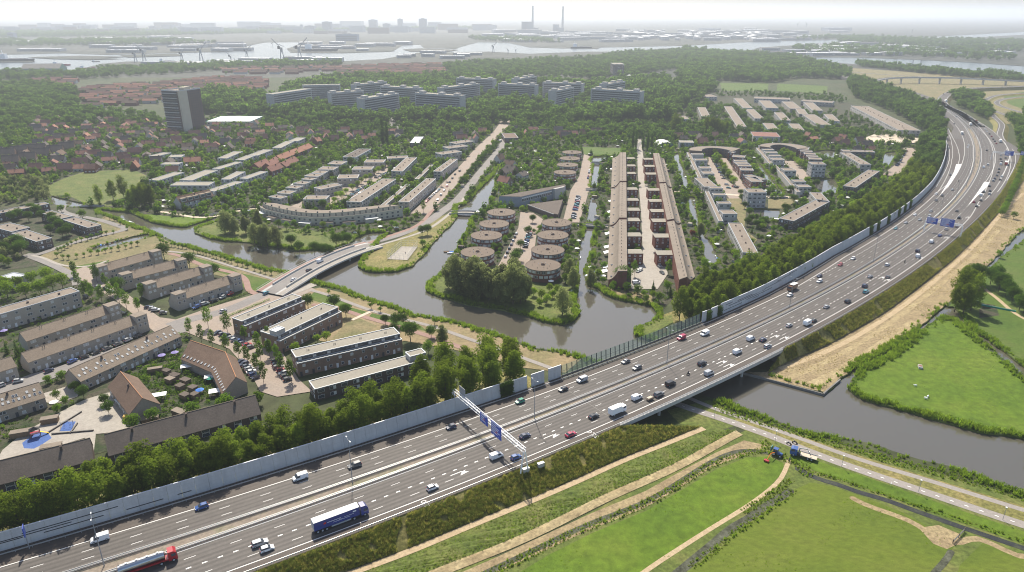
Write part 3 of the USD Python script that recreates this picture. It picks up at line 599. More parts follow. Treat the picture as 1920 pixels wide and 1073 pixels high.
for wn,(w,h,fr,pn) in dict(window_wide=(2.3,1.35,'frame_look','window_look'),window_wide_curtained=(2.3,1.35,'frame_look','curtain_look'),window_small=(1.25,1.35,'frame_look','window_look'),window_small_curtained=(1.25,1.3,'frame_look','curtain_look'),
                               front_door=(1.0,2.15,'frame_look','frame_look'),dark_door=(1.0,2.15,'dark_frame_look','dark_frame_look'),round_window=(2.2,1.5,'frame_look','curtain_look'),round_window_dark=(2.2,1.5,'frame_look','window_look'),skylight=(0.8,1.15,'zinc_look','curtain_look'),skylight_dark=(0.8,1.15,'zinc_look','window_look')).items():
    k = klass(wn); m = MB(); m.box(-w / 2,w / 2,-.06,.05,-h / 2,h / 2); obj('frame',m,fr,k)
    m = MB()
    if 'wide' in wn or 'round' in wn:
        for s_ in (-1,1): m.box(min(s_ * .06,s_ * (w / 2 - .1)),max(s_ * .06,s_ * (w / 2 - .1)),-.075,0,-h / 2 + .1,h / 2 - .1)
    else: m.box(-w / 2 + .1,w / 2 - .1,-.075,0,-h / 2 + .1,h / 2 - .1)
    obj('pane' if 'door' not in wn else 'leaf',m,pn,k)
def put(parent,cls,name,loc,rot=0.0,tilt=0.0):
    x = UsdGeom.Xform.Define(stage,numbered(str(parent.GetPath()),name)); x.AddTranslateOp().Set(Gf.Vec3d(*map(float,loc)))
    if rot: x.AddRotateZOp().Set(math.degrees(rot))
    if tilt: x.AddRotateXOp().Set(math.degrees(tilt))
    x.GetPrim().GetReferences().AddInternalReference(CLASSES[cls]); x.GetPrim().SetInstanceable(True)
FACE = {'front': lambda L,D,t: ((t,0),0.0,L),'right': lambda L,D,t: ((L,t),math.pi / 2,D),'back': lambda L,D,t: ((L - t,D),math.pi,L),'left': lambda L,D,t: ((0,D - t),-math.pi / 2,D)}
def windows(b,faces,L,D,z0,h,storeys,bay,mode,x0=0,y0=0,seed=0,door=True,wide=0.5,glaze='window_look',fr='frame_look'):
    r = random.Random(seed); mp,mf = MB(),MB(); sh = h / storeys; small = 0
    for f in faces:
        length = FACE[f](L,D,0)[2]; nb = max(1,int(round(length / bay)))
        if f in ('left','right') and mode == 'single': nb = max(1,int(length / 4.5))
        for k in range(storeys):
            for i in range(nb):
                t = (i + .5) * length / nb; zc = z0 + (k + .56) * sh; (fx,fy),a,_ = FACE[f](L,D,t); ca,sa = math.cos(a),math.sin(a)
                if mode == 'single':
                    if k == 0 and door and f in ('front','back'):
                        put(b,'front_door' if r.random() < .6 else 'dark_door','door',(x0 + fx + ca * -bay * .27,y0 + fy + sa * -bay * .27,z0 + 1.08),a)
                        put(b,'window_small' if r.random() < .55 else 'window_small_curtained','window',(x0 + fx + ca * bay * .16,y0 + fy + sa * bay * .16,zc),a)
                    else:
                        wd = 'wide' if r.random() < wide and f in ('front','back') else 'small'
                        put(b,f'window_{wd}' + ('_curtained' if r.random() < .4 else ''),'window',(x0 + fx,y0 + fy,zc),a)
                else:
                    w = min(bay * .62,2.4) / 2; hh = .66; Rm = rotz(a)
                    q = MB().box(-w,w,-.06,.02,-hh,hh) if r.random() < .75 else MB().box(-w,w * .1,-.06,.02,-hh,hh)
                    g = MB().box(-w - .12,w + .12,-.035,.02,-hh - .1,hh + .1)
                    mp.add((q.data()[0] @ Rm.T) + (x0 + fx,y0 + fy,zc),q.data()[1]); mf.add((g.data()[0] @ Rm.T) + (x0 + fx,y0 + fy,zc),g.data()[1])
    if mode != 'single' and mp.n: obj('window_glazing',mp,glaze,b,kind='stuff'); obj('window_framing',mf,fr,b,kind='stuff')
def roof_bits(b,L,D,h,seed,x0=0,y0=0,pipes=True):
    r = random.Random(seed)
    for i in range(max(1,int(L / 11))):
        x,y = x0 + (i + .5) * L / max(1,int(L / 11)) + r.uniform(-1,1),y0 + D * r.uniform(.4,.6); m = MB(); m.box(x - .45,x + .45,y - .35,y + .35,h,h + .75); m.box(x - .52,x + .52,y - .42,y + .42,h + .75,h + .84)
        obj('chimney',m,'dark_brick_look',b)
def block_geo(b,L,D,h,wall,roof,edge='zinc_look',x0=0,y0=0,z0=0,wn='wall',rn='roof',pz=.28):
    m = MB(); p = [(x0,y0),(x0 + L,y0),(x0 + L,y0 + D),(x0,y0 + D)]
    for i in range(4): q,s = p[i],p[(i + 1) % 4]; m.quad((*q,z0),(*s,z0),(*s,h),(*q,h))
    obj(wn,m,wall,b)
    m = MB(); e = .3; o = .06
    out = [(x0 - o,y0 - o),(x0 + L + o,y0 - o),(x0 + L + o,y0 + D + o),(x0 - o,y0 + D + o)]; inn = [(x0 + e,y0 + e),(x0 + L - e,y0 + e),(x0 + L - e,y0 + D - e),(x0 + e,y0 + D - e)]
    for i in range(4):
        j = (i + 1) % 4; m.quad((*out[i],h - .12),(*out[j],h - .12),(*out[j],h + pz),(*out[i],h + pz)); m.quad((*out[i],h + pz),(*out[j],h + pz),(*inn[j],h + pz),(*inn[i],h + pz)); m.quad((*inn[j],h),(*inn[i],h),(*inn[i],h + pz),(*inn[j],h + pz))
    r = obj(rn,MB().quad(*[(*q,h) for q in inn]),roof,b); obj(rn + '_edge',m,edge,b)
    return r
def flat(name,label,A,B,C,h,wall='tan_brick_look',roof='tar_roof_look',storeys=2,bay=5.4,mode='joined',group=None,cat='building',edge='zinc_look',seed=0,bits=True,door=True,wide=.5,glaze='window_look',D=None,nowin=False,fr='frame_look'):
    o,ang,L,D0 = frame(A,B,C,h); D = D or D0
    b = thing(name,label,cat,(*o,0),ang,group)
    block_geo(b,L,D,h,wall,roof,edge)
    if not nowin: windows(b,facing(o,ang,L,D),L,D,0,h,storeys,bay,mode,seed=seed,door=door,wide=wide,glaze=glaze,fr=fr)
    if bits: roof_bits(b,L,D,h,seed)
    b._geo = (o,ang,L,D) if False else None
    FOOT.append(foot(o,ang,L,D)); return b
FOOT = []
def foot(o,ang,L,D,pad=1.0):
    c,s = math.cos(ang),math.sin(ang); return Polygon([(o[0] + c * x - s * y,o[1] + s * x + c * y) for x,y in ((-pad,-pad),(L + pad,-pad),(L + pad,D + pad),(-pad,D + pad))])
def gable_geo(b,L,yf,yr,yb,ef,zr,eb,wall,roof,x0=0,x1=None,over=.3,ridge='ridge_look',bits=True):
    """Walls and a two-sided roof: front eave (yf, ef), ridge (yr, zr), back eave (yb, eb)."""
    x1 = L if x1 is None else x1; m = MB()
    m.quad((x0,yf,0),(x1,yf,0),(x1,yf,ef),(x0,yf,ef)); m.quad((x1,yb,0),(x0,yb,0),(x0,yb,eb),(x1,yb,eb))
    for x in (x0,x1):
        v = [(x,yf,0),(x,yb,0),(x,yb,eb),(x,yr,zr),(x,yf,ef)]; m.add(v,[[0,1,2],[0,2,3],[0,3,4]])
    obj('wall',m,wall,b)
    def side(ya,za,dirn):
        sl = (zr - za) / abs(yr - ya); yo,zo = ya - dirn * over,za - sl * over; t = .16; k = MB()
        k.hexa([(x0 - .15,yo,zo),(x1 + .15,yo,zo),(x1 + .15,yr,zr),(x0 - .15,yr,zr)],[(x0 - .15,yo,zo + t),(x1 + .15,yo,zo + t),(x1 + .15,yr,zr + t),(x0 - .15,yr,zr + t)])
        obj('roof',k,roof,b)
    side(yf,ef,1); side(yb,eb,-1)
    m = MB(); m.tube([(x0 - .16,yr,zr + .13),(x1 + .16,yr,zr + .13)],.16,6); obj('ridge',m,ridge,b)
def gable(name,label,R0,R1,zr,width,eave,wall,roof,storeys=2,bay=5.4,mode='joined',group=None,ridge='ridge_look',seed=0,cat='house',skylights=0,asym=None,chim=True,wide=.5):
    """A gabled row from its ridge's two ends in the photograph."""
    a,b_ = G(*R0,zr),G(*R1,zr); u = b_ - a; L = np.linalg.norm(u); u /= L; n = np.array([-u[1],u[0]])
    if n @ a < 0: a,u,n = b_,-u,-n
    wf,wb = asym or (width / 2,width / 2); ang = math.atan2(u[1],u[0]); o = a - n * wf
    b = thing(name,label,cat,(*o,0),ang,group); ef,eb = eave if np.ndim(eave) else (eave,eave)
    gable_geo(b,L,0,wf,wf + wb,ef,zr,eb,wall,roof,ridge=ridge)
    windows(b,[f for f in facing(o,ang,L,wf + wb) if f in ('front','back')],L,wf + wb,0,min(ef,eb) if ef < 3 else ef,storeys,bay,mode,seed=seed,wide=wide)
    r = random.Random(seed)
    if skylights:
        tl = math.atan2(zr - ef,wf)
        for i in range(skylights):
            for row,q in ((0,.36),(1,.62)):
                if row and i % 3 == 0: continue
                x = (i + .5 + (.2 if row else 0) * (1 if i % 2 else -1)) * L / skylights; y = wf * q; z = ef + (zr - ef) * q
                put(b,'skylight' if r.random() < .6 else 'skylight_dark','skylight',(x,y - .14 * math.sin(tl),z + .2),0,-(math.pi / 2 - tl))
    if chim:
        for i in range(max(1,int(L / 16))):
            x = (i + .5) * L / max(1,int(L / 16)) + r.uniform(-2,2); y = wf * .8; z = ef + (zr - ef) * .8; m = MB(); m.box(x - .35,x + .35,y - .3,y + .3,z - .1,zr + .55); obj('chimney',m,'dark_brick_look',b)
    FOOT.append(foot(o,ang,L,wf + wb)); return b,L,ang,o
# ---------------------------------------------------------------- the near estate on the left: sandy brick rows with end towers
def tower_row(label,R0,R1,lt=True,rt=True,zr=8.6,mode='single',seed=0,group='sandy brick terraced rows with flat topped end houses'):
    b,L,ang,o = gable('terraced_row',label,R0,R1,zr,0,(5.5,3.2),'grey_brick_look','tan_tile_look',storeys=2,bay=5.2,mode=mode,group=group,seed=seed,asym=(4.6,4.4),ridge='tan_tile_look',chim=False,cat='terraced house')
    for on,x0 in ((lt,-.25),(rt,L - 5.2)):
        if not on: continue
        m = MB(); w = 5.45; p = [(x0,-.25),(x0 + w,-.25),(x0 + w,5.0),(x0,5.0)]
        for i in range(4): q,s_ = p[i],p[(i + 1) % 4]; m.quad((*q,0),(*s_,0),(*s_,8.9),(*q,8.9))
        tw = obj('end_house',m,'grey_brick_look',b); k = MB().box(x0 - .1,x0 + w + .1,-.35,5.1,8.9,9.1); obj('flat_roof',k,'tar_roof_look',tw)
        for z in (4.4,7.2):
            for x in (1.4,3.9): put(b,'window_small' if (seed + x) % 2 > 1 else 'window_small_curtained','window',(x0 + x,-.25,z))
        if x0 > 1:
            for z in (4.4,7.2): put(b,'window_small','window',(x0 + w,2.6,z),math.pi / 2)
    for i in range(int(L / 10.5)):                                           # pairs of vent pipes on the roof slope
        x = 8 + i * 10.4
        if x > L - 7: break
        m = MB()
        for dx in (0,.75): m.tube([(x + dx,3.6,7.6),(x + dx,3.6,8.7)],.09,6); m.tube([(x + dx,3.6,8.6),(x + dx,3.6,8.8)],.15,6)
        obj('vent_pipe',m,'dark_steel_look',b)
tower_row('sandy brick row nearest the boat pond, a dark slate corner beside its right end house',(176,500),(293.5,468),seed=1)
tower_row('second sandy brick row from the boat pond, behind the car park trees',(223,514),(342,484),seed=2)
tower_row('third sandy brick row from the boat pond, end houses at both ends',(266.7,531.8),(388,496.4),seed=3)
tower_row('sandy brick row right beside the main road to the white bridge',(321,551),(442,513),seed=4)
tower_row('sandy brick row behind the wide flat roofed row, end house by the parked cars',(37,624),(213,567),lt=False,seed=5)
tower_row('long sandy brick row above the street with the blue car, end house on the right',(40,662.4),(264,586),lt=False,seed=6)
tower_row('sandy brick row end at the left picture edge beside the dark conifers',(-70,697),(20,669),lt=False,rt=False,seed=7)
flat('terraced_row','long three storey flat roofed sandy row at the left picture edge under the trees',(-30,599),(149,546.7),(134,537.5),8.6,'grey_brick_look','tar_roof_look',3,5.6,'single',cat='terraced house',seed=8,D=9.5)
gable('terraced_row','long brown tiled row with two lines of roof windows above the enclosed gardens',(129,693),(319,611),8.6,0,(4.6,4.6),'tan_brick_look','dark_tile_look' if 0 else 'tan_tile_look',mode='single',asym=(6.2,4.2),skylights=20,seed=9,cat='terraced house',ridge='tan_tile_look')
gable('terraced_row','brown tiled row with roof windows at the left edge above the playground',(-60,757),(72,717.5),8.6,0,(4.6,4.6),'tan_brick_look','tan_tile_look',mode='single',asym=(6.4,4.2),skylights=13,seed=10,cat='terraced house',ridge='tan_tile_look')
gable('terraced_row','brown tiled gabled row with an orange ridge beside the paved playground square',(226,697),(267,747),9.0,0,4.2,'tan_brick_look','brown_tile_look',mode='single',asym=(5.4,5.4),seed=11,cat='terraced house')
# bent brown roof: two arms, each a part group of its own
bt = thing('terraced_row','brown tiled row bent in the middle with a line of narrow roof windows','terraced house',(0,0,0))
zr,ze = 9.0,4.2
r0,r1,r2 = G(357,639,zr),G(422.6,661,zr),G(442.5,708,zr); i0,i1,i2 = G(338,674,ze),G(396,699,ze),G(416,741,ze); e2 = G(464,718.5,ze); e1 = r1 + (e2 - r2); e0 = r0 + np.array([3.0,4.5])
for (ra,rb,ia,ib,ea,eb_) in ((r0,r1,i0,i1,e0,e1),(r1,r2,i1,i2,e1,e2)):
    k = MB(); k.hexa([(*ia,ze),(*ib,ze),(*rb,zr),(*ra,zr)],[(*ia,ze + .2),(*ib,ze + .2),(*rb,zr + .2),(*ra,zr + .2)]); k.hexa([(*ra,zr),(*rb,zr),(*eb_,ze),(*ea,ze)],[(*ra,zr + .2),(*rb,zr + .2),(*eb_,ze + .2),(*ea,ze + .2)]); obj('roof',k,'brown_tile_look',bt)
    k = MB()
    ii = lambda p,q: p + (q - p) * .06
    k.quad((*ii(ia,ra),0),(*ii(ib,rb),0),(*ii(ib,rb),ze + .3),(*ii(ia,ra),ze + .3)); k.quad((*ii(eb_,rb),0),(*ii(ea,ra),0),(*ii(ea,ra),ze + .3),(*ii(eb_,rb),ze + .3))
    for (x,y,w) in ((ii(ia,ra),ra,ii(ea,ra)),(ii(ib,rb),rb,ii(eb_,rb))): k.add([(*x,0),(*w,0),(*w,ze + .3),(*y,zr),(*x,ze + .3)],[[0,1,2],[0,2,3],[0,3,4]])
    obj('wall',k,'tan_brick_look',bt); obj('ridge',MB().tube([(*ra,zr + .2),(*rb,zr + .2)],.18,6),'ridge_look',bt)
    n_ = 9; ub = (ib - ia) / np.linalg.norm(ib - ia); a_ = math.atan2(ub[1],ub[0]); tl = math.atan2(zr - ze,np.linalg.norm((ra + rb) / 2 - (ia + ib) / 2))
    for i in range(n_):
        p = ia + (ib - ia) * (i + .6) / n_; q = ra + (rb - ra) * (i + .6) / n_; p = p + (q - p) * .2; put(bt,'skylight','skylight',(*p,ze + (zr - ze) * .2 + .32),a_,-(math.pi / 2 - tl))
FOOT.append(Polygon([i0,i1,i2,e2,e1,e0]).buffer(1))
gable('terraced_row','long dark tiled row running along the motorway tree belt in front of the gardens',(196,815),(478,741),8.2,0,(3.4,3.4),'dark_brick_look','dark_tile_look',asym=(6.5,3.5),seed=12,cat='terraced house',ridge='tan_tile_look')
gable('terraced_row','dark tiled row at the lower left below the blue playground',(-80,884),(168,822),8.2,0,(3.4,3.4),'dark_brick_look','dark_tile_look',asym=(6.5,3.5),seed=13,cat='terraced house',ridge='tan_tile_look')
# brown brick rows with a clerestory storey set back on the roof
def clerestory(label,A,B,C,h,seed,cut=False,zu=1.9):
    """A-B the lower front roof edge, C the far left roof corner."""
    o,ang,L,D = frame(A,B,C,h); b = thing('brick_row',label,'terraced house',(*o,0),ang,'brown brick rows with a raised strip of roof windows')
    block_geo(b,L,2.2,h,'brown_brick_look','pale_roof_look'); block_geo(b,L - .02,D - 2.2,h + zu,'brown_brick_look','pale_roof_look',x0=.01,y0=2.2,wn='upper_wall',rn='upper_roof')
    k = MB(); k.box(.6,L - .6,2.12,2.2,h + .35,h + zu - .15); g = obj('window_strip',k,'dark_frame_look',b)
    n_ = int(L / 2.1)
    for i in range(n_):
        if i % 5 == 4: continue
        x = .8 + (i + .1) * (L - 1.6) / n_; obj('pane',MB().box(x,x + 1.45,2.06,2.11,h + .5,h + zu - .3),'window_look' if i % 3 else 'curtain_look',g)
    windows(b,['front'],L,D,0,h,2,5.4,'single',seed=seed,wide=.15)
    windows(b,[f for f in facing(o,ang,L,D) if f in ('left','right')],L,D,0,h,2,5.4,'single',seed=seed)
    for i in range(max(1,int(L / 11))):
        x = (i + .5) * L / max(1,int(L / 11)); m = MB()
        for dx in (0,.5,.9): m.tube([(x + dx,D * .6,h + zu),(x + dx,D * .6,h + zu + .8)],.1,6)
        obj('vent_pipe',m,'dark_steel_look',b)
    if cut: block_geo(b,5.2,4.2,h + zu + 2.0,'white_wall_look','white_roof_look',x0=.3,y0=2.4,z0=h + zu - .5,wn='stair_house',rn='stair_house_roof')
    FOOT.append(foot(o,ang,L,D)); return b
clerestory('brown brick row nearest the main road, its front on a hedged garden',(460,612),(571.8,565),(434.5,604.6),6.2,21)
clerestory('middle brown brick row with a white box on its near roof end',(525,640.6),(640.6,585),(503,622.5),6.2,22,cut=True)
clerestory('longest brown brick row, behind the low pale roof beside the tree belt',(557.6,682.6),(753.8,637),(546,664.5),6.2,23)
b4 = flat('brick_row','low pale roofed brick row half hidden by the motorway trees',(590,731),(800,675),(577,712.7),5.2,'dark_brick_look','pale_roof_look',2,5,'joined',cat='terraced house',seed=24,bits=False,D=8.0)
block_geo(b4,7.5,5.0,7.4,'white_wall_look','pale_roof_look',x0=42,y0=2.2,z0=5.2,wn='stair_house',rn='stair_house_roof')
# ---------------------------------------------------------------- round apartment houses
k = klass('round_house'); RD,RHt = 10.2,7.2; NW = 22
m = MB(); a = np.arange(48) * 2 * np.pi / 48; ring = np.c_[np.cos(a),np.sin(a)] * RD
m.loft([np.c_[np.vstack([ring,ring[:1]]),np.full(49,0)],np.c_[np.vstack([ring,ring[:1]]),np.full(49,RHt)]],flip=True); w_ = obj('wall',m,'red_brick_look',k)
m = MB()
for z0,z1 in ((RHt - 2.35,RHt - 2.2),(RHt - 5.2,RHt - 5.05)):
    r2 = np.vstack([ring,ring[:1]]) * (RD + .07) / RD; m.loft([np.c_[r2,np.full(49,z0)],np.c_[r2,np.full(49,z1)]],flip=True)
obj('string_course',m,'dark_brick_look',k)
m = MB(); hole = np.c_[np.cos(a),np.sin(a)] * 1.15
def rr(r,z): q = np.c_[np.cos(a),np.sin(a)] * r; return np.c_[np.vstack([q,q[:1]]),np.full(49,z)]
m.loft([rr(RD + .25,RHt - .25),rr(RD + .25,RHt + .12),rr(RD - .2,RHt + .12),rr(RD - .3,RHt + .02),rr(1.25,RHt + .12)],flip=True); r_ = obj('roof',m,'round_roof_look',k)
m = MB(); m.loft([rr(1.25,RHt + .1),rr(1.25,RHt + .6),rr(1.05,RHt + .6),rr(1.05,RHt - 1.0)],flip=True); m.disc((0,0),1.1,RHt - .9); obj('roof_well',m,'dark_brick_look',k)
for i in range(11):
    an,rad = i * 2.39,2.6 + (i * 37 % 55) / 10; x,y = rad * math.cos(an),rad * math.sin(an); obj('roof_vent',MB().tube([(x,y,RHt),(x,y,RHt + .5 + .05 * (i % 4))],.16,6),'dark_steel_look' if i % 3 else 'zinc_look',k)
for row,zc in ((0,RHt - 1.25),(1,RHt - 4.05)):
    for i in range(NW):
        an = (i + .5 * row) * 2 * math.pi / NW - math.pi / 2; x,y = math.cos(an) * (RD - .02),math.sin(an) * (RD - .02); xf = UsdGeom.Xform.Define(stage,numbered(k,'window')); xf.AddTranslateOp().Set(Gf.Vec3d(x,y,zc)); xf.AddRotateZOp().Set(math.degrees(an) + 90)
        xf.GetPrim().GetReferences().AddInternalReference(CLASSES['round_window' if (i * 7 + row) % 3 else 'round_window_dark']); xf.GetPrim().SetInstanceable(True)
ROUND = [(1018,502,'round brick house nearest the motorway bridge, at the front of the right column'),(1027,473.5,'second round brick house from the front in the right column'),(1036.5,445.5,'third round brick house from the front in the right column'),(1043.5,422.5,'rear round brick house of the right column beside the dark school roof'),
         (895.5,477.5,'round brick house behind the silver willow clump, at the front of the left column'),(912,446.3,'second round brick house from the front in the left column'),(926.5,424.5,'third round brick house from the front in the left column'),(940,403,'rear round brick house of the left column beside the small concrete bridge'),
         (1059.3,326,'foremost of the four far round houses by the narrow canal'),(1064,312,'second of the four far round houses counted from the front'),(1068.5,300,'third of the four far round houses counted from the front'),(1072.5,288.5,'rearmost of the four far round houses by the green lawn')]
rh0 = 9.0
for i,(x,y,lab) in enumerate(ROUND):
    p = G(x,y - 5,7.2) if i < 8 else G(x,y - 3,7.2)
    copy_of('round_house','round_house',lab,'apartment house',(*p,0),i * .7,'round brick houses'); FOOT.append(Point(*p).buffer(11.5))
# ---------------------------------------------------------------- crescent and the sandy blocks behind it
def K(x0,y0,*a): return Q(x0,y0,*a)
cr_hi = smooth_line(GL(K(480,240,78,838,180,870,300,893,420,915,550,932,700,940,850,942,1000,932,1100,922,1250,908,1400,890,1570,868),8.3),3)
lo = K(480,240,40,868,120,918,200,938,300,962,450,988,600,1002,750,1004,900,997,1050,985,1200,968,1330,952,1450,935,1640,905)
cr_lo = smooth_line(GL(lo,6.0),3)
N_ = 60; A_ = resamp(cr_lo,N_); B_ = resamp(cr_hi,N_)
cz = thing('crescent_row','long curved terrace of pale sandy houses facing the canal gardens','terraced house')
back = A_ + (B_ - A_) / np.linalg.norm(B_ - A_,axis=1)[:,None] * 11.5; mid = A_ + (B_ - A_) / np.linalg.norm(B_ - A_,axis=1)[:,None] * 3.2
zc = lambda p,z: np.c_[p,np.full(len(p),z)]
m = MB(); m.loft([zc(A_,0),zc(A_,6.3)]); m.loft([zc(A_,6.3),zc(A_ * .92 + mid * .08,6.3)]); m.loft([zc(A_ * .92 + mid * .08,6.3),zc(A_ * .92 + mid * .08,5.6)]); m.loft([zc(mid,5.6),zc(mid,8.6)]); m.loft([zc(back,8.6),zc(back,0)])
for i in (0,-1): m.add([(*A_[i],0),(*back[i],0),(*back[i],8.6),(*mid[i],8.6),(*mid[i],5.6),(*A_[i],6.3)],[[0,1,2],[0,2,3],[0,3,4],[0,4,5]])
obj('wall',m,'cream_wall_look',cz)
m = MB(); m.loft([zc(mid,8.6),zc(back,8.6)]); obj('roof',m,'tar_roof_look',cz); m = MB(); m.loft([zc(A_ * .92 + mid * .08,5.62),zc(mid,5.62)]); obj('terrace',m,'tar_roof_look',cz)
seg = LineString(A_); segm = LineString(mid); gp,dp = MB(),MB()
for line,zz,hh,w,base in ((seg,4.2,.6,1.5,.05),(seg,1.6,.6,1.5,.05),(segm,7.0,1.05,.9,.05)):
    for d in np.arange(2.5,line.length - 2,4.4):
        p,q = line.interpolate(d),line.interpolate(d + w); t = np.array([q.x - p.x,q.y - p.y]) / w; nn = np.array([t[1],-t[0]]);
        if nn @ np.array([p.x,p.y]) > 0: nn = -nn
        f0 = [(p.x,p.y),(q.x,q.y),(q.x + nn[0] * base,q.y + nn[1] * base),(p.x + nn[0] * base,p.y + nn[1] * base)]; gp.hexa([(*c_,zz - hh) for c_ in f0],[(*c_,zz + hh) for c_ in f0])
obj('window_glazing',gp,'window_look',cz,kind='stuff')
outw = A_ + (A_ - B_) / np.linalg.norm(B_ - A_,axis=1)[:,None] * 4.5
for i in range(3,N_ - 8,7):
    for j0,j1 in ((i,i + 4),):
        q = [A_[j0],A_[j1],outw[j1],outw[j0]]; h0 = 3.1 if i % 2 else 2.6; mm = MB(); mm.prism(np.array(q),0,h0); s_ = obj('lean_to',mm,'cream_wall_look',cz); obj('lean_to_roof',MB().prism(np.array(q),h0 + .003,h0 + .15),'dark_roof_look' if i % 3 else 'zinc_look',s_)
for d in np.arange(6,segm.length,9): p = segm.interpolate(d); obj('chimney',MB().box(p.x - .4,p.x + .4,p.y + .9,p.y + 1.7,8.6,9.5),'dark_steel_look',cz)
FOOT.append(Polygon(np.vstack([outw,back[::-1]])).buffer(1))
sb = lambda lab,A,B,C,h=7.0,o=(480,240),st=2,**kw: flat('sandy_block',lab,K(*o,*A)[0],K(*o,*B)[0],K(*o,*C)[0],h,kw.pop('wall','grey_brick_look'),kw.pop('roof','tar_roof_look'),st,kw.pop('bay',4.6),'joined',cat='apartment block',seed=len(FOOT),**kw)
stair = [(140,772,275,792,155,740),(235,730,375,740,250,692),(330,668,455,680,345,635),(420,620,540,632,435,588),(505,575,620,585,520,545),(540,540,690,548,560,508),(620,508,760,512,640,476),(690,465,865,470,710,430),(800,405,955,410,820,368)]
for i,t in enumerate(stair):
    sb(f'{["foremost", "second", "third", "fourth", "fifth", "sixth", "seventh", "eighth", "rearmost"][i]} block of the stepped sandy row, counted from the crescent',t[:2],t[2:4],t[4:],6.6 + (i % 2) * .9,group='stepped sandy row left of the planted car park')
for t,lab in (((525,800,780,800,548,757),'squat sandy block next to the crescent, conifers before its front'),((728,690,965,640,760,645),'sandy block with a corner roof, second behind the crescent'),((905,567,1135,562,930,525),'sandy block in the middle of the left car park edge'),((1070,467,1290,467,1100,432),'sandy block with a white balcony beside the car park trees'),((1205,387,1425,387,1230,355),'rear sandy block at the far end of the car park')):
    sb(lab,t[:2],t[2:4],t[4:],7.2)
for t,h,lab,st in (((1170,832,1565,575,1055,795),7.6,'long sandy row right of the planted car park, garden walls on its right',3),((1640,487,1800,332,1530,468),7.6,'tall sandy row behind the gardens with a bright white end',3)):
    sb(lab,t[:2],t[2:4],t[4:],h,st=st)
for t,h,lab,st in (((755,832,1058,568,645,822),8.0,'long sandy row along the main street, dark garage doors on its front',3),((1115,490,1302,350,1050,472),8.0,'sandy row further up the main street behind two young street trees',3)):
    sb(lab,t[:2],t[2:4],t[4:],h,(640,240),st)
for t,lab in (((470,885,772,632,425,880),'long low garage row between two garden strips'),((865,575,1028,415,830,568),'low garage row behind the tall sandy row')): sb(lab,t[:2],t[2:4],t[4:],2.7,(640,240),1,nowin=True,bits=False)
for t,lab in (((1125,300,1350,268,1120,268),'nearest of three curved roof villas by the main street'),((1200,232,1420,205,1195,202),'middle one of three curved roof villas by the main street'),((1280,180,1480,150,1275,150),'rearmost of three curved roof villas by the main street')): sb(lab,t[:2],t[2:4],t[4:],8.2,(640,240),3,group='villas by the main street',D=13)
sb('low white block with a dark roof behind the rear sandy blocks',(1115,330),(1285,238),(1010,305),6.5,wall='white_wall_look',roof='dark_roof_look')
sb('sandy curved end block closing the far end of the car park',(1470,345),(1700,335),(1470,320),7.5)
flat('shop_hall','low shed with a bright white roof beside the street',*K(640,240,765,170,870,170,850,100),5.0,'dark_brick_look','white_roof_look',1,5,'joined',cat='hall',seed=3,bits=False)
flat('shop_hall','long wooden barn roof building by the far street junction',*K(820,230,755,175,905,172,790,120),6.0,'dark_brick_look','brown_tile_look',1,5,'joined',cat='hall',seed=3,bits=False)

# ---------------------------------------------------------------- the school
sch = thing('school','grey wedge shaped school with a glazed front and white cube','school')
z = 8.5; P5 = GL(K(820,230,690,825,935,832,1438,712,1425,692,1390,690),z); P5 = np.vstack([P5[:3],P5[3:4]])
m = MB()
for i in range(4): q,s_ = P5[i],P5[(i + 1) % 4]; m.quad((*q,0),(*s_,0),(*s_,z),(*q,z))
obj('wall',m,'blue_grey_wall_look',sch); obj('roof',MB().prism(P5,z + .01,z + .2),'dark_roof_look',sch)
a_,b2 = P5[1],P5[2]; u_ = (b2 - a_) / np.linalg.norm(b2 - a_); nn = np.array([u_[1],-u_[0]]); Ls = np.linalg.norm(b2 - a_)
for i in range(14):
    t0,t1 = 1 + i * (Ls * .68 - 1) / 14,1 + (i + .8) * (Ls * .68 - 1) / 14; q = [a_ + u_ * t0,a_ + u_ * t1,a_ + u_ * t1 + nn * .12,a_ + u_ * t0 + nn * .12]
    w_ = obj('window',MB().hexa([(*c_,4.3) for c_ in q],[(*c_,7.6) for c_ in q]),'frame_look',sch); q = [a_ + u_ * (t0 + .12),a_ + u_ * (t1 - .12),a_ + u_ * (t1 - .12) + nn * .16,a_ + u_ * (t0 + .12) + nn * .16]; obj('pane',MB().hexa([(*c_,4.5) for c_ in q],[(*c_,6.6) for c_ in q]),'window_look',w_)
q = [a_ + u_ * Ls * .7,a_ + u_ * Ls * .93,a_ + u_ * Ls * .93 + nn * 2.4,a_ + u_ * Ls * .7 + nn * 2.4]; obj('stair_cube',MB().prism(np.array(q),0,9.1),'white_wall_look',sch)
hall = GL(K(820,230,1015,915,1405,862,1350,1030,1300,1020),4.2); obj('hall',MB().prism(hall,0,4.2),'dark_brick_look',sch); obj('hall_roof',MB().prism(hall * .99 + hall.mean(0) * .01,4.2 + .004,4.35),'dark_roof_look',sch)
ed = GL(K(820,230,1010,918,1300,1025),4.4); obj('roof_edge',MB().bar((*ed[0],4.4),(*ed[1],4.4),.5),'white_wall_look',sch)
FOOT += [Polygon(P5).buffer(2),Polygon(hall).buffer(2)]

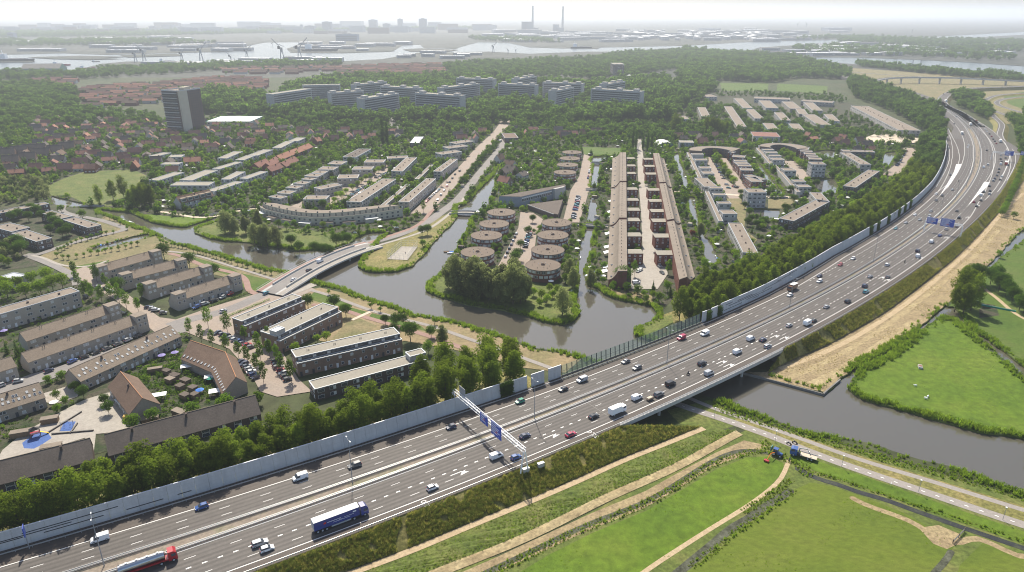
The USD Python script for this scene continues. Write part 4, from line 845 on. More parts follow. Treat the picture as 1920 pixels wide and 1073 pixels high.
# ---------------------------------------------------------------- twin terraces with swooping roofs
def swoop(label,ridge_in,ridge_out,eave_out,segs,wings,side,zs):
    """ridge_in / ridge_out: the edges of the flat top strip (photo points, near to far); eave_out: the low outer edge."""
    t = thing('swoop_roof_terrace',label,'terraced house'); zt,zl = 10.5,4.2
    ri,ro,eo = (GL(p,z) for p,z in ((ridge_in,zt),(ridge_out,zt),(eave_out,zl)))
    ln = lambda p,u: p[0] * (1 - u) + p[1] * u
    for k_,(u0,u1,dz) in enumerate(segs):
        m = MB(); P0 = []
        for u in (u0,u1):
            a_,b_,c_ = ln(ri,u),ln(ro,u),ln(eo,u); row = [(*a_,zt + dz)]
            for q in np.linspace(0,1,9): p = b_ * (1 - q) + c_ * q; row.append((*p,zl + dz + (zt - zl) * ((1 - q) ** 2.2)))
            P0.append(np.array(row))
        m.loft(P0,flip=side > 0); th = [r - (0,0,.35) for r in P0]; m.loft(th,flip=side < 0)
        for r,r2 in zip(P0,th): m.loft([r,r2])
        m.loft([np.array([P0[0][-1],P0[1][-1]]),np.array([th[0][-1],th[1][-1]])])
        rf = obj('roof',m,'tar_roof_look',t)
        w = MB(); a0,a1,c0,c1 = ln(ri,u0),ln(ri,u1),ln(eo,u0),ln(eo,u1); c0,c1 = c0 * .93 + a0 * .07,c1 * .93 + a1 * .07
        w.quad((*a0,0),(*a1,0),(*a1,zt + dz - .3),(*a0,zt + dz - .3)); w.quad((*c1,0),(*c0,0),(*c0,zl + dz),(*c1,zl + dz))
        for r in th: q = np.vstack([r[:-1],[[*(r[-1][:2] * .93 + r[0][:2] * .07),zl + dz]]]); q0 = q.copy(); q0[:,2] = 0; w.loft([q0,q])
        obj('wall',w,'red_brick_look',t)
        for i in range(int(np.linalg.norm(a1 - a0) / 6.5)):
            u = u0 + (i + .5) / int(np.linalg.norm(a1 - a0) / 6.5) * (u1 - u0); p = ln(ri,u) * .35 + ln(ro,u) * .65
            obj('roof_vent',MB().tube([(*p,zt + dz),(*p,zt + dz + .7)],.17,6),'dark_steel_look',t)
            if i % 3 == 0: p = ln(ro,u) * .45 + ln(eo,u) * .55; k2 = MB(); k2.box(-.9,.9,-.5,.5,-.1,.25); obj('roof_window',k2.moved(rotz(.2),(*p,zl + dz + (zt - zl) * .45 ** 2.2)),'window_look',t)
    for (A,B,dep) in wings:                                     # brick wings: near roof edge A-B at the front, depth away from the camera
        hw_ = 7.4; a_,b_ = G(*A,hw_),G(*B,hw_); u = b_ - a_; L = np.linalg.norm(u); u /= L; n_ = np.array([-u[1],u[0]]); n_ = n_ if n_ @ a_ > 0 else -n_
        q = np.array([a_,b_,b_ + n_ * dep,a_ + n_ * dep]); wg = obj('wing',MB().prism(q,0,hw_),'red_brick_look',t); obj('wing_roof',MB().prism(q + (q - q.mean(0)) * .02,hw_ + .003,hw_ + .28),'pale_roof_look',wg)
        aa = math.atan2(u[1],u[0])
        for fl,zc_ in ((0,1.6),(1,4.0),(2,6.1)):
            for i in range(3):
                if fl == 0 and i == 1: continue
                p = a_ + u * L * (i + .5) / 3 - n_ * .02; put(t,'window_small' if (i + fl) % 2 else 'window_small_curtained','window',(*p,zc_),aa)
        FOOT.append(Polygon(q).buffer(1))
    FOOT.append(Polygon(np.vstack([ri,eo[::-1]])).buffer(1.5))
wl = [tuple(Q(1060,400,x0,y,x1,y)) for x0,x1,y in ((690,872,455),(690,858,262),(690,840,92))] + [tuple(Q(1040,250,x0,y,x1,y)) for x0,x1,y in ((805,958,870),(805,945,758),(800,932,635),(800,912,458),(798,908,372),(796,902,290))]
swoop('left one of two long terraces with swooping roofs, white awnings along its garden side',Q(1060,400,692,645) + Q(1040,250,797,232),Q(1060,400,590,645) + Q(1040,250,735,232),Q(1060,400,468,738) + Q(1040,250,645,292),
      [(0,.30,0),(.305,.62,.9),(.625,1,1.7)],[(w[0],w[1],8.5) for w in wl],1,0)
wr = [tuple(Q(1060,400,x0,y,x1,y)) for x0,x1,y in ((1030,1222,470),(1003,1185,275),(980,1145,102))] + [tuple(Q(1040,250,x0,y,x1,y)) for x0,x1,y in ((1083,1238,885),(1065,1212,770),(1048,1190,645),(1025,1150,465),(1012,1128,378),(1000,1112,298))]
swoop('right one of two long terraces with swooping roofs, its end hidden by the motorway poplars',Q(1060,400,1262,690) + Q(1040,250,1100,240),Q(1060,400,1352,660) + Q(1040,250,1165,240),Q(1060,400,1436,660) + Q(1040,250,1222,302),
      [(-.02,.30,0),(.305,.62,.9),(.625,1,1.7)],[(w[0],w[1],8.5) for w in wr],-1,0)

# ---------------------------------------------------------------- blocks around planted courts, right of the twin terraces
wb = lambda lab,o,A,B,C,h=6.5,wall='white_wall_look',st=2,name='court_block',**kw: flat(name,lab,K(*o,*A)[0],K(*o,*B)[0],K(*o,*C)[0],h,wall,kw.pop('roof','tar_roof_look'),st,kw.pop('bay',4.2),'joined',cat='apartment block',seed=len(FOOT),**kw)
o1_ = (1240,250); G1 = 'white stepped houses left of the first planted court'; G2 = 'white stepped houses left of the second planted court'; ORD = ['foremost','second','third','fourth','fifth','sixth','seventh','eighth','ninth','tenth']
steps1 = [(690,905,850,905,680,860),(640,790,785,790,630,765),(590,695,730,695,580,672),(550,618,690,618,535,597),(475,455,595,455,460,425),(440,395,560,395,430,372),(385,305,518,305,375,285),(350,240,475,240,340,225),(330,200,455,200,325,188)]
for i,t in enumerate(steps1): wb(f'{ORD[i]} white stepped house left of the first planted court, counted from the motorway',o1_,t[:2],t[2:4],t[4:],7.5,group=G1,nowin=i > 6,bits=False)
wb('long low white strip with garden awnings below the first stepped row',o1_,(690,985),(530,650),(640,985),5.0,st=1,nowin=True,bits=False)
wb('long low white strip along the gardens of the upper first court',o1_,(500,600),(320,215),(455,600),5.0,st=1,nowin=True,bits=False)
wb('grey roofed row under the motorway poplars, white windows along its left side',(1240,400),(905,440),(1035,365),(745,105),7.0,'white_wall_look',2,D=None) if 0 else None
flat('court_block','grey roofed white row running into the motorway poplars',*K(1240,400,910,440,745,108,1040,370),7.0,'white_wall_look','tar_roof_look',2,4.4,'joined',cat='apartment block',seed=77)
flat('court_block','flat roofed link block behind the grey roofed white row',*K(1240,250,480,600,630,600,465,500),6.0,'white_wall_look','tar_roof_look',2,4.4,'joined',cat='apartment block',seed=78)
steps2 = [(1540,605,1680,605,1530,575),(1490,545,1620,545,1475,520),(1380,420,1510,420,1365,390),(1250,300,1380,300,1240,275),(1215,258,1345,258,1205,242),(1175,222,1305,222,1165,205),(1145,190,1265,190,1135,176),(1115,155,1230,155,1110,138)]
for i,t in enumerate(steps2): wb(f'{ORD[i]} white stepped house left of the second planted court, counted from the motorway',o1_,t[:2],t[2:4],t[4:],7.5,group=G2,nowin=i > 4,bits=False)
wb('long low white strip with garden awnings below the second stepped row',o1_,(1555,660),(1285,355),(1510,655),5.0,st=1,nowin=True,bits=False)
wb('low white strip along the gardens of the upper second court',o1_,(1250,345),(1095,165),(1205,340),5.0,st=1,nowin=True,bits=False)
r1 = [(1010,545,1140,545,1000,490),(915,470,1095,525,925,440),(890,415,1035,420,880,390),(865,370,1010,372,855,350),(840,345,985,345,830,322),(820,315,960,318,815,298),(790,265,930,275,780,240),(745,215,800,222,745,200)]
for i,t in enumerate(r1): wb(f'{ORD[i]} red brick house right of the first planted court, counted from the motorway',o1_,t[:2],t[2:4],t[4:],8.2,'red_brick_look',3,name='brick_court_house',group='red brick houses right of the first planted court',bits=False)
r2 = [(1660,292,1800,298,1650,270),(1630,262,1755,268,1620,245),(1600,235,1725,242,1590,215),(1560,205,1690,212,1550,190),(1510,178,1640,188,1500,150)]
for i,t in enumerate(r2): wb(f'{ORD[i]} red brick house right of the second planted court, counted from its villa',o1_,t[:2],t[2:4],t[4:],8.2,'red_brick_look',3,name='brick_court_house',group='red brick houses right of the second planted court',bits=False)
def arc_block(label,pts_out,pts_in,h,wall):
    a_,b_ = resamp(smooth_line(GL(pts_out,h),2),24),resamp(smooth_line(GL(pts_in,h),2),24); t = thing('curved_block',label,'apartment block'); q = np.vstack([a_,b_[::-1]])
    m = MB(); r_ = np.vstack([q,q[:1]]); m.loft([np.c_[r_,np.zeros(len(r_))],np.c_[r_,np.full(len(r_),h)]]); obj('wall',m,wall,t); m = MB(); m.loft([zc(a_,h),zc(b_,h)]); obj('roof',m,'tar_roof_look',t)
    e_ = MB(); e_.loft([zc(b_,h - .1),zc(b_,h + .3)]); e_.loft([zc(a_,h - .1),zc(a_,h + .3)]); obj('roof_edge',e_,'zinc_look',t)
    g = MB(); l_ = LineString(b_)
    for d in np.arange(1.5,l_.length - 2,4):
        p,s_ = l_.interpolate(d),l_.interpolate(d + 1.9); v = np.array([s_.x - p.x,s_.y - p.y]); n_ = np.array([v[1],-v[0]]) / 1.9 * .06; n_ = -n_ if n_ @ np.array([p.x,p.y]) > 0 else n_
        for zz in (1.6,4.4,7.0):
            f0 = [(p.x,p.y),(s_.x,s_.y),(s_.x + n_[0],s_.y + n_[1]),(p.x + n_[0],p.y + n_[1])]; g.hexa([(*c_,zz - .65) for c_ in f0],[(*c_,zz + .65) for c_ in f0])
    obj('window_glazing',g,'window_look',t,kind='stuff'); FOOT.append(Polygon(q).buffer(1))
arc_block('curved brick block closing the far end of the first planted court',K(1240,250,320,190,390,152,520,145,700,150,880,170),K(1240,250,455,200,470,178,560,165,680,175,760,215),8.6,'dark_brick_look')
arc_block('curved brick block closing the far end of the second planted court',K(1240,250,1105,145,1150,118,1280,110,1440,118,1640,160),K(1240,250,1225,160,1235,138,1320,128,1400,138,1510,180),8.6,'dark_brick_look')
for lab,A,B,C in (('pale cube villa standing in the pond at the end of the first court',(975,665),(1180,665),(955,607)),('pale cube villa with a roof storey at the end of the second court',(1690,350),(1845,352),(1655,315))):
    f_ = K(*o1_,*A,*B,*C); flat('cube_villa',lab,*f_,12.5,'concrete_wall_look','tar_roof_look',4,3.6,'joined',cat='apartment block',seed=len(FOOT),D=12.5)
wb('angled grey block, its near wing along the motorway trees',(1240,250),(1480,985),(1885,765),(1285,970),7.0,'dark_brick_look',2)
wb('angled grey block, short wing turned toward the ponds',(1240,250),(1745,765),(1655,660),(1880,750),7.0,'white_wall_look',2,D=9)
wb('second angled grey block, wing along the motorway trees by the long pond',(1600,250),(25,610),(295,425),(-110,560),7.0,'dark_brick_look',2,D=10)
wb('second angled grey block, wing with white balconies above the court garden',(1600,250),(80,350),(-150,215),(150,335),7.0,'white_wall_look',2,D=10)
wb('dark brick wing at the head of the second angled block',(1600,250),(-110,205),(245,215),(-110,185),7.0,'dark_brick_look',2)
# ---------------------------------------------------------------- two storey rows, tower, slabs and the old village
o2_ = (260,240)
ROWS2 = [((600,588),(885,475),(515,560),'pale roofed row with a brick end wall in the middle of the left quarter'),((905,462),(1160,385),(845,450),'pale roofed row directly behind the big round trees'),((1020,578),(1195,490),(965,555),'pale roofed row left of a dark conifer pair'),
         ((1215,572),(1445,490),(1160,555),'pale roofed row nearest the stepped sandy blocks'),((850,712),(1175,605),(795,690),'pale roofed row behind the dormered row end'),((350,645),(780,645),(370,605),'pale roofed row lying crosswise above the dormered row'),
         ((225,590),(510,500),(190,560),'pale roofed white row by the tall left trees'),((985,342),(1165,265),(930,320),'pale roofed row below the old village'),((1175,362),(1305,310),(1115,345),'short pale roofed row left of the red tiled row'),((1330,310),(1500,245),(1270,290),'pale roofed row with a bright gable house behind it'),
         ((1590,225),(1740,150),(1535,205),'pale roofed row left of the upper red tiled roofs'),((1780,150),(1870,110),(1720,130),'rearmost pale roofed row beside the village trees'),((200,320),(365,280),(190,295),'narrow pale roofed row among the village houses'),((330,330),(480,325),(330,305),'small white flat roofed row among the village houses'),((245,410),(440,410),(245,385),'low pale roofed row behind the meadow trees')]
for A,B,C,lab in ROWS2: flat('pale_roof_row',lab,*K(*o2_,*A,*B,*C),6.0,'white_wall_look','pale_roof_look',2,5.0,'joined',cat='terraced house',seed=len(FOOT),bits=False)
def gb(lab,o,A,B,zr=8.5,w=9.5,e=4.6,wall='red_brick_look',roof='red_tile_look',**kw): return gable(kw.pop('name','gabled_row'),lab,*K(*o,*A,*B),zr,w,e,wall,roof,seed=len(FOOT),cat='terraced house',**kw)
gb('long bright red tiled row running up to the village',o2_,(1540,312),(1900,172)); gb('dull red tiled row with white dormers below the bright red row',o2_,(1420,395),(1530,320),roof='dull_red_tile_look'); gb('brown red tiled row parallel to the bright red row',o2_,(1590,390),(1740,318),roof='dull_red_tile_look')
gb('dull red tiled row end with roof windows beside the garden trees',o2_,(1290,400),(1420,345),roof='dull_red_tile_look'); gb('bright red tiled row at the upper end of the long red roofs',(480,240),(650,110),(705,100)); gb('dull red tiled row with bright roof windows next to the stepped sandy blocks',o2_,(1430,440),(1590,385),roof='dull_red_tile_look'); gb('orange roofed pair of houses under the poplars',o2_,(500,330),(690,320))
dorm,Ld,angd,od = gb('brown row with five white dormers above the canal bend',o2_,(420,775),(790,690),9.5,10,5,'white_wall_look','brown_tile_look',name='dormer_row')
for i in range(5):
    x = (i + .6) * Ld / 5.3; m = MB(); m.box(x - 2,x + 2,.6,4.5,5.6,8.3); d_ = obj('dormer',m,'white_wall_look',dorm); obj('dormer_window',MB().box(x - 1.6,x + 1.6,.5,.6,6.3,7.7),'window_look',d_); obj('dormer_roof',MB().box(x - 2.2,x + 2.2,.4,4.6,8.304,8.5),'tan_tile_look',d_)
o5_ = (0,380)
for A,B,C,lab in (((705,195),(985,285),(835,160),'brick row with six chimney stacks by the boat pond lane'),((455,118),(690,182),(575,92),'brick row behind the boat pond lane row'),((130,345),(405,440),(270,295),'brick row above the hedged corner at the left'),((-90,275),(130,330),(40,210),'brick row cut by the left picture edge'),((-60,135),(550,15),(-60,105),'long dark brick row under the willow wood at the left')):
    flat('dark_brick_row',lab,*K(*o5_,*A,*B,*C),6.2,'dark_brick_look','tar_roof_look',2,5.2,'joined',cat='terraced house',seed=len(FOOT))
flat('shed_hall','grey hall roof with a red stripe at the left picture edge',(-40,500),(22,530),(-10,494),5.5,'white_wall_look','zinc_look',1,6,'joined',cat='hall',nowin=True,bits=False) if 0 else None
flat('shed_hall','grey hall roof cut by the left picture edge below the round trees',*K(0,380,150,860,0,830,175,785),5.0,'white_wall_look','zinc_look',1,6,'joined',cat='hall',nowin=True,bits=False)
# NE estate
o6_ = (1240,140)
NE = [((915,374),(810,264),(985,345)),((1045,492),(935,385),(1130,475)),((845,582),(700,355),(930,555)),((450,467),(405,365),(525,432)),((1170,374),(1085,288),(1275,345)),((1440,382),(1345,300),(1530,352)),((1690,402),(1590,310),(1765,372)),((1340,512),(1260,422),(1420,488)),
      ((1540,442),(1500,382),(1620,420)),((1745,562),(1570,442),(1860,540)),((1890,520),(1815,442),(1960,490)),((1190,612),(1130,542),(1290,590)),((1480,622),(1420,547),(1570,590)),((1040,268),(1440,282),(1040,248)),((1560,298),(1910,318),(1560,278)),((505,250),(625,250),(505,222)),((235,500),(320,500),(235,465))]
for i,(A,B,C) in enumerate(NE):
    gr = i in (11,12); flat('estate_row',('green walled flat roofed row in the far right estate' if gr else 'pale flat roofed row in the far right estate between motorway and playing fields'),*K(*o6_,*A,*B,*C),6.8,'green_wall_look' if gr else ('white_wall_look','concrete_wall_look','grey_brick_look')[i % 3],'tar_roof_look',2,5,'joined',cat='terraced house',seed=i,bits=False,
         group='green walled rows in the far right estate' if gr else 'pale rows in the far right estate')
flat('estate_row','very long grey row beside the dense poplar belt of the motorway',*K(1280,0,0,0)[0:0] or Q(1280,0,1205,728,940,592,1262,700,s=2.981),7.0,'white_wall_look','tar_roof_look',2,5,'joined',cat='terraced house',seed=5)
flat('estate_hall','wide hall with a pink tiled roof at the near edge of the far right estate',*K(*o6_,1030,690,1330,700,1020,640),6,'white_wall_look','dull_red_tile_look',1,6,'joined',cat='hall',seed=6,bits=False)
flat('estate_hall','grey cube building left of the planted courts',*K(1240,250,210,105,365,108,212,80),6.5,'blue_grey_wall_look','pale_roof_look',2,5,'joined',cat='hall',seed=7,bits=False)
# greenhouse arch
gh = thing('arched_shed','white arched shed roof behind the twin terraces','shed',(*G(*K(1040,250,1160,165)[0]),0),.1); a = np.linspace(0,np.pi,12); Lg = 20; pr = np.c_[9 - 9 * np.cos(a),np.zeros(12),1.5 + 5 * np.sin(a)]
m = MB(); m.loft([pr,pr + (0,Lg,0)]); obj('roof',m,'white_roof_look',gh); m = MB(); m.add(pr,[[0,i + 1,i] for i in range(1,11)]); m.box(0,18,.1,Lg,0,1.5); obj('wall',m,'green_wall_look',gh)
# the tower
to,ta,tL,tD = frame((302,170.4),(335.5,171.8),(361,166),53.0)
tw = thing('tower_block','tall grey tower block with dark balconies and a yellow corner strip','tower block',(*to,0),ta)
block_geo(tw,tL,tD,53.0,'dark_brick_look','tar_roof_look',pz=1.2)
obj('roof_house',MB().box(tL * .5,tL * .8,tD * .4,tD * .7,53,56.5),'cream_wall_look',tw)
for k in range(17):
    z0 = 2.5 + k * 2.95; obj('balcony',MB().box(.3,tL - 4.4,-1.5,.0,z0,z0 + 1.05),'dark_concrete_look' if k % 2 else 'concrete_wall_look',tw); g = MB()
    for i in range(9): x = .8 + i * (tL - 5.5) / 9; g.box(x,x + 2.2,-.12,.02,z0 + 1.15,z0 + 2.7)
    obj('window_glazing',g,'window_look',tw,kind='stuff'); g = MB()
    for i in range(5): y = tD * (.48 + i * .1); g.box(tL - .05,tL + .1,y,y + 1.5,z0 + .9,z0 + 2.2)
    obj('window_glazing',g,'window_look',tw,kind='stuff')
obj('yellow_strip',MB().box(tL - 2.6,tL + .12,-.15,tD * .36,0,53.3),'cream_wall_look',tw)
# slabs
o7 = lambda *p: Q(640,0,*p,s=2.981)
SLABS = [((125,552),(322,522),(85,545),'slab block with a broad white end wall behind the big poplars'),((410,520),(665,537),(690,530),'slab block seen straight on, white end wall on its right'),((-60,520),(125,508),(110,498),'slab block behind the poplars at the left of the slab group'),((80,474),(255,458),(55,468),'distant slab block on the left with a low roof line'),
         ((215,482),(430,494),(450,486),'slab block behind the straight one, partly hidden by trees'),((570,492),(775,468),(535,486),'angled slab block right of the straight one'),((640,436),(850,444),(875,434),'rear slab block in the middle of the group'),((875,468),(1085,477),(1105,468),'slab block in the centre with a dark end wall'),((985,442),(1092,426),(950,434),'short rear slab block seen at an angle'),
         ((1125,460),(1345,469),(1368,460),'slab block right of the centre'),((1200,508),(1300,488),(1170,500),'angled front slab block standing among tall dark poplars'),((1395,496),(1675,513),(1690,503),'rightmost front slab block seen straight on'),((1480,472),(1588,455),(1450,464),'angled slab block behind the rightmost front slab')]
for i,(A,B,C,lab) in enumerate(SLABS + [None] * 0):
    h = 30.0; o,ang,L,D = frame(*o7(*A,*B,*C),h); D = min(max(D,10),14)
    b = thing('slab_block',lab,'apartment block',(*o,0),ang,'long nine storey slab blocks'); block_geo(b,L,D,h,'concrete_wall_look','pale_roof_look')
    for f in facing(o,ang,L,D):
        if f not in ('front','back'): continue
        y0,y1 = (-.35,.0) if f == 'front' else (D,D + .35)
        for k in range(9): obj('gallery',MB().box(1.5,L - 1.5,y0,y1,1.2 + k * 3.28,2.5 + k * 3.28),'concrete_wall_look',b)
        g = MB(); g.box(2,L - 2,y0 * .3 if f == 'front' else D,.02 if f == 'front' else D + .1,.9,h - 1.2); obj('window_glazing',g,'blue_grey_wall_look' if 0 else 'window_look',b,kind='stuff')
    for x in (L * .12,L * .55,L * .88): obj('lift_house',MB().box(x - 4,x + 4,D * .2,D * .8,h,h + 3),'white_wall_look',b)
    FOOT.append(foot(o,ang,L,D,17))
for A,B,C,lab in (((1525,528),(1740,497),(1495,522),'slab block left of the others with a white end wall'),((1690,478),(1900,474),(1680,466),'low roofed rear slab block at the left of the group')):
    f_ = Q(0,0,*A,*B,*C,s=2.981); h = 30; o,ang,L,D = frame(*f_,h); D = min(max(D,10),14); b = thing('slab_block',lab,'apartment block',(*o,0),ang,'long nine storey slab blocks'); block_geo(b,L,D,h,'concrete_wall_look','pale_roof_look')
    for k in range(9): obj('gallery',MB().box(1.5,L - 1.5,-.35,0,1.2 + k * 3.28,2.5 + k * 3.28),'concrete_wall_look',b)
    g = MB(); g.box(2,L - 2,-.1,.02,.9,h - 1.2); obj('window_glazing',g,'window_look',b,kind='stuff'); FOOT.append(foot(o,ang,L,D,17))
flat('shop_hall','wide low shopping hall with a turquoise roof edge beside the tower',*Q(0,0,1150,680,1400,680,1150,650,s=2.981),6.0,'white_wall_look','white_roof_look',1,8,'joined',cat='hall',edge='green_fabric_look',bits=False,seed=4)
flat('block_tower','dark tower block standing in the distant wood',*o7(1520,360,1582,360,1520,352),30,'dark_brick_look','pale_roof_look',10,4,'joined',cat='tower block',bits=False,seed=5)
flat('long_hall','long white low building at the edge of the distant wood',*o7(1595,424,1745,428,1595,418),9,'white_wall_look','white_roof_look',2,6,'joined',cat='hall',bits=False,seed=6)
# village houses
def cottage(p,L,W,ze,zr,ang,wall,roof,label,group,detail=True):
    c,s = math.cos(ang),math.sin(ang); o = np.asarray(p) - np.array([c * L / 2 - s * W / 2,s * L / 2 + c * W / 2])
    b = thing('village_house',label,'house',(*o,0),ang,group); gable_geo(b,L,0,W / 2,W,ze,zr,ze,wall,roof,ridge='tan_tile_look')
    if detail:
        g,fr_ = MB(),MB()
        for f in facing(o,ang,L,W):
            n_ = 3 if f in ('front','back') else 2
            for i in range(n_):
                for zc_ in ((1.4,ze - .9) if ze > 4.2 else (1.4,)):
                    length = L if f in ('front','back') else W; (fx,fy),a,_ = FACE[f](L,W,(i + .5) * length / n_); q = MB().box(-.8,.8,-.06,.02,-.6,.6); g.add(q.data()[0] @ rotz(a).T + (fx,fy,zc_),q.data()[1])
        if g.n: obj('window_glazing',g,'curtain_look' if R.random() < .4 else 'window_look',b,kind='stuff')
        x = L * R.uniform(.2,.8); obj('chimney',MB().box(x - .4,x + .4,W / 2 - .4,W / 2 + .4,zr - .4,zr + 1),'dark_brick_look',b)
    FOOT.append(foot(o,ang,L,W)); return b
def free(p,r=1.0):
    q = Point(p).buffer(r); return not any(f.intersects(q) for f in FOOT)
VROOF = {'red': ('red_tile_look','red_brick_look'),'dull red': ('dull_red_tile_look','brown_brick_look'),'dark': ('dark_tile_look','brown_brick_look'),'brown': ('brown_tile_look','white_wall_look')}
def village(poly_px,spacing,base,seed,place,size=(9,14),limit=999):
    r = random.Random(seed); P_ = PG(poly_px); n_ = 0
    for p in scatter(P_,spacing,seed):
        if n_ >= limit: break
        if not free(p,6): continue
        k_ = r.choice(['red','dull red','dark','dark','brown','dull red']); roof,wall = VROOF[k_]
        cottage(p,r.uniform(*size),r.uniform(7,9),r.uniform(3,5),r.uniform(7,9),base + r.choice([0,0,math.pi / 2]) + r.uniform(-.15,.15),wall if r.random() < .7 else 'white_wall_look',roof,f'{k_} roofed gabled house {place}',f'{k_} roofed houses {place}'); n_ += 1
for x,y in ((80,275),(220,250),(345,228),(425,225),(120,355),(310,322),(470,272),(620,242),(750,203)):
    p = G(*K(0,240,x,y)[0],6); cottage(p,15,12,4.5,11,.35 + (0 if x > 400 else .05),'brown_brick_look','brown_tile_look' if 0 else 'dark_tile_look','steep dark roofed house with small roof windows in the double row at the left','steep dark roofed houses in a double row')
village([(60,225),(300,232),(480,236),(640,250),(760,250),(770,268),(640,270),(560,268),(500,262),(480,275),(400,290),(340,300),(250,320),(150,322),(90,315),(60,280)],18,.3,31,'in the old village left of the main street')
village([(-10,280),(110,300),(160,315),(230,318),(240,306),(330,300),(330,330),(250,318),(100,330),(-10,335)],20,.25,32,'behind the rough meadow at the left',limit=18)
village([(850,235),(925,235),(915,262),(880,275),(850,265)],20,.2,33,'beside the upper end of the main street',limit=7)
village([(965,236),(1120,240),(1150,248),(1120,262),(1000,262),(960,250)],20,.05,34,'behind the far round houses',limit=12)
village([(1240,242),(1330,245),(1380,255),(1420,262),(1400,275),(1300,272),(1240,262)],20,.1,35,'behind the planted courts',limit=10)
village([(1520,255),(1600,262),(1640,280),(1620,300),(1560,275),(1500,272)],20,.4,36,'by the sandy field near the motorway belt',limit=10)
village([(925,300),(960,292),(1000,300),(1010,320),(985,345),(940,350),(935,330)],22,.9,37,'on the green island by the narrow canals',limit=6)
# far rows of red roofs
def far_rows(poly_px,dy,lx,seed,place,roof=('dull_red_tile_look','red_tile_look','brown_tile_look')):
    P_ = PG(poly_px); r = random.Random(seed); x0,y0,x1,y1 = P_.bounds; y = y0; n_ = 0
    while y < y1:
        x = x0 + r.uniform(0,lx)
        while x < x1:
            L = lx * r.uniform(.6,1.1)
            if P_.contains(Point(x + L / 2,y)) and free((x + L / 2,y),8):
                b = thing('red_roof_row',f'distant red roofed terraced row {place}','terraced house',(x,y,0),r.uniform(-.06,.06) + .08,f'red roofed rows {place}')
                gable_geo(b,L,0,4.5,9,5,8.5,5,'red_brick_look' if r.random() < .6 else 'white_wall_look',r.choice(roof),ridge='tan_tile_look'); n_ += 1
            x += L + r.uniform(6,16)
        y += dy * r.uniform(.9,1.1)
    return n_
far_rows([(145,168),(300,158),(420,148),(492,150),(497,166),(440,180),(366,186),(300,196),(170,207),(150,190)],28,37,41,'in the large estate behind the tower')
far_rows([(65,150),(132,148),(137,163),(70,165)],32,36,42,'at the far left')
far_rows([(630,127),(821,121),(841,141),(670,147),(630,145)],35,39,43,'beyond the slab blocks')
far_rows([(400,128),(520,128),(640,120),(640,132),(520,142),(420,140)],46,42,44,'near the shipyards')
# ---------------------------------------------------------------- grounds, streets and paths of the town
TOWN = PG([(-100,232),(400,225),(900,228),(1250,225),(1650,250),(1735,285),(1690,345),(1600,420),(1440,500),(1262,560),(1235,590),(1110,545),(860,485),(640,450),(400,412),(200,396),(90,375),(-100,390)])
ESTATE = PG([(-120,590),(150,520),(330,600),(480,765),(0,905),(-150,930)])
cover('garden_ground',PG([(1260,205),(1330,168),(1440,182),(1590,192),(1720,240),(1735,285),(1650,252),(1250,232)]),'garden_look'); cover('garden_ground',TOWN,'garden_look'); cover('garden_ground',ESTATE,'garden_look')
cover('garden_ground',PG([(-120,400),(60,385),(140,395),(165,435),(110,455),(60,475),(70,500),(-100,520)]),'garden_look')
sb_ = np.linspace(-108,112,60); sw_ = np.linspace(206,880,160)
for ss in (sb_,sw_):
    pl = Polygon(np.vstack([at(ss,lambda x: oW(x) - .5,0)[:,:2],at(ss,lambda x: oW(x) + 26,0)[::-1,:2]])).buffer(0); cover('belt_ground',pl,'verge_look')
for s0,s1,w in ((-108,60,4.5),(250,520,5)):
    q = at(np.linspace(s0,s1,40),lambda x: oW(x) + 15.5,0)[:,:2]; cover('belt_ditch',LineString(q).buffer(w / 2),'river_look')
cover('rough_meadow',PG([(83,352),(120,335),(160,322),(250,318),(275,330),(262,350),(240,372),(205,388),(165,384),(125,366),(98,368)]),'wild_grass_look')
cover('reed_bank',PG([(268,404),(285,402),(330,408),(395,405),(420,408),(395,414),(367,424),(347,430),(320,427),(285,421)]),'meadow_look')
cover('reed_bank',PG([(363,432),(400,416),(440,425),(560,430),(660,440),(690,437),(664,444),(650,466),(625,476),(590,472),(555,474),(500,465),(430,456),(395,450),(365,440)]),'wild_grass_look')
cover('park_grass',PG([(70,485),(95,468),(150,445),(170,428),(200,402),(246,424),(290,442),(330,459),(414,479),(500,505),(560,520),(585,532),(540,545),(500,548),(470,552),(445,525),(330,500),(290,478),(170,512),(120,512)]),'dry_grass_look')
cover('lawn',PG([(140,500),(205,488),(200,500),(150,515)]),'lawn_look'); cover('lawn',PG([(316,474),(345,476),(365,483),(431,503),(452,514),(452,517),(414,506),(372,494),(347,482)]),'lawn_look')
cover('lawn',PG([(452,513),(515,528),(500,545),(473,545),(466,530)]),'lawn_look'); cover('lawn',PG([(345,488),(372,499),(440,516),(458,535),(455,548),(440,520),(390,505)]),'lawn_look')
cover('park_grass',PG([(560,548),(600,540),(645,550),(708,571),(778,594),(859,609),(922,628),(1000,656),(1055,664),(1090,674),(1060,700),(980,690),(870,660),(760,640),(680,650),(600,640),(560,600)]),'dry_bank_look')
cover('lawn',PG([(590,548),(625,560),(662,572),(655,578),(600,568),(575,560)]),'lawn_look'); cover('lawn',PG([(650,575),(690,586),(684,592),(655,582)]),'lawn_look'); cover('lawn',PG([(698,588),(790,612),(800,622),(730,606),(690,596)]),'lawn_look')
cover('court_grass',PG([(620,638),(650,606),(675,598),(708,612),(680,628)]),'dry_grass_look')
cover('peninsula_grass',PG([(671,501),(672,482),(720,460),(790,428),(830,405),(856,396),(856,410),(828,440),(812,460),(795,482),(773,502),(741,512),(700,512)]),'verge_look')
cover('island_grass',PG([(845,480),(930,500),(1010,535),(1075,540),(1080,570),(1090,590),(1056,612),(989,595),(900,578),(812,556),(797,544),(816,522)]),'wild_grass_look')
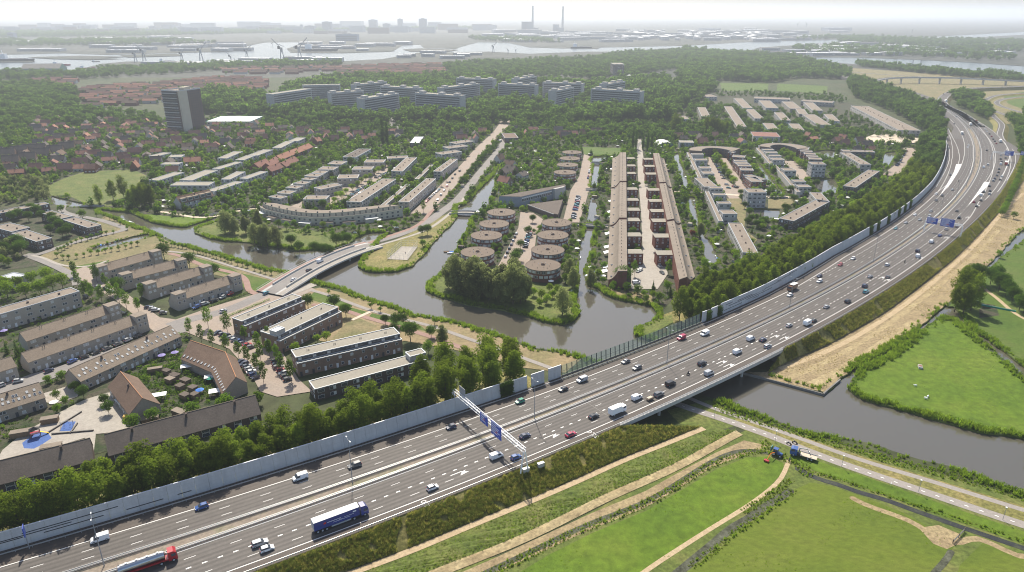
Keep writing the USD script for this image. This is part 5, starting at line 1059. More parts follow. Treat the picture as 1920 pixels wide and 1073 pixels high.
cover('dry_point',PG([(1125,541),(1140,540),(1190,548),(1222,555),(1225,572),(1165,562)]),'dry_bank_look')
cover('green_point',PG([(1186,620),(1222,603),(1260,590),(1262,605),(1200,640)]),'wild_grass_look')
cover('lawn',PG([(1092,276),(1165,278),(1163,292),(1095,290)]),'lawn_look')
cover('playing_field',PG([(1350,156),(1441,157),(1440,171),(1354,171)]),'lawn_look'); cover('playing_field',PG([(1458,157),(1552,162),(1550,176),(1456,171)]),'lawn_look')
cover('sandy_field',PG([(1624,258),(1640,252),(1690,253),(1729,262),(1729,268),(1690,269),(1624,266)]),'sand_look')
cover('interchange_grass',PG([(1600,128),(1700,135),(1925,152),(1960,205),(1925,230),(1870,235),(1860,222),(1800,180),(1760,195),(1700,176),(1640,158),(1590,145)]),'dry_grass_look')
cover('green_field',PG([(1880,178),(1925,172),(1990,190),(1925,208),(1890,195)]),'lawn_look')
cover('right_woodland_ground',PG([(1885,215),(1990,200),(1990,330),(1925,340),(1905,300),(1910,260)]),'wild_grass_look')
# streets
pv = lambda nm,pts,m='paving_look': cover(nm,PG(pts),m)
pv('estate_street',[(128,512),(160,500),(205,525),(262,570),(300,596),(330,600),(392,578),(452,560),(505,545),(560,533),(592,543),(540,568),(470,592),(436,606),(455,622),(500,650),(528,690),(560,730),(520,745),(488,735),(470,700),(430,655),(345,622),(300,632),(262,600),(215,562)])
pv('estate_street',[(495,640),(530,662),(560,712),(585,735),(520,745),(480,700)]); pv('estate_street',[(-60,745),(60,702),(130,682),(225,650),(345,606),(350,622),(235,664),(130,700),(70,720),(-60,768)],'street_look')
pv('estate_street',[(60,745),(128,725),(150,735),(145,745),(100,760)],'pale_paving_look'); pv('playground',[(-20,890),(5,845),(45,812),(120,770),(160,750),(200,738),(215,735),(268,800),(245,808),(180,815),(176,850),(165,852),(160,822),(100,840),(20,862)],'pale_paving_look')
cover('blue_play_surface',PG(K(0,680,250,905,400,790,520,770,580,850,460,930,380,970,270,965)),'blue_play_look'); cover('blue_play_surface',PG(K(0,680,720,665,850,665,795,770,670,775)),'blue_play_look')
MAIN = [(318,612),(344,603),(414,586),(470,564),(498,551),(530,534)]
road('main_street',MAIN,7.5,'street_look')
MAIN2 = [(690,456),(727,447),(765,434),(803,416),(828,398),(845,386),(875,356),(908,315),(938,278),(948,262)]
road('main_street',MAIN2,8.0,'street_look'); road('cycle_path',[(655,468),(690,457),(727,444),(775,427),(803,404),(822,386)],3.2,'red_paving_look'); road('pavement',[(690,468),(740,452),(790,436),(830,412),(856,390),(870,372)],2.6,'pale_paving_look')
road('brick_street',[(783,402),(800,388),(833,356),(875,312),(908,274),(933,250),(945,233),(950,225)],14.0,'paving_look')
road('park_path',[(315,472),(364,479),(431,499),(480,514),(515,525),(535,530)],2.3,'cycle_asphalt_look'); road('red_path',[(317,476),(347,484),(372,495),(414,507),(448,516),(463,531),(466,543),(480,552)],3.4,'red_paving_look')
road('park_path',[(582,545),(624,557),(699,584),(775,604),(817,615),(858,629),(960,665),(1040,694)],2.6,'cycle_asphalt_look'); road('park_path',[(585,572),(624,577),(674,592),(724,607),(791,627),(870,655)],3.2,'red_paving_look'); road('park_path',[(660,601),(700,583)],2.2,'sand_look')
road('lane',[(48,478),(70,478),(100,468),(125,460),(180,445),(215,437),(232,432),(222,424),(190,414),(160,408),(130,402),(118,397),(125,385)],5,'street_look'); road('lane',[(48,478),(80,490),(120,508),(138,520),(145,535)],5,'street_look'); road('lane',[(60,480),(90,488),(130,500),(165,500),(200,490)],2.0,'pale_paving_look')
road('lane',[(290,398),(330,402),(390,408),(440,398),(490,392)],3.4,'sand_look')
pv('landing',K(280,400,1500,870,1800,780,1880,810,1620,915),'pale_paving_look'); pv('round_house_street',[(930,507),(950,470),(972,428),(976,398),(1000,400),(1018,412),(1006,440),(1002,470),(988,500),(955,512)])
pv('school_street',[(1095,290),(1113,296),(1106,352),(1098,380),(1086,418),(1055,418),(1062,390),(1070,357),(1086,332)]); pv('terrace_court',[(1194,262),(1202,262),(1206,294),(1217,370),(1232,430),(1252,515),(1233,543),(1184,543),(1183,505),(1206,495),(1202,400),(1196,330)],'pale_paving_look')
pv('court_street',[(1318,296),(1330,294),(1352,330),(1385,356),(1400,372),(1368,374),(1345,345),(1328,310)]); pv('court_street',[(1350,296),(1362,298),(1398,352),(1402,372),(1388,362)]); pv('court_street',[(1470,302),(1490,303),(1512,325),(1535,346),(1500,338),(1480,320)])
road('court_path',[(1262,360),(1330,362),(1400,368),(1470,370),(1520,373)],4.5,'sand_look'); pv('court_grass',[(1362,373),(1402,373),(1395,432),(1420,450),(1412,460),(1388,420),(1372,395)],'dry_grass_look')
pv('court_grass',[(1440,374),(1500,374),(1470,392),(1440,392)],'dry_grass_look')
road('parking_lane',[(1668,330),(1690,312),(1708,290),(1700,278)],12,'paving_look'); road('village_street',[(0,250),(150,240),(300,240),(480,246),(700,240),(760,232),(730,225)],5,'far_road_look')
pv('car_park',[(545,388),(575,375),(640,340),(700,306),(735,312),(722,330),(660,372),(622,396),(560,396)]); pv('car_park',[(370,232),(420,232),(420,245),(380,246)],'far_road_look'); road('village_street',[(950,242),(1080,240),(1200,232),(1260,225)],6,'far_road_look'); road('far_street',[(738,252),(742,240),(736,228),(755,215)],8,'far_road_look')
road('far_street',[(1215,262),(1195,275),(1198,290)],5,'far_road_look')
# sports court
cover('sports_court',PG([(726,487),(764,489),(783,464),(753,463)]),'pale_paving_look')
# ramps beside the motorway
def ramp(name,px,w,z,m='asphalt_look',pillars=None):
    p = smooth_line(GL(px,HZ),6); zz = np.interp(np.linspace(0,1,len(p)),np.linspace(0,1,len(z)),z); t = np.gradient(p,axis=0); t /= np.linalg.norm(t,axis=1)[:,None]; n_ = np.c_[-t[:,1],t[:,0]]
    a_,b_ = np.c_[p + n_ * w / 2,zz],np.c_[p - n_ * w / 2,zz]; mb = MB().loft([a_,b_],flip=True); d = np.r_[0,np.cumsum(np.linalg.norm(np.diff(p,axis=0),axis=1))]
    obj(name,mb,m,st=np.r_[np.c_[d,np.full(len(d),w / 2)],np.c_[d,np.full(len(d),-w / 2)]],kind='structure')
    for sg,o_ in ((1,w / 2 - .9),(-1,w / 2 - 1.6)):
        q = np.c_[p + n_ * o_ * sg,zz + .03]; obj('ramp_line',MB().loft([np.c_[q[:,:2] + n_ * .14,q[:,2]],np.c_[q[:,:2] - n_ * .14,q[:,2]]],flip=True),'white_paint_look',MARK)
    if not pillars:
        sk = MB(); sk.loft([a_ - (0,0,.02),np.c_[a_[:,:2] + n_ * 5,np.zeros(len(p))]]); sk.loft([b_ - (0,0,.02),np.c_[b_[:,:2] - n_ * 5,np.zeros(len(p))]],flip=True); obj('ramp_bank',sk,'verge_look',kind='structure')
    return p,zz,n_
ramp('slip_road',[(1962,158),(1917,162),(1860,164),(1818,166),(1790,171),(1773,179),(1766,190),(1775,200),(1792,208),(1818,224),(1848,244),(1866,262),(1877,280),(1880,305),(1871,331),(1852,358)],15.5,[5.98,6.0,6.0,6.015])
ramp('slip_road',[(1862,208),(1865,214),(1878,228),(1876,244),(1876,256),(1888,274),(1897,292),(1893,315),(1880,338)],8,[1.5,4,6.0,6.012])
ramp('slip_road',[(1770,240),(1782,266),(1789,292),(1782,320),(1765,352)],11,[6.0,6.013])
ramp('loop_road',[(1960,168),(1925,171),(1880,174),(1855,180),(1846,190),(1860,200),(1890,210)],9,[3,2,1]); ramp('loop_road',[(1960,176),(1925,177),(1885,181),(1870,188),(1885,196),(1930,208)],9,[2,1.5,1])
p_,zz_,n_ = ramp('viaduct_deck',[(1618,164),(1628,160),(1645,155),(1680,152),(1720,151.5),(1765,152),(1850,154),(1960,157)],10,[6.2,9,12.5,13,13,11,9],'far_road_look',True)
via = thing('viaduct','slender concrete viaduct crossing the far bend of the motorway','viaduct'); a_,b_ = np.c_[p_ + n_ * 5.2,zz_ - .03],np.c_[p_ - n_ * 5.2,zz_ - .03]; mb = MB(); mb.loft([a_ + (0,0,.9),a_ - (0,0,1.5),b_ - (0,0,1.5),b_ + (0,0,.9)]); obj('girder',mb,'concrete_look',via)
for i in range(8,len(p_) - 6,7): obj('pier',MB().box(p_[i][0] - 1,p_[i][0] + 1,p_[i][1] - 2.5,p_[i][1] + 2.5,0,zz_[i] - 1.4),'concrete_look',via)
road('river_road',[(1500,128),(1600,136),(1700,143),(1800,148),(1960,157)],9,'far_road_look',z=.5)
# ---------------------------------------------------------------- trees
def crown_mesh(lobes,n,leaf,seed,flat_=0.0,droop=0.0):
    """Leaf clumps (small bent quads) spread through a set of ellipsoid lobes: (x, y, z, rx, ry, rz)."""
    r = np.random.default_rng(seed); L = np.array(lobes,float); vol = L[:,3] * L[:,4] + L[:,4] * L[:,5]; k = r.choice(len(L),n,p=vol / vol.sum())
    d = r.normal(size=(n,3)); d /= np.linalg.norm(d,axis=1)[:,None]; rad = r.uniform(0,1,n) ** .28 * r.uniform(.86,1.1,n)
    c = L[k,:3] + d * rad[:,None] * L[k,3:]; nn = d * .55 + r.normal(size=(n,3)) * .55 + (0,0,.95); nn /= np.linalg.norm(nn,axis=1)[:,None]
    u = np.cross(nn,r.normal(size=(n,3))); u /= np.linalg.norm(u,axis=1)[:,None]; w = np.cross(nn,u); s = leaf * (.7 if leaf < 1 else .9) * r.uniform(.6,1.35,(n,1)); e = r.uniform(.6,1.0,(n,1))
    if droop: w = w * (1 - droop) + np.array([0,0,-1.0]) * droop; e = e * 1.5
    q = np.stack([c - u * s * .5 - w * s * e * .5,c + u * s * .6 - w * s * e * .2,c + u * s * .2 + w * s * e * .6,c - u * s * .55 + w * s * e * .3],1)
    q[:,0] += nn * s * .18; q[:,2] += nn * s * .12
    f = np.arange(n * 4).reshape(n,4); m = MB(); m.add(q.reshape(-1,3),f); return m
def trunk_mesh(h,r0,limbs,seed,spread=2.0,start=.35):
    r = random.Random(seed); m = MB(); p = [(0,0,-.3)]; x = y = 0
    for i in range(1,6): x += r.uniform(-.12,.12); y += r.uniform(-.12,.12); p.append((x,y,h * i / 5))
    m.tube(p,np.linspace(r0,r0 * .25,6),7)
    for i in range(limbs):
        u = start + (.92 - start) * i / max(1,limbs - 1); a = i * 2.4 + r.uniform(-.4,.4); b = np.array([x * u,y * u,h * u]); t = b + np.array([math.cos(a) * spread,math.sin(a) * spread,spread * r.uniform(.6,1.2)]) * (1.15 - u * .6)
        m.tube([b,(b + t) / 2 + (0,0,.2),t],[r0 * .42,r0 * .28,r0 * .1],5)
    return m
def tree_class(name,h,base,w,n,leaf,look,seed,lob=9,shape='oval',trunk=.22,droop=0.0,limbs=6):
    r = random.Random(seed); k = klass(name); L = []
    if shape == 'oval':
        L.append((0,0,base + (h - base) * .5,w * .34,w * .34,(h - base) * .42))
        for i in range(lob):
            a,u = i * 2.4 + r.uniform(-.5,.5),(i + .5) / lob; rad = w * .5 * math.sin(math.pi * min(.96,.2 + .72 * u)) ** .8 * r.uniform(.5,.8); q = w * r.uniform(.17,.27); L.append((math.cos(a) * rad,math.sin(a) * rad,base + (h - base) * (.1 + .8 * u),q,q,q * r.uniform(.9,1.5)))
        L.append((r.uniform(-.3,.3),r.uniform(-.3,.3),h - w * .14,w * .17,w * .17,w * .2))
    elif shape == 'cone':
        for i in range(lob): u = i / (lob - 1); q = max(.25,w * .5 * (1 - u) ** .8); L.append((r.uniform(-.1,.1),r.uniform(-.1,.1),base + (h - base) * u * .95,q,q,(h - base) / lob * 1.1))
    elif shape == 'column':
        for i in range(lob): u = i / (lob - 1); q = w * .5 * (.55 + .45 * math.sin(math.pi * (.15 + .8 * u))) * r.uniform(.8,1.1); L.append((r.uniform(-.25,.25),r.uniform(-.25,.25),base + (h - base) * u,q,q,(h - base) / lob * 1.2))
    elif shape == 'dome':
        for i in range(lob): a = i * 2.4; rad = w * .5 * math.sqrt((i + .5) / lob) * .72; q = w * r.uniform(.18,.28); L.append((math.cos(a) * rad,math.sin(a) * rad,base + (h - base) * (.72 - .42 * (rad / (w * .5)) ** 2) + r.uniform(-.4,.4),q,q,q * r.uniform(.8,1.2)))
        L.append((0,0,base + (h - base) * .4,w * .33,w * .33,(h - base) * .38))
    obj('trunk',trunk_mesh(h * .82,trunk,limbs,seed,w * .26,base / h * 1.05),'bark_look',k); obj('crown',crown_mesh(L,n,leaf,seed,droop=droop),look,k); return name
T = {}
def var(kind,n_,*a,**kw):
    T[kind] = [tree_class(f'{kind}_{"abcdef"[i]}',*[x * (1 + .1 * ((i * 37 % 5) - 2) / 2) if j in (0,2) else x for j,x in enumerate(a)],seed=sum(map(ord,kind)) + i,**kw) for i in range(n_)]
var('poplar_tree',5,17,5.2,7.6,3000,.6,'poplar_leaf',lob=11,trunk=.26); var('tall_poplar_tree',2,24,2.5,5.0,2000,.9,'dark_leaf',shape='column',lob=9,trunk=.3)
var('willow_tree',3,14.5,1.0,8.4,3400,.7,'willow_leaf',lob=13,trunk=.3,droop=.4); var('street_tree',3,10,2.6,4.2,1100,.48,'mid_leaf',lob=8,trunk=.11,limbs=5); var('round_tree',4,9.5,2.4,8.0,2200,.58,'dark_leaf',shape='dome',lob=11,trunk=.2)
var('pollard_willow',2,3.6,1.5,2.8,420,.36,'mid_leaf',shape='dome',lob=6,trunk=.16,limbs=4); var('garden_tree',4,6.5,1.2,5.2,700,.6,'mid_leaf',shape='dome',lob=8,trunk=.13,limbs=4); var('bright_garden_tree',2,6.0,1.2,5.2,700,.6,'light_leaf',shape='dome',lob=8,trunk=.13,limbs=4)
var('conifer_tree',2,9,.4,3.6,800,.5,'far_leaf',shape='cone',lob=8,trunk=.14,limbs=2); var('car_park_tree',3,7.2,1.6,6.0,1100,.55,'light_leaf',shape='dome',lob=9,trunk=.15); var('copper_tree',1,7,1.2,5,800,.55,'copper_leaf',shape='dome',lob=8,trunk=.14)
var('belt_poplar',4,19,3.0,9.5,2600,.85,'poplar_leaf',lob=12,trunk=.3)
def far_proto(h,w,n,leaf,seed): 
    r = random.Random(seed); L = [(0,0,h * .52,w * .4,w * .4,h * .4)] + [(math.cos(i * 2.1) * w * .28,math.sin(i * 2.1) * w * .28,h * r.uniform(.35,.85),w * .24,w * .24,h * .17) for i in range(6)]
    return crown_mesh(L,n,leaf,seed)
TREES = 0
def plant(kind,p,label,group,scale=1.0,cat='tree',z=0.0):
    r = R.random(); copy_of(T[kind][int(r * 97) % len(T[kind])],kind,label,cat,(p[0],p[1],z),R.uniform(0,6.28),group,scale * R.uniform(.88,1.12)); global TREES; TREES += 1
def row(kind,pts,step,label,group,scale=1.0,jit=.4,cat='tree'):
    l = LineString(pts)
    for d in np.arange(step * .5,l.length,step): p = l.interpolate(d); plant(kind,(p.x + R.uniform(-jit,jit),p.y + R.uniform(-jit,jit)),label,group,scale,cat)
def spots(kind,px,label,group=None,scale=1.0,cat='tree'):
    for i,p in enumerate(px): plant(kind,G(*p[:2]),label if isinstance(label,str) else label[i],group,scale * (p[2] if len(p) > 2 else 1),cat)
# the motorway belts
for o_,lab in ((6.0,'row next to the pale noise wall on the near left'),(12.5,'second row behind the near left noise wall')):
    for s_ in np.arange(-106 if o_ < 8 else -103,62,5.0): p = at(s_ + R.uniform(-.8,.8),float(oW(s_)) + o_ + R.uniform(-.8,.8),0); plant('poplar_tree',p,f'bright topped poplar in the {lab}',f'poplars in the {lab}',1.08)
for s_,o_ in [(x,7 + (i % 4) * 5.2) for i,x in enumerate(np.arange(56,106,2.6))]: p = at(s_ + R.uniform(-1,1),float(oW(s_)) + o_,0); plant('poplar_tree',p,'tall poplar in the dense clump where the noise wall meets the canal','poplars clumped between noise wall and canal',1.25)
belt = [(s_ + R.uniform(-1.2,1.2),o_ + R.uniform(-1,1)) for s_ in np.arange(211,905,6.2) for o_ in (5.5,11.5,17.5,23.5) if not (s_ < 228 and o_ > 20)]
for s_,o_ in belt[:290]:
    p = at(s_,float(oW(s_)) + o_,0); rw = ['front','second','third','rear'][min(3,int((o_ - 2.5) / 6))]; sg = 'by the glass screen end' if s_ < 250 else 'below the twin terraces' if s_ < 330 else 'below the grey roofed white row' if s_ < 400 else 'below the angled grey block' if s_ < 480 else 'before the parking lane' if s_ < 560 else 'in the far bend'; plant('belt_poplar',p,f'poplar in the {rw} row of the motorway belt {sg}',f'{rw} row belt poplars {sg}',.82 if s_ < 330 else .86)
FARP = [far_proto(12,10,150,2.0,1),far_proto(14,9,150,1.9,2),far_proto(11,12,170,2.1,3)]
MIDP = [far_proto(17,9,420,1.25,4),far_proto(18,8.5,420,1.25,5)]
def forest(name,polys,spacing,seed,protos,scale,keep=1.0,extra=None,look='far_leaf',cat=None,lab=None,clear=2.0):
    """A wood that reads as one mass: a PointInstancer of low detail trees."""
    r = np.random.default_rng(seed); P_ = unary_union([PG(q) if isinstance(q,list) else q for q in polys]).difference(CANAL.buffer(1)).difference(RIVER)
    if clear and FOOT: P_ = P_.difference(unary_union([f for f in FOOT if f.intersects(P_)]).buffer(clear))
    p = scatter(P_,spacing,seed) if not P_.is_empty else np.zeros((0,2)); p = p[r.uniform(0,1,len(p)) < keep]
    if extra is not None: p = np.vstack([p,extra])
    nz = meshkit.noise(np.c_[p / 60,np.zeros(len(p))],seed); sc = scale * (.72 + .5 * nz) * r.uniform(.75,1.25,len(p))
    return instancer(name,[(q,look) for q in protos],np.c_[p,np.zeros(len(p))],r.uniform(0,6.28,len(p)),sc,r.integers(0,len(protos),len(p)))
ext = np.array([at(s_,float(oW(s_)) + o_,0)[:2] for s_,o_ in belt[290:]])
forest('poplar_belt',[[(1588,158),(1600,150),(1640,166),(1700,186),(1748,206),(1766,228),(1770,250),(1748,266),(1735,252),(1700,226),(1650,202),(1600,184)]],8,3,MIDP,1.0,extra=ext,clear=0)
forest('wood',[[(340,190),(420,178),(497,182),(497,200),(560,160),(640,150),(900,150),(1100,160),(1250,150),(1285,200),(1255,232),(950,232),(700,236),(560,232),(480,226),(440,215),(370,215)]],11.5,11,FARP,1.42,.85,clear=1)
forest('wood',[[(-60,160),(60,158),(140,168),(152,208),(240,215),(300,222),(302,236),(160,240),(80,234),(-60,240)]],10,12,FARP,1.05,.85)
forest('wood',[[(520,146),(640,149),(860,142),(1150,150),(1270,130),(1282,97),(1155,101),(1100,112),(900,119),(830,123),(845,140),(640,149)],[(-60,130),(100,142),(200,130),(300,126),(430,122),(640,119),(640,126),(430,131),(300,141),(140,150),(-60,156)]],13.5,13,FARP,1.15,.75)
forest('wood',[[(1280,94),(1400,102),(1490,110),(1600,136),(1588,150),(1500,147),(1440,156),(1340,152),(1342,168),(1300,205),(1310,178),(1250,230)]],13,14,FARP,1.35,.85)
forest('wood',[[(1585,114),(1690,124),(1800,138),(1960,147),(1960,156),(1800,145),(1700,135),(1615,126)],[(1783,178),(1832,182),(1852,202),(1864,222),(1850,226),(1800,204)],[(1885,225),(1990,205),(1990,300),(1925,330),(1912,290),(1905,250)]],10,15,FARP,1.1,.9)
forest('wood',[[(150,225),(300,225),(480,215),(560,235),(700,245),(740,252),(560,262),(500,268),(300,285),(150,310),(60,300),(-60,262),(-60,230)]],13,16,FARP,.62,.62)
forest('wood',[[(560,236),(740,236),(930,232),(925,250),(860,262),(780,268),(640,258)],[(960,236),(1250,232),(1330,240),(1600,255),(1640,268),(1500,268),(1420,262),(1330,268),(1210,262),(1080,268),(960,262)],[(1265,210),(1320,180),(1330,195),(1560,240),(1560,258),(1330,240)]],12,17,FARP,.8,.7)
forest('wood',[[(1340,172),(1440,174),(1560,178),(1590,190),(1570,196),(1440,182),(1345,182)],[(1330,196),(1590,215),(1700,240),(1720,262),(1600,256),(1330,248)]],9.5,18,FARP,.5,.75)
forest('wood',[[(-60,352),(90,345),(96,378),(60,382),(-60,392)],[(-60,470),(46,468),(40,490),(-60,498)]],7.5,19,MIDP,.52,.95,look='willow_leaf')
forest('wood',[[(145,168),(300,158),(420,148),(492,150),(497,166),(440,180),(366,186),(300,196),(170,207),(150,190)],[(630,127),(821,121),(841,141),(670,147),(630,145)],[(400,128),(640,120),(640,132),(420,140)]],19,20,FARP,.55,.8,clear=-6)
# ---------------------------------------------------------------- single trees of the town
KS = lambda x0,y0,*p: K(x0,y0,*p)
spots('street_tree',KS(280,540,455,530,585,610,660,450,710,660,865,715,998,785,880,520,1065,590,1100,860,1215,700,1350,780,1200,950,1430,830,1480,930,1280,1060,1590,1060,1250,830,1330,640),'slim young street tree along the car parking beside the brown brick rows','street trees by the brown brick rows')
spots('street_tree',KS(0,540,1035,130,1140,150,1240,140,1420,250,1550,270,1590,130,950,110,1340,180) + KS(0,380,835,830,880,960,990,1040,1090,900,1180,950),'slim street tree in the paved car park between the sandy rows','street trees between the sandy rows')
spots('round_tree',KS(0,380,1320,1030),'broad dark tree in the middle of the sandy rows car park')
spots('round_tree',KS(280,400,170,520,455,610,720,715),['round dark lawn tree at the right end of the first sandy row','round dark lawn tree at the right end of the second sandy row','round dark lawn tree at the right end of the third sandy row'])
spots('round_tree',KS(540,540,225,235),'dark round tree beside the paved landing of the white bridge'); spots('round_tree',KS(540,540,520,245,650,325),'dark round tree at the corner of the middle brown brick row','pair of dark trees at the middle brick row'); spots('round_tree',KS(540,540,1370,600),'largest round tree behind the longest brown brick row',None,1.2)
spots('round_tree',KS(540,540,1600,560,1090,415,1210,440,1290,420,1190,520),'medium tree between the cycle path and the longest brick row','trees between cycle path and brick row',.75); spots('willow_tree',KS(540,540,1730,650),'silvery tree beside the cycle path behind the brick row',None,.8); spots('garden_tree',KS(540,540,1570,740),'dark bushy tree at the low pale roofed row',None,1.1)
spots('pollard_willow',KS(540,540,460,80,930,240,1035,275,1640,415),'small round tree on the dry canal bank by the brick rows','small trees on the dry bank'); spots('bright_garden_tree',KS(540,540,430,600,80,720,330,610),'bright green garden tree in front of the middle brick row','bright trees by the middle brick row',.8)
spots('car_park_tree',[(15,560),(50,558),(78,553),(100,546),(35,542),(118,541),(90,531),(62,536),(10,545)],'light green round tree in the grove above the flat roofed row at the left','light green grove at the left',1.3)
spots('round_tree',[(10,480),(28,483),(42,480),(20,470),(35,468),(-5,476)],'dark round tree in the clump by the left lane corner','dark clump by the left lane corner'); spots('bright_garden_tree',[(17,500),(8,497)],'pale round shrub tree beside the grey hall','pale shrub trees by the hall',1.1)
spots('round_tree',[(60,400),(70,404),(105,428),(112,432),(125,446),(130,441),(118,447),(35,412),(25,418),(55,416),(80,415),(95,440),(100,418)],'dark garden tree between the dark brick rows','trees between the dark brick rows',.95); spots('garden_tree',[(116,399),(156,413)],['lone tree behind the boat pond lane','lone tree by the canal end of the boat pond lane'],None,1.2)
pol = KS(0,380,650,560,690,550,725,530,760,505,805,480,860,455,915,440,980,430,1030,405,1090,395,1140,375,1195,365,1270,350); spots('pollard_willow',pol,'small pollard willow in the row above the boat pond','pollard willows above the boat pond')
pol = KS(0,380,640,620,710,640,775,640,865,625,945,610,1020,590,1105,580,1185,565,1250,550,1335,540,1410,520,1475,500,1545,485); spots('pollard_willow',pol,'small pollard willow in the row below the boat pond','pollard willows below the boat pond')
spots('pollard_willow',KS(0,380,1080,160,1170,170,1230,195,1280,205,1310,210,1350,250,1425,310),'small pollard willow between the lane and the upper canal','pollard willows by the upper canal')
spots('pollard_willow',KS(280,400,130,340,160,350,195,365,250,375,290,380,330,390,375,395,415,400,500,440,540,450,570,455,605,465,640,475,680,480,715,500,750,510,800,525,850,535,880,550,920,560,985,585,1045,595,1100,610,1180,640,1240,660,1300,680,1365,690),'small pollard willow in the long row along the park canal','pollard willows along the park canal')
spots('pollard_willow',KS(260,240,355,970,400,980,450,990,505,1000,620,1010),'small round tree beside the sandy canal lane','small trees by the sandy lane',.9)
spots('belt_poplar',[(188,384),(213,376),(246,388),(258,390),(268,389),(277,385),(285,386),(255,380),(270,378),(233,372)],'tall dark tree in the group where the upper canal bends','tall trees at the canal bend',.85)
spots('willow_tree',KS(280,400,850,230,960,240,1080,230,1180,350,1320,370,1430,375,900,215,1250,340,1220,160,1270,365),'silver willow on the reedy bank opposite the park','silver willows opposite the park',.95)
spots('round_tree',KS(280,400,1680,445,1590,380,1850,470) + KS(560,380,250,600,300,610,430,505,550,480,350,590,500,470),'dark alder standing at the water above the white bridge','dark alders above the white bridge',.95)
willows = [(848,541),(856,548),(866,553),(876,548),(884,558),(896,562),(905,553),(916,564),(930,560),(938,568),(952,566),(962,571),(976,570),(868,540),(890,546),(915,552),(942,556),(965,560),(985,566)]
spots('willow_tree',willows,'silver grey willow of the large clump before the round houses','silver willows before the round houses',1.3); spots('willow_tree',[(1054,592)],'single silver willow near the tip of the island',None,1.05); spots('willow_tree',[(1074,541),(1068,520)],'silver willow at the narrow canal beside the nearest round house','willows by the nearest round house',.8)
spots('willow_tree',KS(1060,400,280,830),'willow at the water beside the left swooping terrace end',None,.7); spots('willow_tree',KS(1240,400,430,270),'big pale willow in the canal garden right of the twin terraces',None,.85); spots('copper_tree',KS(1240,400,345,280),'dark copper leaved tree beside the pale garden willow')
spots('bright_garden_tree',[(1015,562),(1025,570),(1036,560),(1012,575),(1030,548),(1045,555),(1000,556)],'bright garden tree at the foot of the nearest round house','bright trees by the nearest round house')
spots('round_tree',KS(820,380,1065,230,1015,375,930,525,890,655,830,740,870,690),'round green street tree in the street between the round houses','street trees between the round houses',.82)
spots('garden_tree',KS(820,380,840,295,680,610,1420,700,1440,640,1500,470,300,400,380,300,420,200,480,120,250,480,860,180,1500,560,1560,520,1480,350,1510,420,1080,350,760,430,700,560),'dark shrubby garden tree around the round houses','garden trees around the round houses',.7)
spots('round_tree',[(1167,535)],'dense dark round tree at the near end of the left swooping terrace',None,1.1); spots('garden_tree',[(1194.5,554.5)],'small tree on the dry point by the canal'); spots('conifer_tree',[(1224,548)],'slender dark tree at the paved court end of the twin terraces',None,.8); spots('street_tree',[(1189,520),(1253,515)],['slim tree in front of the left terrace end','slim tree in front of the right terrace end'])
spots('garden_tree',KS(1040,250,830,600,900,590,940,600,1020,590,1090,600,1140,590),'courtyard tree in the planted gap between the twin terraces','trees in the gap between the twin terraces',.8)
av = GL(K(640,240,1150,850,1300,690,1450,510,1600,330,1700,245,1755,190)); l_ = LineString(av)
for i,d in enumerate(np.arange(3,l_.length,8.6)): p = l_.interpolate(d); plant('car_park_tree' if i < 7 else 'round_tree',(p.x,p.y),('young light green' if i < 7 else 'dark round') + ' avenue tree along the main street beside the canal','light avenue trees of the main street' if i < 7 else 'dark avenue trees of the main street',.62 if i < 7 else .68)
spots('car_park_tree',KS(480,240,880,850,960,805,1010,750,1080,705,1140,665,1180,630,1230,595,1280,570,1330,530,1370,505,1420,475,1470,440,1510,420,905,790),'light green tree in the row along the planted car park','car park trees behind the crescent',.95)
spots('round_tree',KS(480,240,1010,915,750,915),['broad round tree at the right behind the crescent','broad round tree at the left behind the crescent']); spots('conifer_tree',KS(480,240,650,915,580,915,610,920,530,905),'dark conifer in front of the squat sandy block','conifers before the squat block'); spots('round_tree',KS(480,240,640,470,720,365,860,540,720,620,1060,420,990,500),'garden tree along the stepped sandy row','trees along the stepped sandy row',.85)
spots('street_tree',KS(640,240,920,950,1120,655,1180,600),'young street tree before the long sandy rows on the brick street','young trees on the brick street',.95); spots('tall_poplar_tree',KS(480,240,1420,190,1470,190),'tall narrow poplar by the far street bend','tall poplars by the far street bend',1.1)
spots('tall_poplar_tree',[(1205,281),(1214,282),(1221,283),(1186,281),(1192,280)],'tall slim poplar at the far end of the twin terraces','tall poplars behind the twin terraces',.82); spots('belt_poplar',[(1263,248),(1270,249),(1324,253),(1334,255),(1343,255),(1352,254),(1361,253)],'massive dark tree in the group above the planted courts','massive trees above the courts',1.15)
spots('car_park_tree',KS(1240,250,590,255,610,285,640,325,660,360,690,400,710,430,735,465,755,500,780,545,805,585),'light green tree in the first planted court','trees in the first planted court',1.05); spots('car_park_tree',KS(1240,250,1345,190,1375,215,1400,240,1430,270,1460,300,1490,330,1515,360,1540,385),'light green tree in the second planted court','trees in the second planted court',1.1)
spots('round_tree',KS(1240,250,880,705,930,850,980,930,1000,1000,900,780,960,1040,1060,1060,1130,1040),'dark tree right of the lower first court','dark trees right of the lower first court',.8); spots('round_tree',KS(1240,250,1470,790,1440,680,1730,610,1380,900,1560,820),'leafy tree by the ponds of the angled blocks','trees by the ponds',.85)
spots('round_tree',KS(1600,250,500,320,540,200,580,130,650,110,710,170,470,350,600,105),'round dark tree at the parking lane by the motorway belt','trees at the parking lane',.9); spots('car_park_tree',KS(1600,250,100,270,160,310,230,350,330,560,230,580,370,430),'bright tree in the garden of the second angled block','bright trees by the second angled block')
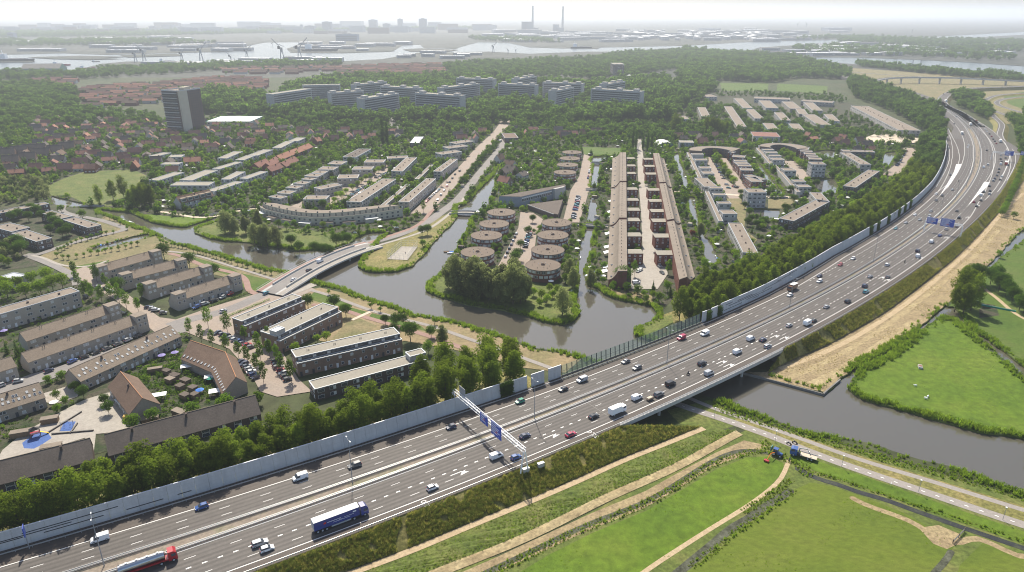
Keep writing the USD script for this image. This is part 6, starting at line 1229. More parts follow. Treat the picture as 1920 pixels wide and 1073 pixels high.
spots('belt_poplar',KS(1600,440,1130,860,1220,900,1310,850,1180,780,1270,720,1200,690),'big dark tree of the farm clump beside the ditch junction','big trees of the farm clump',.92); spots('round_tree',KS(1600,440,1370,560,1330,520),'round tree behind the farm clump','trees behind the farm clump',1.15); spots('willow_tree',KS(1600,440,1230,560),'pale willow at the upper edge of the farm clump',None,.8)
spots('round_tree',KS(1600,440,1530,560,1620,640,1700,690,1770,760,1850,850,1900,880,1580,520,1660,600),'tree in the row along the small ditch at the right edge','tree row at the right edge',1.05)
spots('garden_tree',KS(1600,440,1620,260) + KS(1600,250,1790,960),['round bush by the ditch beside the hay','round bush on the dry bank far right'],None,.9); spots('round_tree',KS(560,380,1380,375,1440,365),'round tree between the sports court and the main street','pair of trees by the sports court',.85); spots('garden_tree',KS(560,380,1390,505),'small tree beside the sports court fence')
spots('round_tree',KS(0,680,850,340,940,400,1220,580,1180,480),'leafy tree on the paved square by the yellow van','trees on the paved square',.62); spots('garden_tree',KS(0,680,650,560,640,420,740,480,700,200,540,240),'garden tree by the row with roof windows at the left','garden trees by the left row',.75); spots('conifer_tree',[(35,668),(45,672),(52,680),(14,664),(40,690)],'dark conifer between the two sandy row ends at the left','conifers between row ends',.9)
spots('garden_tree',KS(200,640,520,920,980,850,1350,800,300,1010,1700,720),'grey green tree in front of the long dark tiled row','trees in front of the dark tiled row',1.15)
# hedge bushes along the outer slip road
hb = GL([(1876,408),(1885,392),(1893,375),(1900,357),(1907,338),(1913,318),(1918,300)],0)
row('garden_tree',hb,6,'rounded bush in the long hedge below the outer slip road','hedge bushes below the slip road',1.0)
# gardens: the larger trees one by one, the rest as one mass of planting
AV = unary_union([a.buffer(1.5) for a in AVOID if a.is_valid] + FOOT + [CANAL.buffer(1.5)])
gz = TOWN.difference(AV); pts = scatter(gz,7.3,51); pts = pts[np.random.default_rng(3).uniform(0,1,len(pts)) < .8]; pts = pts[np.argsort(pts[:,1])]
road_l = LineString(GL(MAIN2)); NG = 280
for i,p in enumerate(pts[:NG]):
    u = R.random(); x,y = PX(p[0],p[1],0); pl = 'left of the crescent' if x < 500 else 'around the crescent canal' if x < 830 else 'near the round houses' if x < 1120 else 'in the canal gardens of the twin terraces' if x < 1290 else 'in the gardens of the planted courts'
    kd,nm = ('bright_garden_tree','bright') if u < .25 else ('conifer_tree','dark pointed') if u < .33 else ('garden_tree','green'); plant(kd,p,f'{nm} garden tree {pl}',f'{nm} garden trees {pl}',R.uniform(.55,1.0))
GP = [crown_mesh([(0,0,2.6,2.3,2.3,2.2),(1,.6,3.2,1.4,1.4,1.5),(-.9,-.5,3.4,1.3,1.3,1.4)],90,1.15,5),crown_mesh([(0,0,3.4,1.7,1.7,3.0),(.4,.3,2.5,1.5,1.5,1.8)],90,1.1,6)]
rest = pts[NG:]; r_ = np.random.default_rng(8)
instancer('garden_greenery',[(GP[0],'mid_leaf'),(GP[1],'dark_leaf'),(GP[0],'light_leaf')],np.c_[rest,np.zeros(len(rest))],r_.uniform(0,6.28,len(rest)),r_.uniform(.7,1.5,len(rest)),r_.choice(3,len(rest),p=[.45,.4,.15]))
BP = [crown_mesh([(0,0,.55,.95,.95,.65),(.6,.3,.5,.6,.6,.5)],46,.5,15),crown_mesh([(0,0,.5,2.2,.5,.6)],50,.5,16),crown_mesh([(0,0,.8,.7,.7,.9)],40,.5,17)]
bz = unary_union([TOWN,ESTATE]).difference(AV); bp = scatter(bz,3.9,61); bp = bp[np.random.default_rng(4).uniform(0,1,len(bp)) < .62]
instancer('garden_shrubs',[(BP[0],'mid_leaf'),(BP[1],'dark_leaf'),(BP[2],'light_leaf'),(BP[1],'mid_leaf')],np.c_[bp,np.zeros(len(bp))],r_.choice([.2,1.75,.9],len(bp)) + r_.normal(0,.2,len(bp)),r_.uniform(.7,1.6,len(bp)),r_.choice(4,len(bp),p=[.36,.3,.1,.24]))
# reeds on the canal banks
def blades(n,h,w,seed,sp=.6):
    r = np.random.default_rng(seed); m = MB()
    for i in range(n):
        a,d = r.uniform(0,6.28),r.uniform(0,sp); x,y = math.cos(a) * d,math.sin(a) * d; b = r.uniform(0,6.28); ux,uy = math.cos(b) * w,math.sin(b) * w; hh = h * r.uniform(.6,1.1); lx,ly = r.normal(0,.22 * h,2)
        m.add([(x - ux,y - uy,0),(x + ux,y + uy,0),(x + ux * .7 + lx * .5,y + uy * .7 + ly * .5,hh * .65),(x - ux * .7 + lx * .5,y - uy * .7 + ly * .5,hh * .65),(x + lx,y + ly,hh)],[[0,1,2],[0,2,3],[3,2,4]])
    return m
rp,rs = [],[]; quay_z = unary_union([LineString(quay).buffer(3),LineString(q2).buffer(3)])
for g in CANAL.geoms if hasattr(CANAL,'geoms') else [CANAL]:
    big_ = g.area > 4000; tiny_ = g.area < 700
    for off_,pr_ in ((.5,.95),(1.5,.9),(2.6,.6 if big_ else .25),(3.6,.35 if big_ else 0)):
        ring = g.buffer(off_).exterior; d = 0
        while d < ring.length:
            p = ring.interpolate(d); d += r_.uniform(.8,1.5)
            n_ = float(meshkit.noise(np.array([[p.x / 14,p.y / 14,0.]]),77)[0])
            if r_.random() > pr_ * (1.0 if n_ > .33 else .3) * (.3 if tiny_ else 1) or quay_z.contains(p): continue
            s_ = (np.array([p.x,p.y]) - CP); k_ = np.argmin((s_ ** 2).sum(1))
            if oE(CS[k_]) - 4 < s_[k_] @ CN[k_] < oW(CS[k_]) + 2: continue
            rp.append((p.x + r_.uniform(-.4,.4),p.y + r_.uniform(-.4,.4),-.15)); rs.append((.75 + .8 * n_) * r_.uniform(.7,1.2) * (1 if big_ else .7))
rp = np.array(rp); instancer('reeds',[(blades(26,1.7,.1,1),'reed_leaf'),(blades(26,1.5,.12,2),'reed_leaf'),(crown_mesh([(0,0,.7,.9,.9,.8)],40,.45,3),'mid_leaf')],rp,r_.uniform(0,6.28,len(rp)),rs,r_.choice(3,len(rp),p=[.45,.35,.2]))
# weeds on the slopes
def on_loft(L,n,lo=.05,hi=.97):
    L = np.array(L); rws,m_ = L.shape[:2]; u,v = r_.uniform(lo,hi,n) * (rws - 1),r_.uniform(0,1,n) * (m_ - 1.001); i,j = u.astype(int),v.astype(int); a_,b_ = (u - i)[:,None],(v - j)[:,None]
    return (L[i,j] * (1 - a_) + L[np.minimum(i + 1,rws - 1),j] * a_) * (1 - b_) + (L[i,j + 1] * (1 - a_) + L[np.minimum(i + 1,rws - 1),j + 1] * a_) * b_
WP = [blades(16,.8,.06,11,.5),crown_mesh([(0,0,.3,.6,.6,.35)],34,.28,12),blades(14,1.05,.05,13,.35),crown_mesh([(0,0,.45,.45,.45,.5)],30,.26,14)]
WL = ['weed_leaf','green_weed_leaf','weed_leaf','green_weed_leaf']
p1_,p2_ = on_loft(SL1,15000),on_loft(SL2,17000)
keep = meshkit.noise(np.c_[p1_[:,:2] / 4,np.zeros(len(p1_))],5) > .22; p1_ = p1_[keep]; keep = meshkit.noise(np.c_[p2_[:,:2] / 5,np.zeros(len(p2_))],6) > .26; p2_ = p2_[keep]
for nm,p in (('slope_weeds',p1_),('verge_weeds',p2_)): instancer(nm,list(zip(WP,WL)),p - (0,0,.05),r_.uniform(0,6.28,len(p)),r_.uniform(.6,1.25,len(p)),r_.choice(4,len(p),p=[.32,.28,.2,.2]))
wp_ = scatter(WEED1,.8,71); z_ = np.full(len(wp_),.45); instancer('strip_weeds',[(WP[1],'green_weed_leaf'),(WP[3],'reed_leaf'),(WP[0],'reed_leaf')],np.c_[wp_,z_],r_.uniform(0,6.28,len(wp_)),r_.uniform(.45,.9,len(wp_)),r_.choice(3,len(wp_)))
bk = unary_union([LineString(smooth_line(GL(q),3)).buffer(w) for q,w in (([(1347,762),(1400,783),(1450,797),(1520,818),(1600,842),(1700,872),(1800,897),(1925,935)],2.6),([(1435,832),(1470,858),(1500,872),(1512,888)],2.2),([(880,1095),(1009,1032),(1110,985),(1210,945),(1280,905),(1335,872),(1400,850),(1440,842)],1.6),([(1300,1060),(1350,1023),(1400,984),(1440,955),(1487,922)],1.3),([(1400,958),(1440,932),(1480,903)],1.6),([(1520,884),(1600,908),(1700,942),(1800,975),(1925,1018)],1.0))]).difference(CANAL)
bp_ = scatter(bk,.85,81); instancer('ditch_bank_growth',[(blades(24,.6,.07,22,.5),'reed_leaf'),(blades(18,.5,.08,23,.5),'green_weed_leaf'),(blades(22,1.1,.1,21),'reed_leaf')],np.c_[bp_,np.full(len(bp_),.02)],r_.uniform(0,6.28,len(bp_)),r_.uniform(.4,.95,len(bp_)),r_.choice(3,len(bp_)))
gt = unary_union([PG([(880,1130),(975,1073),(1110,1000),(1280,918),(1440,856),(1470,880),(1370,968),(1210,1073),(1120,1130)]),PG([(1220,1130),(1350,1028),(1490,918),(1560,912),(1700,964),(1790,1022),(1740,1078),(1690,1130)]),PG([(1590,735),(1660,676),(1775,600),(1860,666),(1925,722),(1925,822),(1690,770)])])
gp_ = scatter(gt,2.1,91); gp_ = gp_[meshkit.noise(np.c_[gp_ / 9,np.zeros(len(gp_))],8) > .62]; instancer('meadow_tufts',[(blades(12,.3,.05,31,.3),'light_leaf'),(blades(12,.22,.05,32,.35),'light_leaf')],np.c_[gp_,np.full(len(gp_),.05)],r_.uniform(0,6.28,len(gp_)),r_.uniform(.5,1.0,len(gp_)),r_.choice(2,len(gp_)))
hp = scatter(foot_lo,1.5,97); hp = hp[meshkit.noise(np.c_[hp / 7,np.zeros(len(hp))],9) > .48]; instancer('cut_hay',[(WP[1],'hay_leaf'),(WP[0],'hay_leaf')],np.c_[hp,np.full(len(hp),-.08)],r_.uniform(0,6.28,len(hp)),r_.uniform(.35,.8,len(hp)),r_.choice(2,len(hp),p=[.7,.3]))
sw = scatter(Polygon(np.vstack([at(sb_,lambda x: oW(x) + .6,0)[:,:2],at(sb_,lambda x: oW(x) + 11,0)[::-1,:2]])).buffer(0),1.5,95); instancer('belt_undergrowth',[(WP[1],'green_weed_leaf'),(BP[0],'mid_leaf'),(WP[0],'weed_leaf')],np.c_[sw,np.full(len(sw),.05)],r_.uniform(0,6.28,len(sw)),r_.uniform(.6,1.2,len(sw)),r_.choice(3,len(sw),p=[.4,.3,.3]))
eg = PG([(236,712),(300,675),(345,655),(340,676),(392,702),(414,742),(300,786),(268,742)]).difference(unary_union(FOOT)); ep = scatter(eg,1.7,101); ep = ep[np.random.default_rng(6).uniform(0,1,len(ep)) < .6]
instancer('garden_shrubs',[(BP[0],'dark_leaf'),(BP[1],'mid_leaf'),(BP[2],'mid_leaf'),(BP[0],'light_leaf')],np.c_[ep,np.zeros(len(ep))],r_.choice([.5,2.07],len(ep)),r_.uniform(.6,1.35,len(ep)),r_.choice(4,len(ep),p=[.35,.35,.2,.1]))
# ---------------------------------------------------------------- noise walls
def wall_run(label,s0,s1,h=5.4,lean=.9,step=4.0,slots=()):
    w = thing('noise_wall',label,'noise wall'); n_ = max(1,int(round((s1 - s0) / step))); st_ = (s1 - s0) / n_
    for i in range(n_):
        a,b = s0 + i * st_ + .03,s0 + (i + 1) * st_ - .03; A,B = at(a,oW,0)[:2],at(b,oW,0)[:2]; n = at(a,lambda x: oW(x) + 1,0)[:2] - A; z0 = HZ - .1; m = MB()
        lo = [(*A,z0),(*B,z0),(*(B + n * .25),z0),(*(A + n * .25),z0)]; hi = [(*(A + n * lean),z0 + h),(*(B + n * lean),z0 + h),(*(B + n * (lean + .22)),z0 + h),(*(A + n * (lean + .22)),z0 + h)]
        m.hexa(lo,hi); obj('panel',m,'wall_panel_look',w)
    m = MB(); s_ = np.linspace(s0,s1,n_ + 1); m.loft([at(s_,lambda x: oW(x) + lean - .05,HZ + h - .1),at(s_,lambda x: oW(x) + lean - .05,HZ + h + .05),at(s_,lambda x: oW(x) + lean + .3,HZ + h + .05)]); obj('coping',m,'white_steel_look',w)
    for k in range(1,4): q = MB(); q.loft([at(s_,lambda x: oW(x) + lean * k / 4 - .02,HZ + h * k / 4 - .03),at(s_,lambda x: oW(x) + lean * k / 4 - .02,HZ + h * k / 4 + .03)]); obj('joint_strip',q,'concrete_look',w)
    for a,b,u in slots:
        q = MB(); ss = np.linspace(a,b,4); o_ = lambda x,d=0: oW(x) + lean * u - .03 + d; q.loft([at(ss,o_,HZ + h * u - .14),at(ss,o_,HZ + h * u + .14)]); obj('slot',q,'black_look',w)
wall_run('long pale noise wall from the lower left corner to the green ivy block',-108,86.4,slots=[(-88,-70,.42),(-82,-58,.5),(-70,-46,.62),(-65,-50,.35),(-44,-34,.3),(-30,-26,.3),(-108,-92,.4),(-108,-95,.75)])
wall_run('short noise wall piece between the ivy block and the wire gap',92,99,lean=.3); wall_run('short noise wall piece with dark climbers before the glass screen',101,107.5,lean=.3); wall_run('narrow end piece of noise wall touching the glass screen',109.5,116,lean=.2)
wall_run('noise wall piece after the glass screen between two ivy columns',206,209.5,lean=.2); wall_run('second noise wall piece after the glass screen',213,218.5,lean=.3)
wall_run('long pale noise wall with dark slots below the poplars beyond the bridge',222,414,slots=[(224,240,.25),(228,262,.5),(244,270,.35),(236,250,.62),(262,280,.6),(276,292,.7),(250,256,.2),(290,300,.78),(226,232,.7)])
seg_ = [418,428,433,450,456,476,482,492,497,508]
for a,b in zip(seg_[::2],seg_[1::2]): wall_run('short pale noise wall piece between ivy columns below the far poplars',a,b,lean=.3)
wall_run('long grey noise wall round the far bend below the poplars',512,860,h=5.2,step=8,lean=.5)
def ivy(label,s0,s1,h=6.2,look='dark_leaf'):
    L = [(*at(s_,float(oW(s_)) + .2,0)[:2],z_ + HZ - .4,1.1,1.1,1.0) for s_ in np.arange(s0 + .5,s1,1.1) for z_ in np.arange(.8,h,1.2)]; t = thing('ivy_column',label,'ivy'); obj('foliage',crown_mesh(L,int(len(L) * 110),.5,int(s0)),look,t); A,B = at(s0,lambda x: oW(x) + .8,HZ),at(s1,lambda x: oW(x) + .8,HZ); obj('wall_core',MB().bar((*A[:2],HZ + h / 2 - .3),(*B[:2],HZ + h / 2 - .3),.3,h - .6),'dark_concrete_look',t)
ivy('dense green ivy block standing in the near noise wall right of the gantry',86.6,91.8); ivy('ivy column next to the end of the glass screen',209.7,212.8,5.6); ivy('second ivy column beyond the glass screen',218.7,221.8,5.6)
for i,s_ in enumerate((414.3,428.3,450.5,476.3,492.3,508.3)): ivy(['first','second','third','fourth','fifth','last'][i] + ' ivy column in the broken noise wall below the far poplars',s_,s_ + 4,5.8)
gs = thing('glass_screen','transparent noise screen with dark leaning posts on the motorway bridge','noise screen')
for s_ in np.arange(116.5,205.5,2.75):
    A,B,C_ = at(s_,oW,HZ),at(s_,lambda x: oW(x) + .5,HZ + 4.9),at(s_ + 2.75,oW,HZ); D_ = at(s_ + 2.75,lambda x: oW(x) + .5,HZ + 4.9)
    obj('post',MB().bar(A,B,.22,.3),'dark_steel_look',gs)
    if s_ < 203: e = (C_ - A) * .05; obj('pane',MB().quad(A + e + (0,0,.5),C_ - e + (0,0,.5),D_ - e,B + e),'pane_look',gs); obj('rail',MB().bar(A + (B - A) * .48,C_ + (D_ - C_) * .48,.09),'dark_steel_look',gs)
q = np.linspace(116,206,30); m = MB(); m.loft([at(q,lambda x: oW(x) - .15,HZ),at(q,lambda x: oW(x) - .15,HZ + .55),at(q,lambda x: oW(x) + .25,HZ + .55)]); obj('plinth',m,'dark_concrete_look',gs)
br_ = thing('bridge_railing','pale blue grey lattice railing along the outer edge of the motorway bridge','railing')
q = np.linspace(110,210,51); o_ = lambda x: oE(x) - .2
for z_,w_ in ((1.15,.09),(.25,.06),(.7,.05)): obj('rail',MB().loft([at(q,o_,HZ + z_ - w_),at(q,o_,HZ + z_ + w_),at(q,lambda x: oE(x) - .35,HZ + z_ + w_)]),'zinc_look',br_)
m = MB()
for i,s_ in enumerate(np.arange(110,210,1.0)): a,b = at(s_,o_,HZ),at(s_ + (1 if i % 2 else -1) * .9,o_,HZ + 1.1); m.bar(a,b,.06); m.bar(at(s_,o_,HZ),at(s_,o_,HZ + 1.15),.08)
obj('baluster',m,'zinc_look',br_,kind='stuff')
# ---------------------------------------------------------------- gantries, lamps
def gantry(label,s_,o0,o1,z,panels,legs):
    t = thing('sign_gantry',label,'sign gantry'); P0,P1 = at(s_,o0,z),at(s_ - .0,o1,z); L = np.linalg.norm(P1 - P0); u = (P1 - P0) / L; tn = np.r_[at(s_ + 1,o0,0)[:2] - at(s_,o0,0)[:2],0]; tn /= np.linalg.norm(tn)
    for a,b in ((-.6,0),(.6,0),(-.6,1.1),(.6,1.1)): obj('chord',MB().bar(P0 + tn * a + (0,0,b),P1 + tn * a + (0,0,b),.17),'white_steel_look',t)
    n_ = int(L / 1.5); m = MB()
    for i in range(n_):
        a,b = P0 + u * L * i / n_,P0 + u * L * (i + 1) / n_; sg = 1 if i % 2 else -1
        m.bar(a + tn * .6 * sg + (0,0,1.1),b - tn * .6 * sg + (0,0,1.1),.09); m.bar(a + tn * -.6 + (0,0,.55 * (1 + sg)),b + tn * -.6 + (0,0,.55 * (1 - sg)),.09); m.bar(a + tn * .6 + (0,0,.55 * (1 + sg)),b + tn * .6 + (0,0,.55 * (1 - sg)),.09)
    obj('lattice',m,'white_steel_look',t)
    for P_,foot_z in ((P0,HZ - .5 if legs else HZ),(P1,0.0)):
        for k_ in (-1.5,1.5): obj('leg',MB().bar(P_ + tn * .3 * np.sign(k_),np.array([*(P_ + tn * k_)[:2],foot_z]),.34),'white_steel_look',t)
    for (o_,w,hh,z0,face) in panels:
        c = P0 + u * (o_ - o0); f = -tn * .85 * face; g = thing('x',None,None) if 0 else None
        A,B = c + u * w / 2 + f,c - u * w / 2 + f
        if face < 0: A,B = B,A
        sg = obj('sign_panel',MB().hexa([A + (0,0,z0),B + (0,0,z0),B + (0,0,z0) - f * .12,A + (0,0,z0) - f * .12],[A + (0,0,z0 + hh),B + (0,0,z0 + hh),B + (0,0,z0 + hh) - f * .12,A + (0,0,z0 + hh) - f * .12]),'sign_blue_look' if face > 0 else 'grey_steel_look',t)
        if face > 0:
            e = f * .02; d = (B - A) / w; r = random.Random(int(o_ * 10))
            def plate(x0,x1,y0,y1,m_,nm): obj(nm,MB().quad(A + d * x0 + e + (0,0,z0 + y0),A + d * x1 + e + (0,0,z0 + y0),A + d * x1 + e + (0,0,z0 + y1),A + d * x0 + e + (0,0,z0 + y1)),m_,sg)
            for k_ in range(int(hh / .75)):
                y = hh - .35 - k_ * .72; plate(.35,.35 + (w - .8) * r.uniform(.5,.95),y - .16,y + .12,'sign_white_look','text_line')
                if k_ == int(hh / .75) - 2: plate(w * .45,w * .62,y - .3,y + .25,'sign_red_look','shield')
            for x in (w * .25,w * .7): plate(x - .06,x + .06,.12,.7,'sign_white_look','arrow')
    return t
gantry('white lattice sign gantry with two blue panels across both near carriageways',67,-20.6,25.6,13.3,[(2.6,5.0,3.6,-1.6,1),(-5.2,6.2,5.2,-2.7,1),(20,4.2,3.6,.4,-1)],True)
gantry('far lattice gantry with two broad blue panels over the right carriageway',452,-20,2,13.0,[(-2.0,6.5,4.2,-1.5,1),(-11,8.0,5.4,-1.8,1)],True)
gantry('small distant gantry with two blue panels at the outer slip road',770,-45,-8,13.5,[(-22,7,4.6,-1.5,1),(-35,8,3.6,0,1)],True)
k = klass('lamp_post'); obj('pole',MB().tube([(0,0,0),(0,0,4),(0,0,16)],[.16,.13,.08],8),'grey_steel_look',k)
for sg in (-1,1): obj('arm',MB().tube([(0,0,15.8),(sg * 1.3,0,16.3)],.05,6),'grey_steel_look',k); obj('lamp_head',MB().box(min(sg * 1.2,sg * 2.0),max(sg * 1.2,sg * 2.0),-.15,.15,16.25,16.42),'zinc_look',k)
NM = ['lamp post at the lower left beside the tanker lorry','lamp post in the median left of the white gantry','lamp post in the median just right of the white gantry','lamp post in the median on the motorway bridge','lamp post in the median beside the red box truck','lamp post in the median short of the far blue signs'] + ['thin distant lamp post in the median of the far bend'] * 9
for i,s_ in enumerate([-50.7,18.3,87.7,159.3,255,357,500,560,620,680,740,800,860,920,990]): p = at(s_,3.0 if i > 2 else (4.6,3.9,2.2)[i],HZ); copy_of('lamp_post','lamp_post','tall slim grey ' + NM[i] if i < 6 else NM[i],'lamp post',p,heading(s_) + math.pi / 2,'median lamp posts of the far bend' if i > 5 else None)
sp = thing('route_sign','tall blue route sign seen edge on by the near left noise wall','sign',at(-68.7,22.3,HZ),heading(-68)); obj('post',MB().tube([(0,0,0),(0,0,7.5)],.14,8),'grey_steel_look',sp); obj('sign_panel',MB().box(-.1,.1,-1.2,1.2,4.6,7.6),'sign_blue_look',sp)
for x,y,lab in ((986,884,'white roadside cabinet at the foot of the gantry'),(1014,874,'white roadside cabinet on the weeds right of the gantry')): p = G(x,y,5.2); c_ = thing('cabinet',lab,'cabinet',(*p,4.9),.5); obj('body',MB().box(-1.1,1.1,-.5,.5,0,1.5),'white_wall_look',c_); obj('lid',MB().box(-1.2,1.2,-.6,.6,1.5,1.6),'zinc_look',c_)
k = klass('path_lamp'); obj('pole',MB().tube([(0,0,0),(0,0,4.6)],.06,6),'grey_steel_look',k); obj('lamp_head',MB().tube([(0,0,4.5),(0,0,4.75)],.3,8),'lamp_glass_look',k)
for x,y,lab in ((1339,785,'slim lamp post on the cycle path nearest the bridge'),(1453,829,'slim lamp post by the cycle path above the tractor'),(1578,876,'slim lamp post by the cycle path right of the flatbed truck'),(1722,923,'slim lamp post by the cycle path near the white bird'),(1880,975,'slim lamp post by the cycle path at the right edge'),(683,708,'white globe lamp among the shrubs of the low roofed row')): copy_of('path_lamp','path_lamp',lab,'lamp post',(*G(x,y),0))
# ---------------------------------------------------------------- bridges of the town
wb_ = thing('road_bridge','white parapeted road bridge crossing the canal at the park','bridge')
bl_ = smooth_line(GL([(505,546),(531,533),(575,510),(625,486),(668,467),(700,455)],2.2),3); N2 = len(bl_); hz_ = 1.0 + 2.2 * np.sin(np.linspace(0,np.pi,N2)) ** .8; tb = np.gradient(bl_,axis=0); tb /= np.linalg.norm(tb,axis=1)[:,None]; nb_ = np.c_[-tb[:,1],tb[:,0]]
ln_ = lambda o,dz: np.c_[bl_ + nb_ * o,hz_ + dz]
m = MB(); m.loft([ln_(9.5,-.9),ln_(9.5,0),ln_(-9,0),ln_(-9,-.9),ln_(9.5,-.9)],flip=True); obj('deck',m,'concrete_look',wb_)
for nm,a,b,mt in (('roadway',4.2,-3.6,'street_look'),('cycle_lane',9.0,6.2,'red_paving_look'),('footway',-5.2,-8.6,'pale_paving_look')): obj(nm,MB().loft([ln_(a,.03),ln_(b,.03)],flip=True),mt,wb_)
for o,hh,mt in ((5.3,1.0,'white_wall_look'),(-4.4,1.0,'white_wall_look')): sl = slice(3,N2 - 4); obj('parapet',MB().loft([ln_(o - .35,0)[sl],ln_(o - .35,hh)[sl],ln_(o + .35,hh)[sl],ln_(o + .35,0)[sl]],flip=False),mt,wb_)
for o in (9.3,-8.9): obj('railing',MB().loft([ln_(o,.9),ln_(o,1.05),ln_(o + .1,1.05)]),'zinc_look',wb_)
for i in (N2 // 3,2 * N2 // 3):
    for o in (-6,0,6): p = bl_[i] + nb_[i] * o; obj('pier',MB().tube([(*p,-1.5),(*p,hz_[i] - .8)],.6,8,False),'concrete_look',wb_)
def small_bridge(label,A,B,w,z,mt='pale_paving_look'):
    a,b = G(*A),G(*B); L = np.linalg.norm(b - a); t = thing('canal_bridge',label,'bridge',(*a,0),math.atan2(*(b - a)[::-1])); x = np.linspace(0,L,9); h_ = .35 + z * np.sin(np.linspace(0,np.pi,9)); m = MB(); l3 = lambda y,dz: np.c_[x,np.full(9,y),h_ + dz]
    m.loft([l3(w / 2,-.5),l3(w / 2,0),l3(-w / 2,0),l3(-w / 2,-.5),l3(w / 2,-.5)]); obj('deck',m,mt,t)
    for y in (-w / 2,w / 2): obj('railing',MB().loft([l3(y,.0),l3(y,.9),l3(y + .12,.9)]),'concrete_wall_look',t)
small_bridge('small concrete bridge from the main street to the round houses',(843,401),(905,402),7,.8); small_bridge('flat bridge over the narrow canal by the round houses',(1083,423),(1140,427),5,.3); small_bridge('flat sandy bridge between two canals by the school',(1098,357),(1150,358),5,.2,'sand_look'); small_bridge('short white bridge at the head of the narrow canal',(1108,306),(1130,307),5,.2)
small_bridge('dark footbridge on the sandy canal lane',(392,406),(418,401),3,.4,'wood_look'); small_bridge('wooden footbridge by the moored boats at the upper canal',(150,389),(195,388),3,.5,'wood_look'); small_bridge('sandy bridge over the pond canal right of the twin terraces',(1275,362),(1305,363),5,.1,'sand_look'); small_bridge('pale bridge over the canal between the two planted courts',(1440,371),(1475,371),5,.1,'sand_look')
# ---------------------------------------------------------------- vehicles (built facing +x, wheels on z = 0)
def prof_body(pts,w,taper=.0):
    """A side profile (x, z) across a width, narrowed towards the top by taper."""
    p = np.array(pts,float); m = MB(); zz = p[:,1]; k = 1 - taper * (zz - zz.min()) / (np.ptp(zz) + 1e-6); n = len(p); L = np.c_[p[:,0],w / 2 * k,zz]; Rr = np.c_[p[:,0],-w / 2 * k,zz]; i = np.arange(n); j = (i + 1) % n
    m.add(np.vstack([L,Rr]),np.c_[i,j,j + n,i + n]); t = orient(p,mapbox_earcut.triangulate_float64(p,np.array([n],np.uint32)).reshape(-1,3)); m.add(L,t[:,::-1]); m.add(Rr,t); return m
def wheels(k,xs,w,r=.32,far=False):
    for x in xs:
        for sg in (-1,1):
            y = sg * (w / 2 - .1); a = np.arange(10) * .628; c = np.c_[x + r * np.cos(a),np.zeros(10),r + r * np.sin(a)]; m = MB(); m.loft([np.vstack([c,c[:1]]) + (0,y - .1,0),np.vstack([c,c[:1]]) + (0,y + .1,0)]); m.add(c + (0,y + sg * .1,0),[[0,i,i + 1] for i in range(1,9)]); wh = obj('wheel',m,'rubber_look',k)
            if not far: c2 = np.c_[x + r * .6 * np.cos(a),np.full(10,y + sg * .11),r + r * .6 * np.sin(a)]; obj('rim',MB().add(c2,[[0,i,i + 1] for i in range(1,9)]),'zinc_look',wh)
SHAPES = {
 'car': (1.74,[(-2.1,.3),(2.1,.3),(2.15,.55),(2.05,.72),(1.1,.88),(-1.9,.93),(-2.12,.75)],[(1.05,.88),(.35,1.36),(-1.1,1.4),(-1.75,.92)],[(.3,1.37),(.1,1.45),(-1.0,1.45),(-1.12,1.4)]),
 'hatch': (1.68,[(-1.85,.3),(1.85,.3),(1.9,.55),(1.8,.74),(1.0,.9),(-1.75,.96),(-1.88,.7)],[(1.0,.9),(.35,1.42),(-1.4,1.44),(-1.78,.95)],[(.32,1.42),(.1,1.5),(-1.3,1.5),(-1.42,1.44)]),
 'estate': (1.76,[(-2.25,.3),(2.15,.3),(2.2,.56),(2.05,.75),(1.1,.92),(-2.15,.98),(-2.28,.7)],[(1.1,.92),(.4,1.46),(-1.95,1.5),(-2.2,.97)],[(.35,1.46),(.1,1.55),(-1.85,1.56),(-1.97,1.5)]),
 'van': (1.9,[(-2.4,.32),(2.3,.32),(2.35,.7),(2.1,1.0),(1.45,1.15),(.8,1.85),(.5,1.98),(-2.35,1.98),(-2.42,1.7)],[(1.52,1.12),(.88,1.83),(.1,1.84),(.1,1.14)],None),
 'suv': (1.85,[(-2.3,.4),(2.2,.4),(2.25,.75),(2.1,1.0),(1.1,1.08),(-2.2,1.12),(-2.32,.9)],[(1.05,1.08),(.5,1.68),(-1.9,1.7),(-2.22,1.12)],[(.45,1.68),(.2,1.78),(-1.8,1.78),(-1.92,1.7)])}
def make_car(shape,colour,small=False):
    nm = f'{shape}_{colour}' + ('_far' if small else '')
    if nm in CLASSES: return nm
    k = klass(nm); w,body,glass,roof = SHAPES[shape]; P_ = 'paint_' + colour; obj('body',prof_body(body,w,.06),P_,k)
    g = prof_body(glass,w * (.9 if shape != 'van' else 1.02),.12 if shape != 'van' else 0); obj('window_band',g,'window_look',k)
    if roof: obj('roof',prof_body(roof,w * .8,.02),P_,k)
    x1 = max(p[0] for p in body); x0 = min(p[0] for p in body); wheels(k,(x1 - .85,x0 + .8),w,.33,small)
    if not small:
        for sg in (-1,1): obj('headlight',MB().box(x1 - .14,x1 + .02,sg * w * .36 - .2,sg * w * .36 + .2,.58,.74),'lamp_glass_look',k); obj('tail_light',MB().box(x0 - .02,x0 + .1,sg * w * .4 - .12,sg * w * .4 + .12,.7,.95),'sign_red_look',k); obj('wing_mirror',MB().box(.75,.95,sg * w * .5 - .02,sg * w * .5 + .14 * sg if sg > 0 else sg * w * .5 + .02,.95,1.1),P_,k)
    return nm
def on_road(px,py): return where(px,py)
SEEN = {}
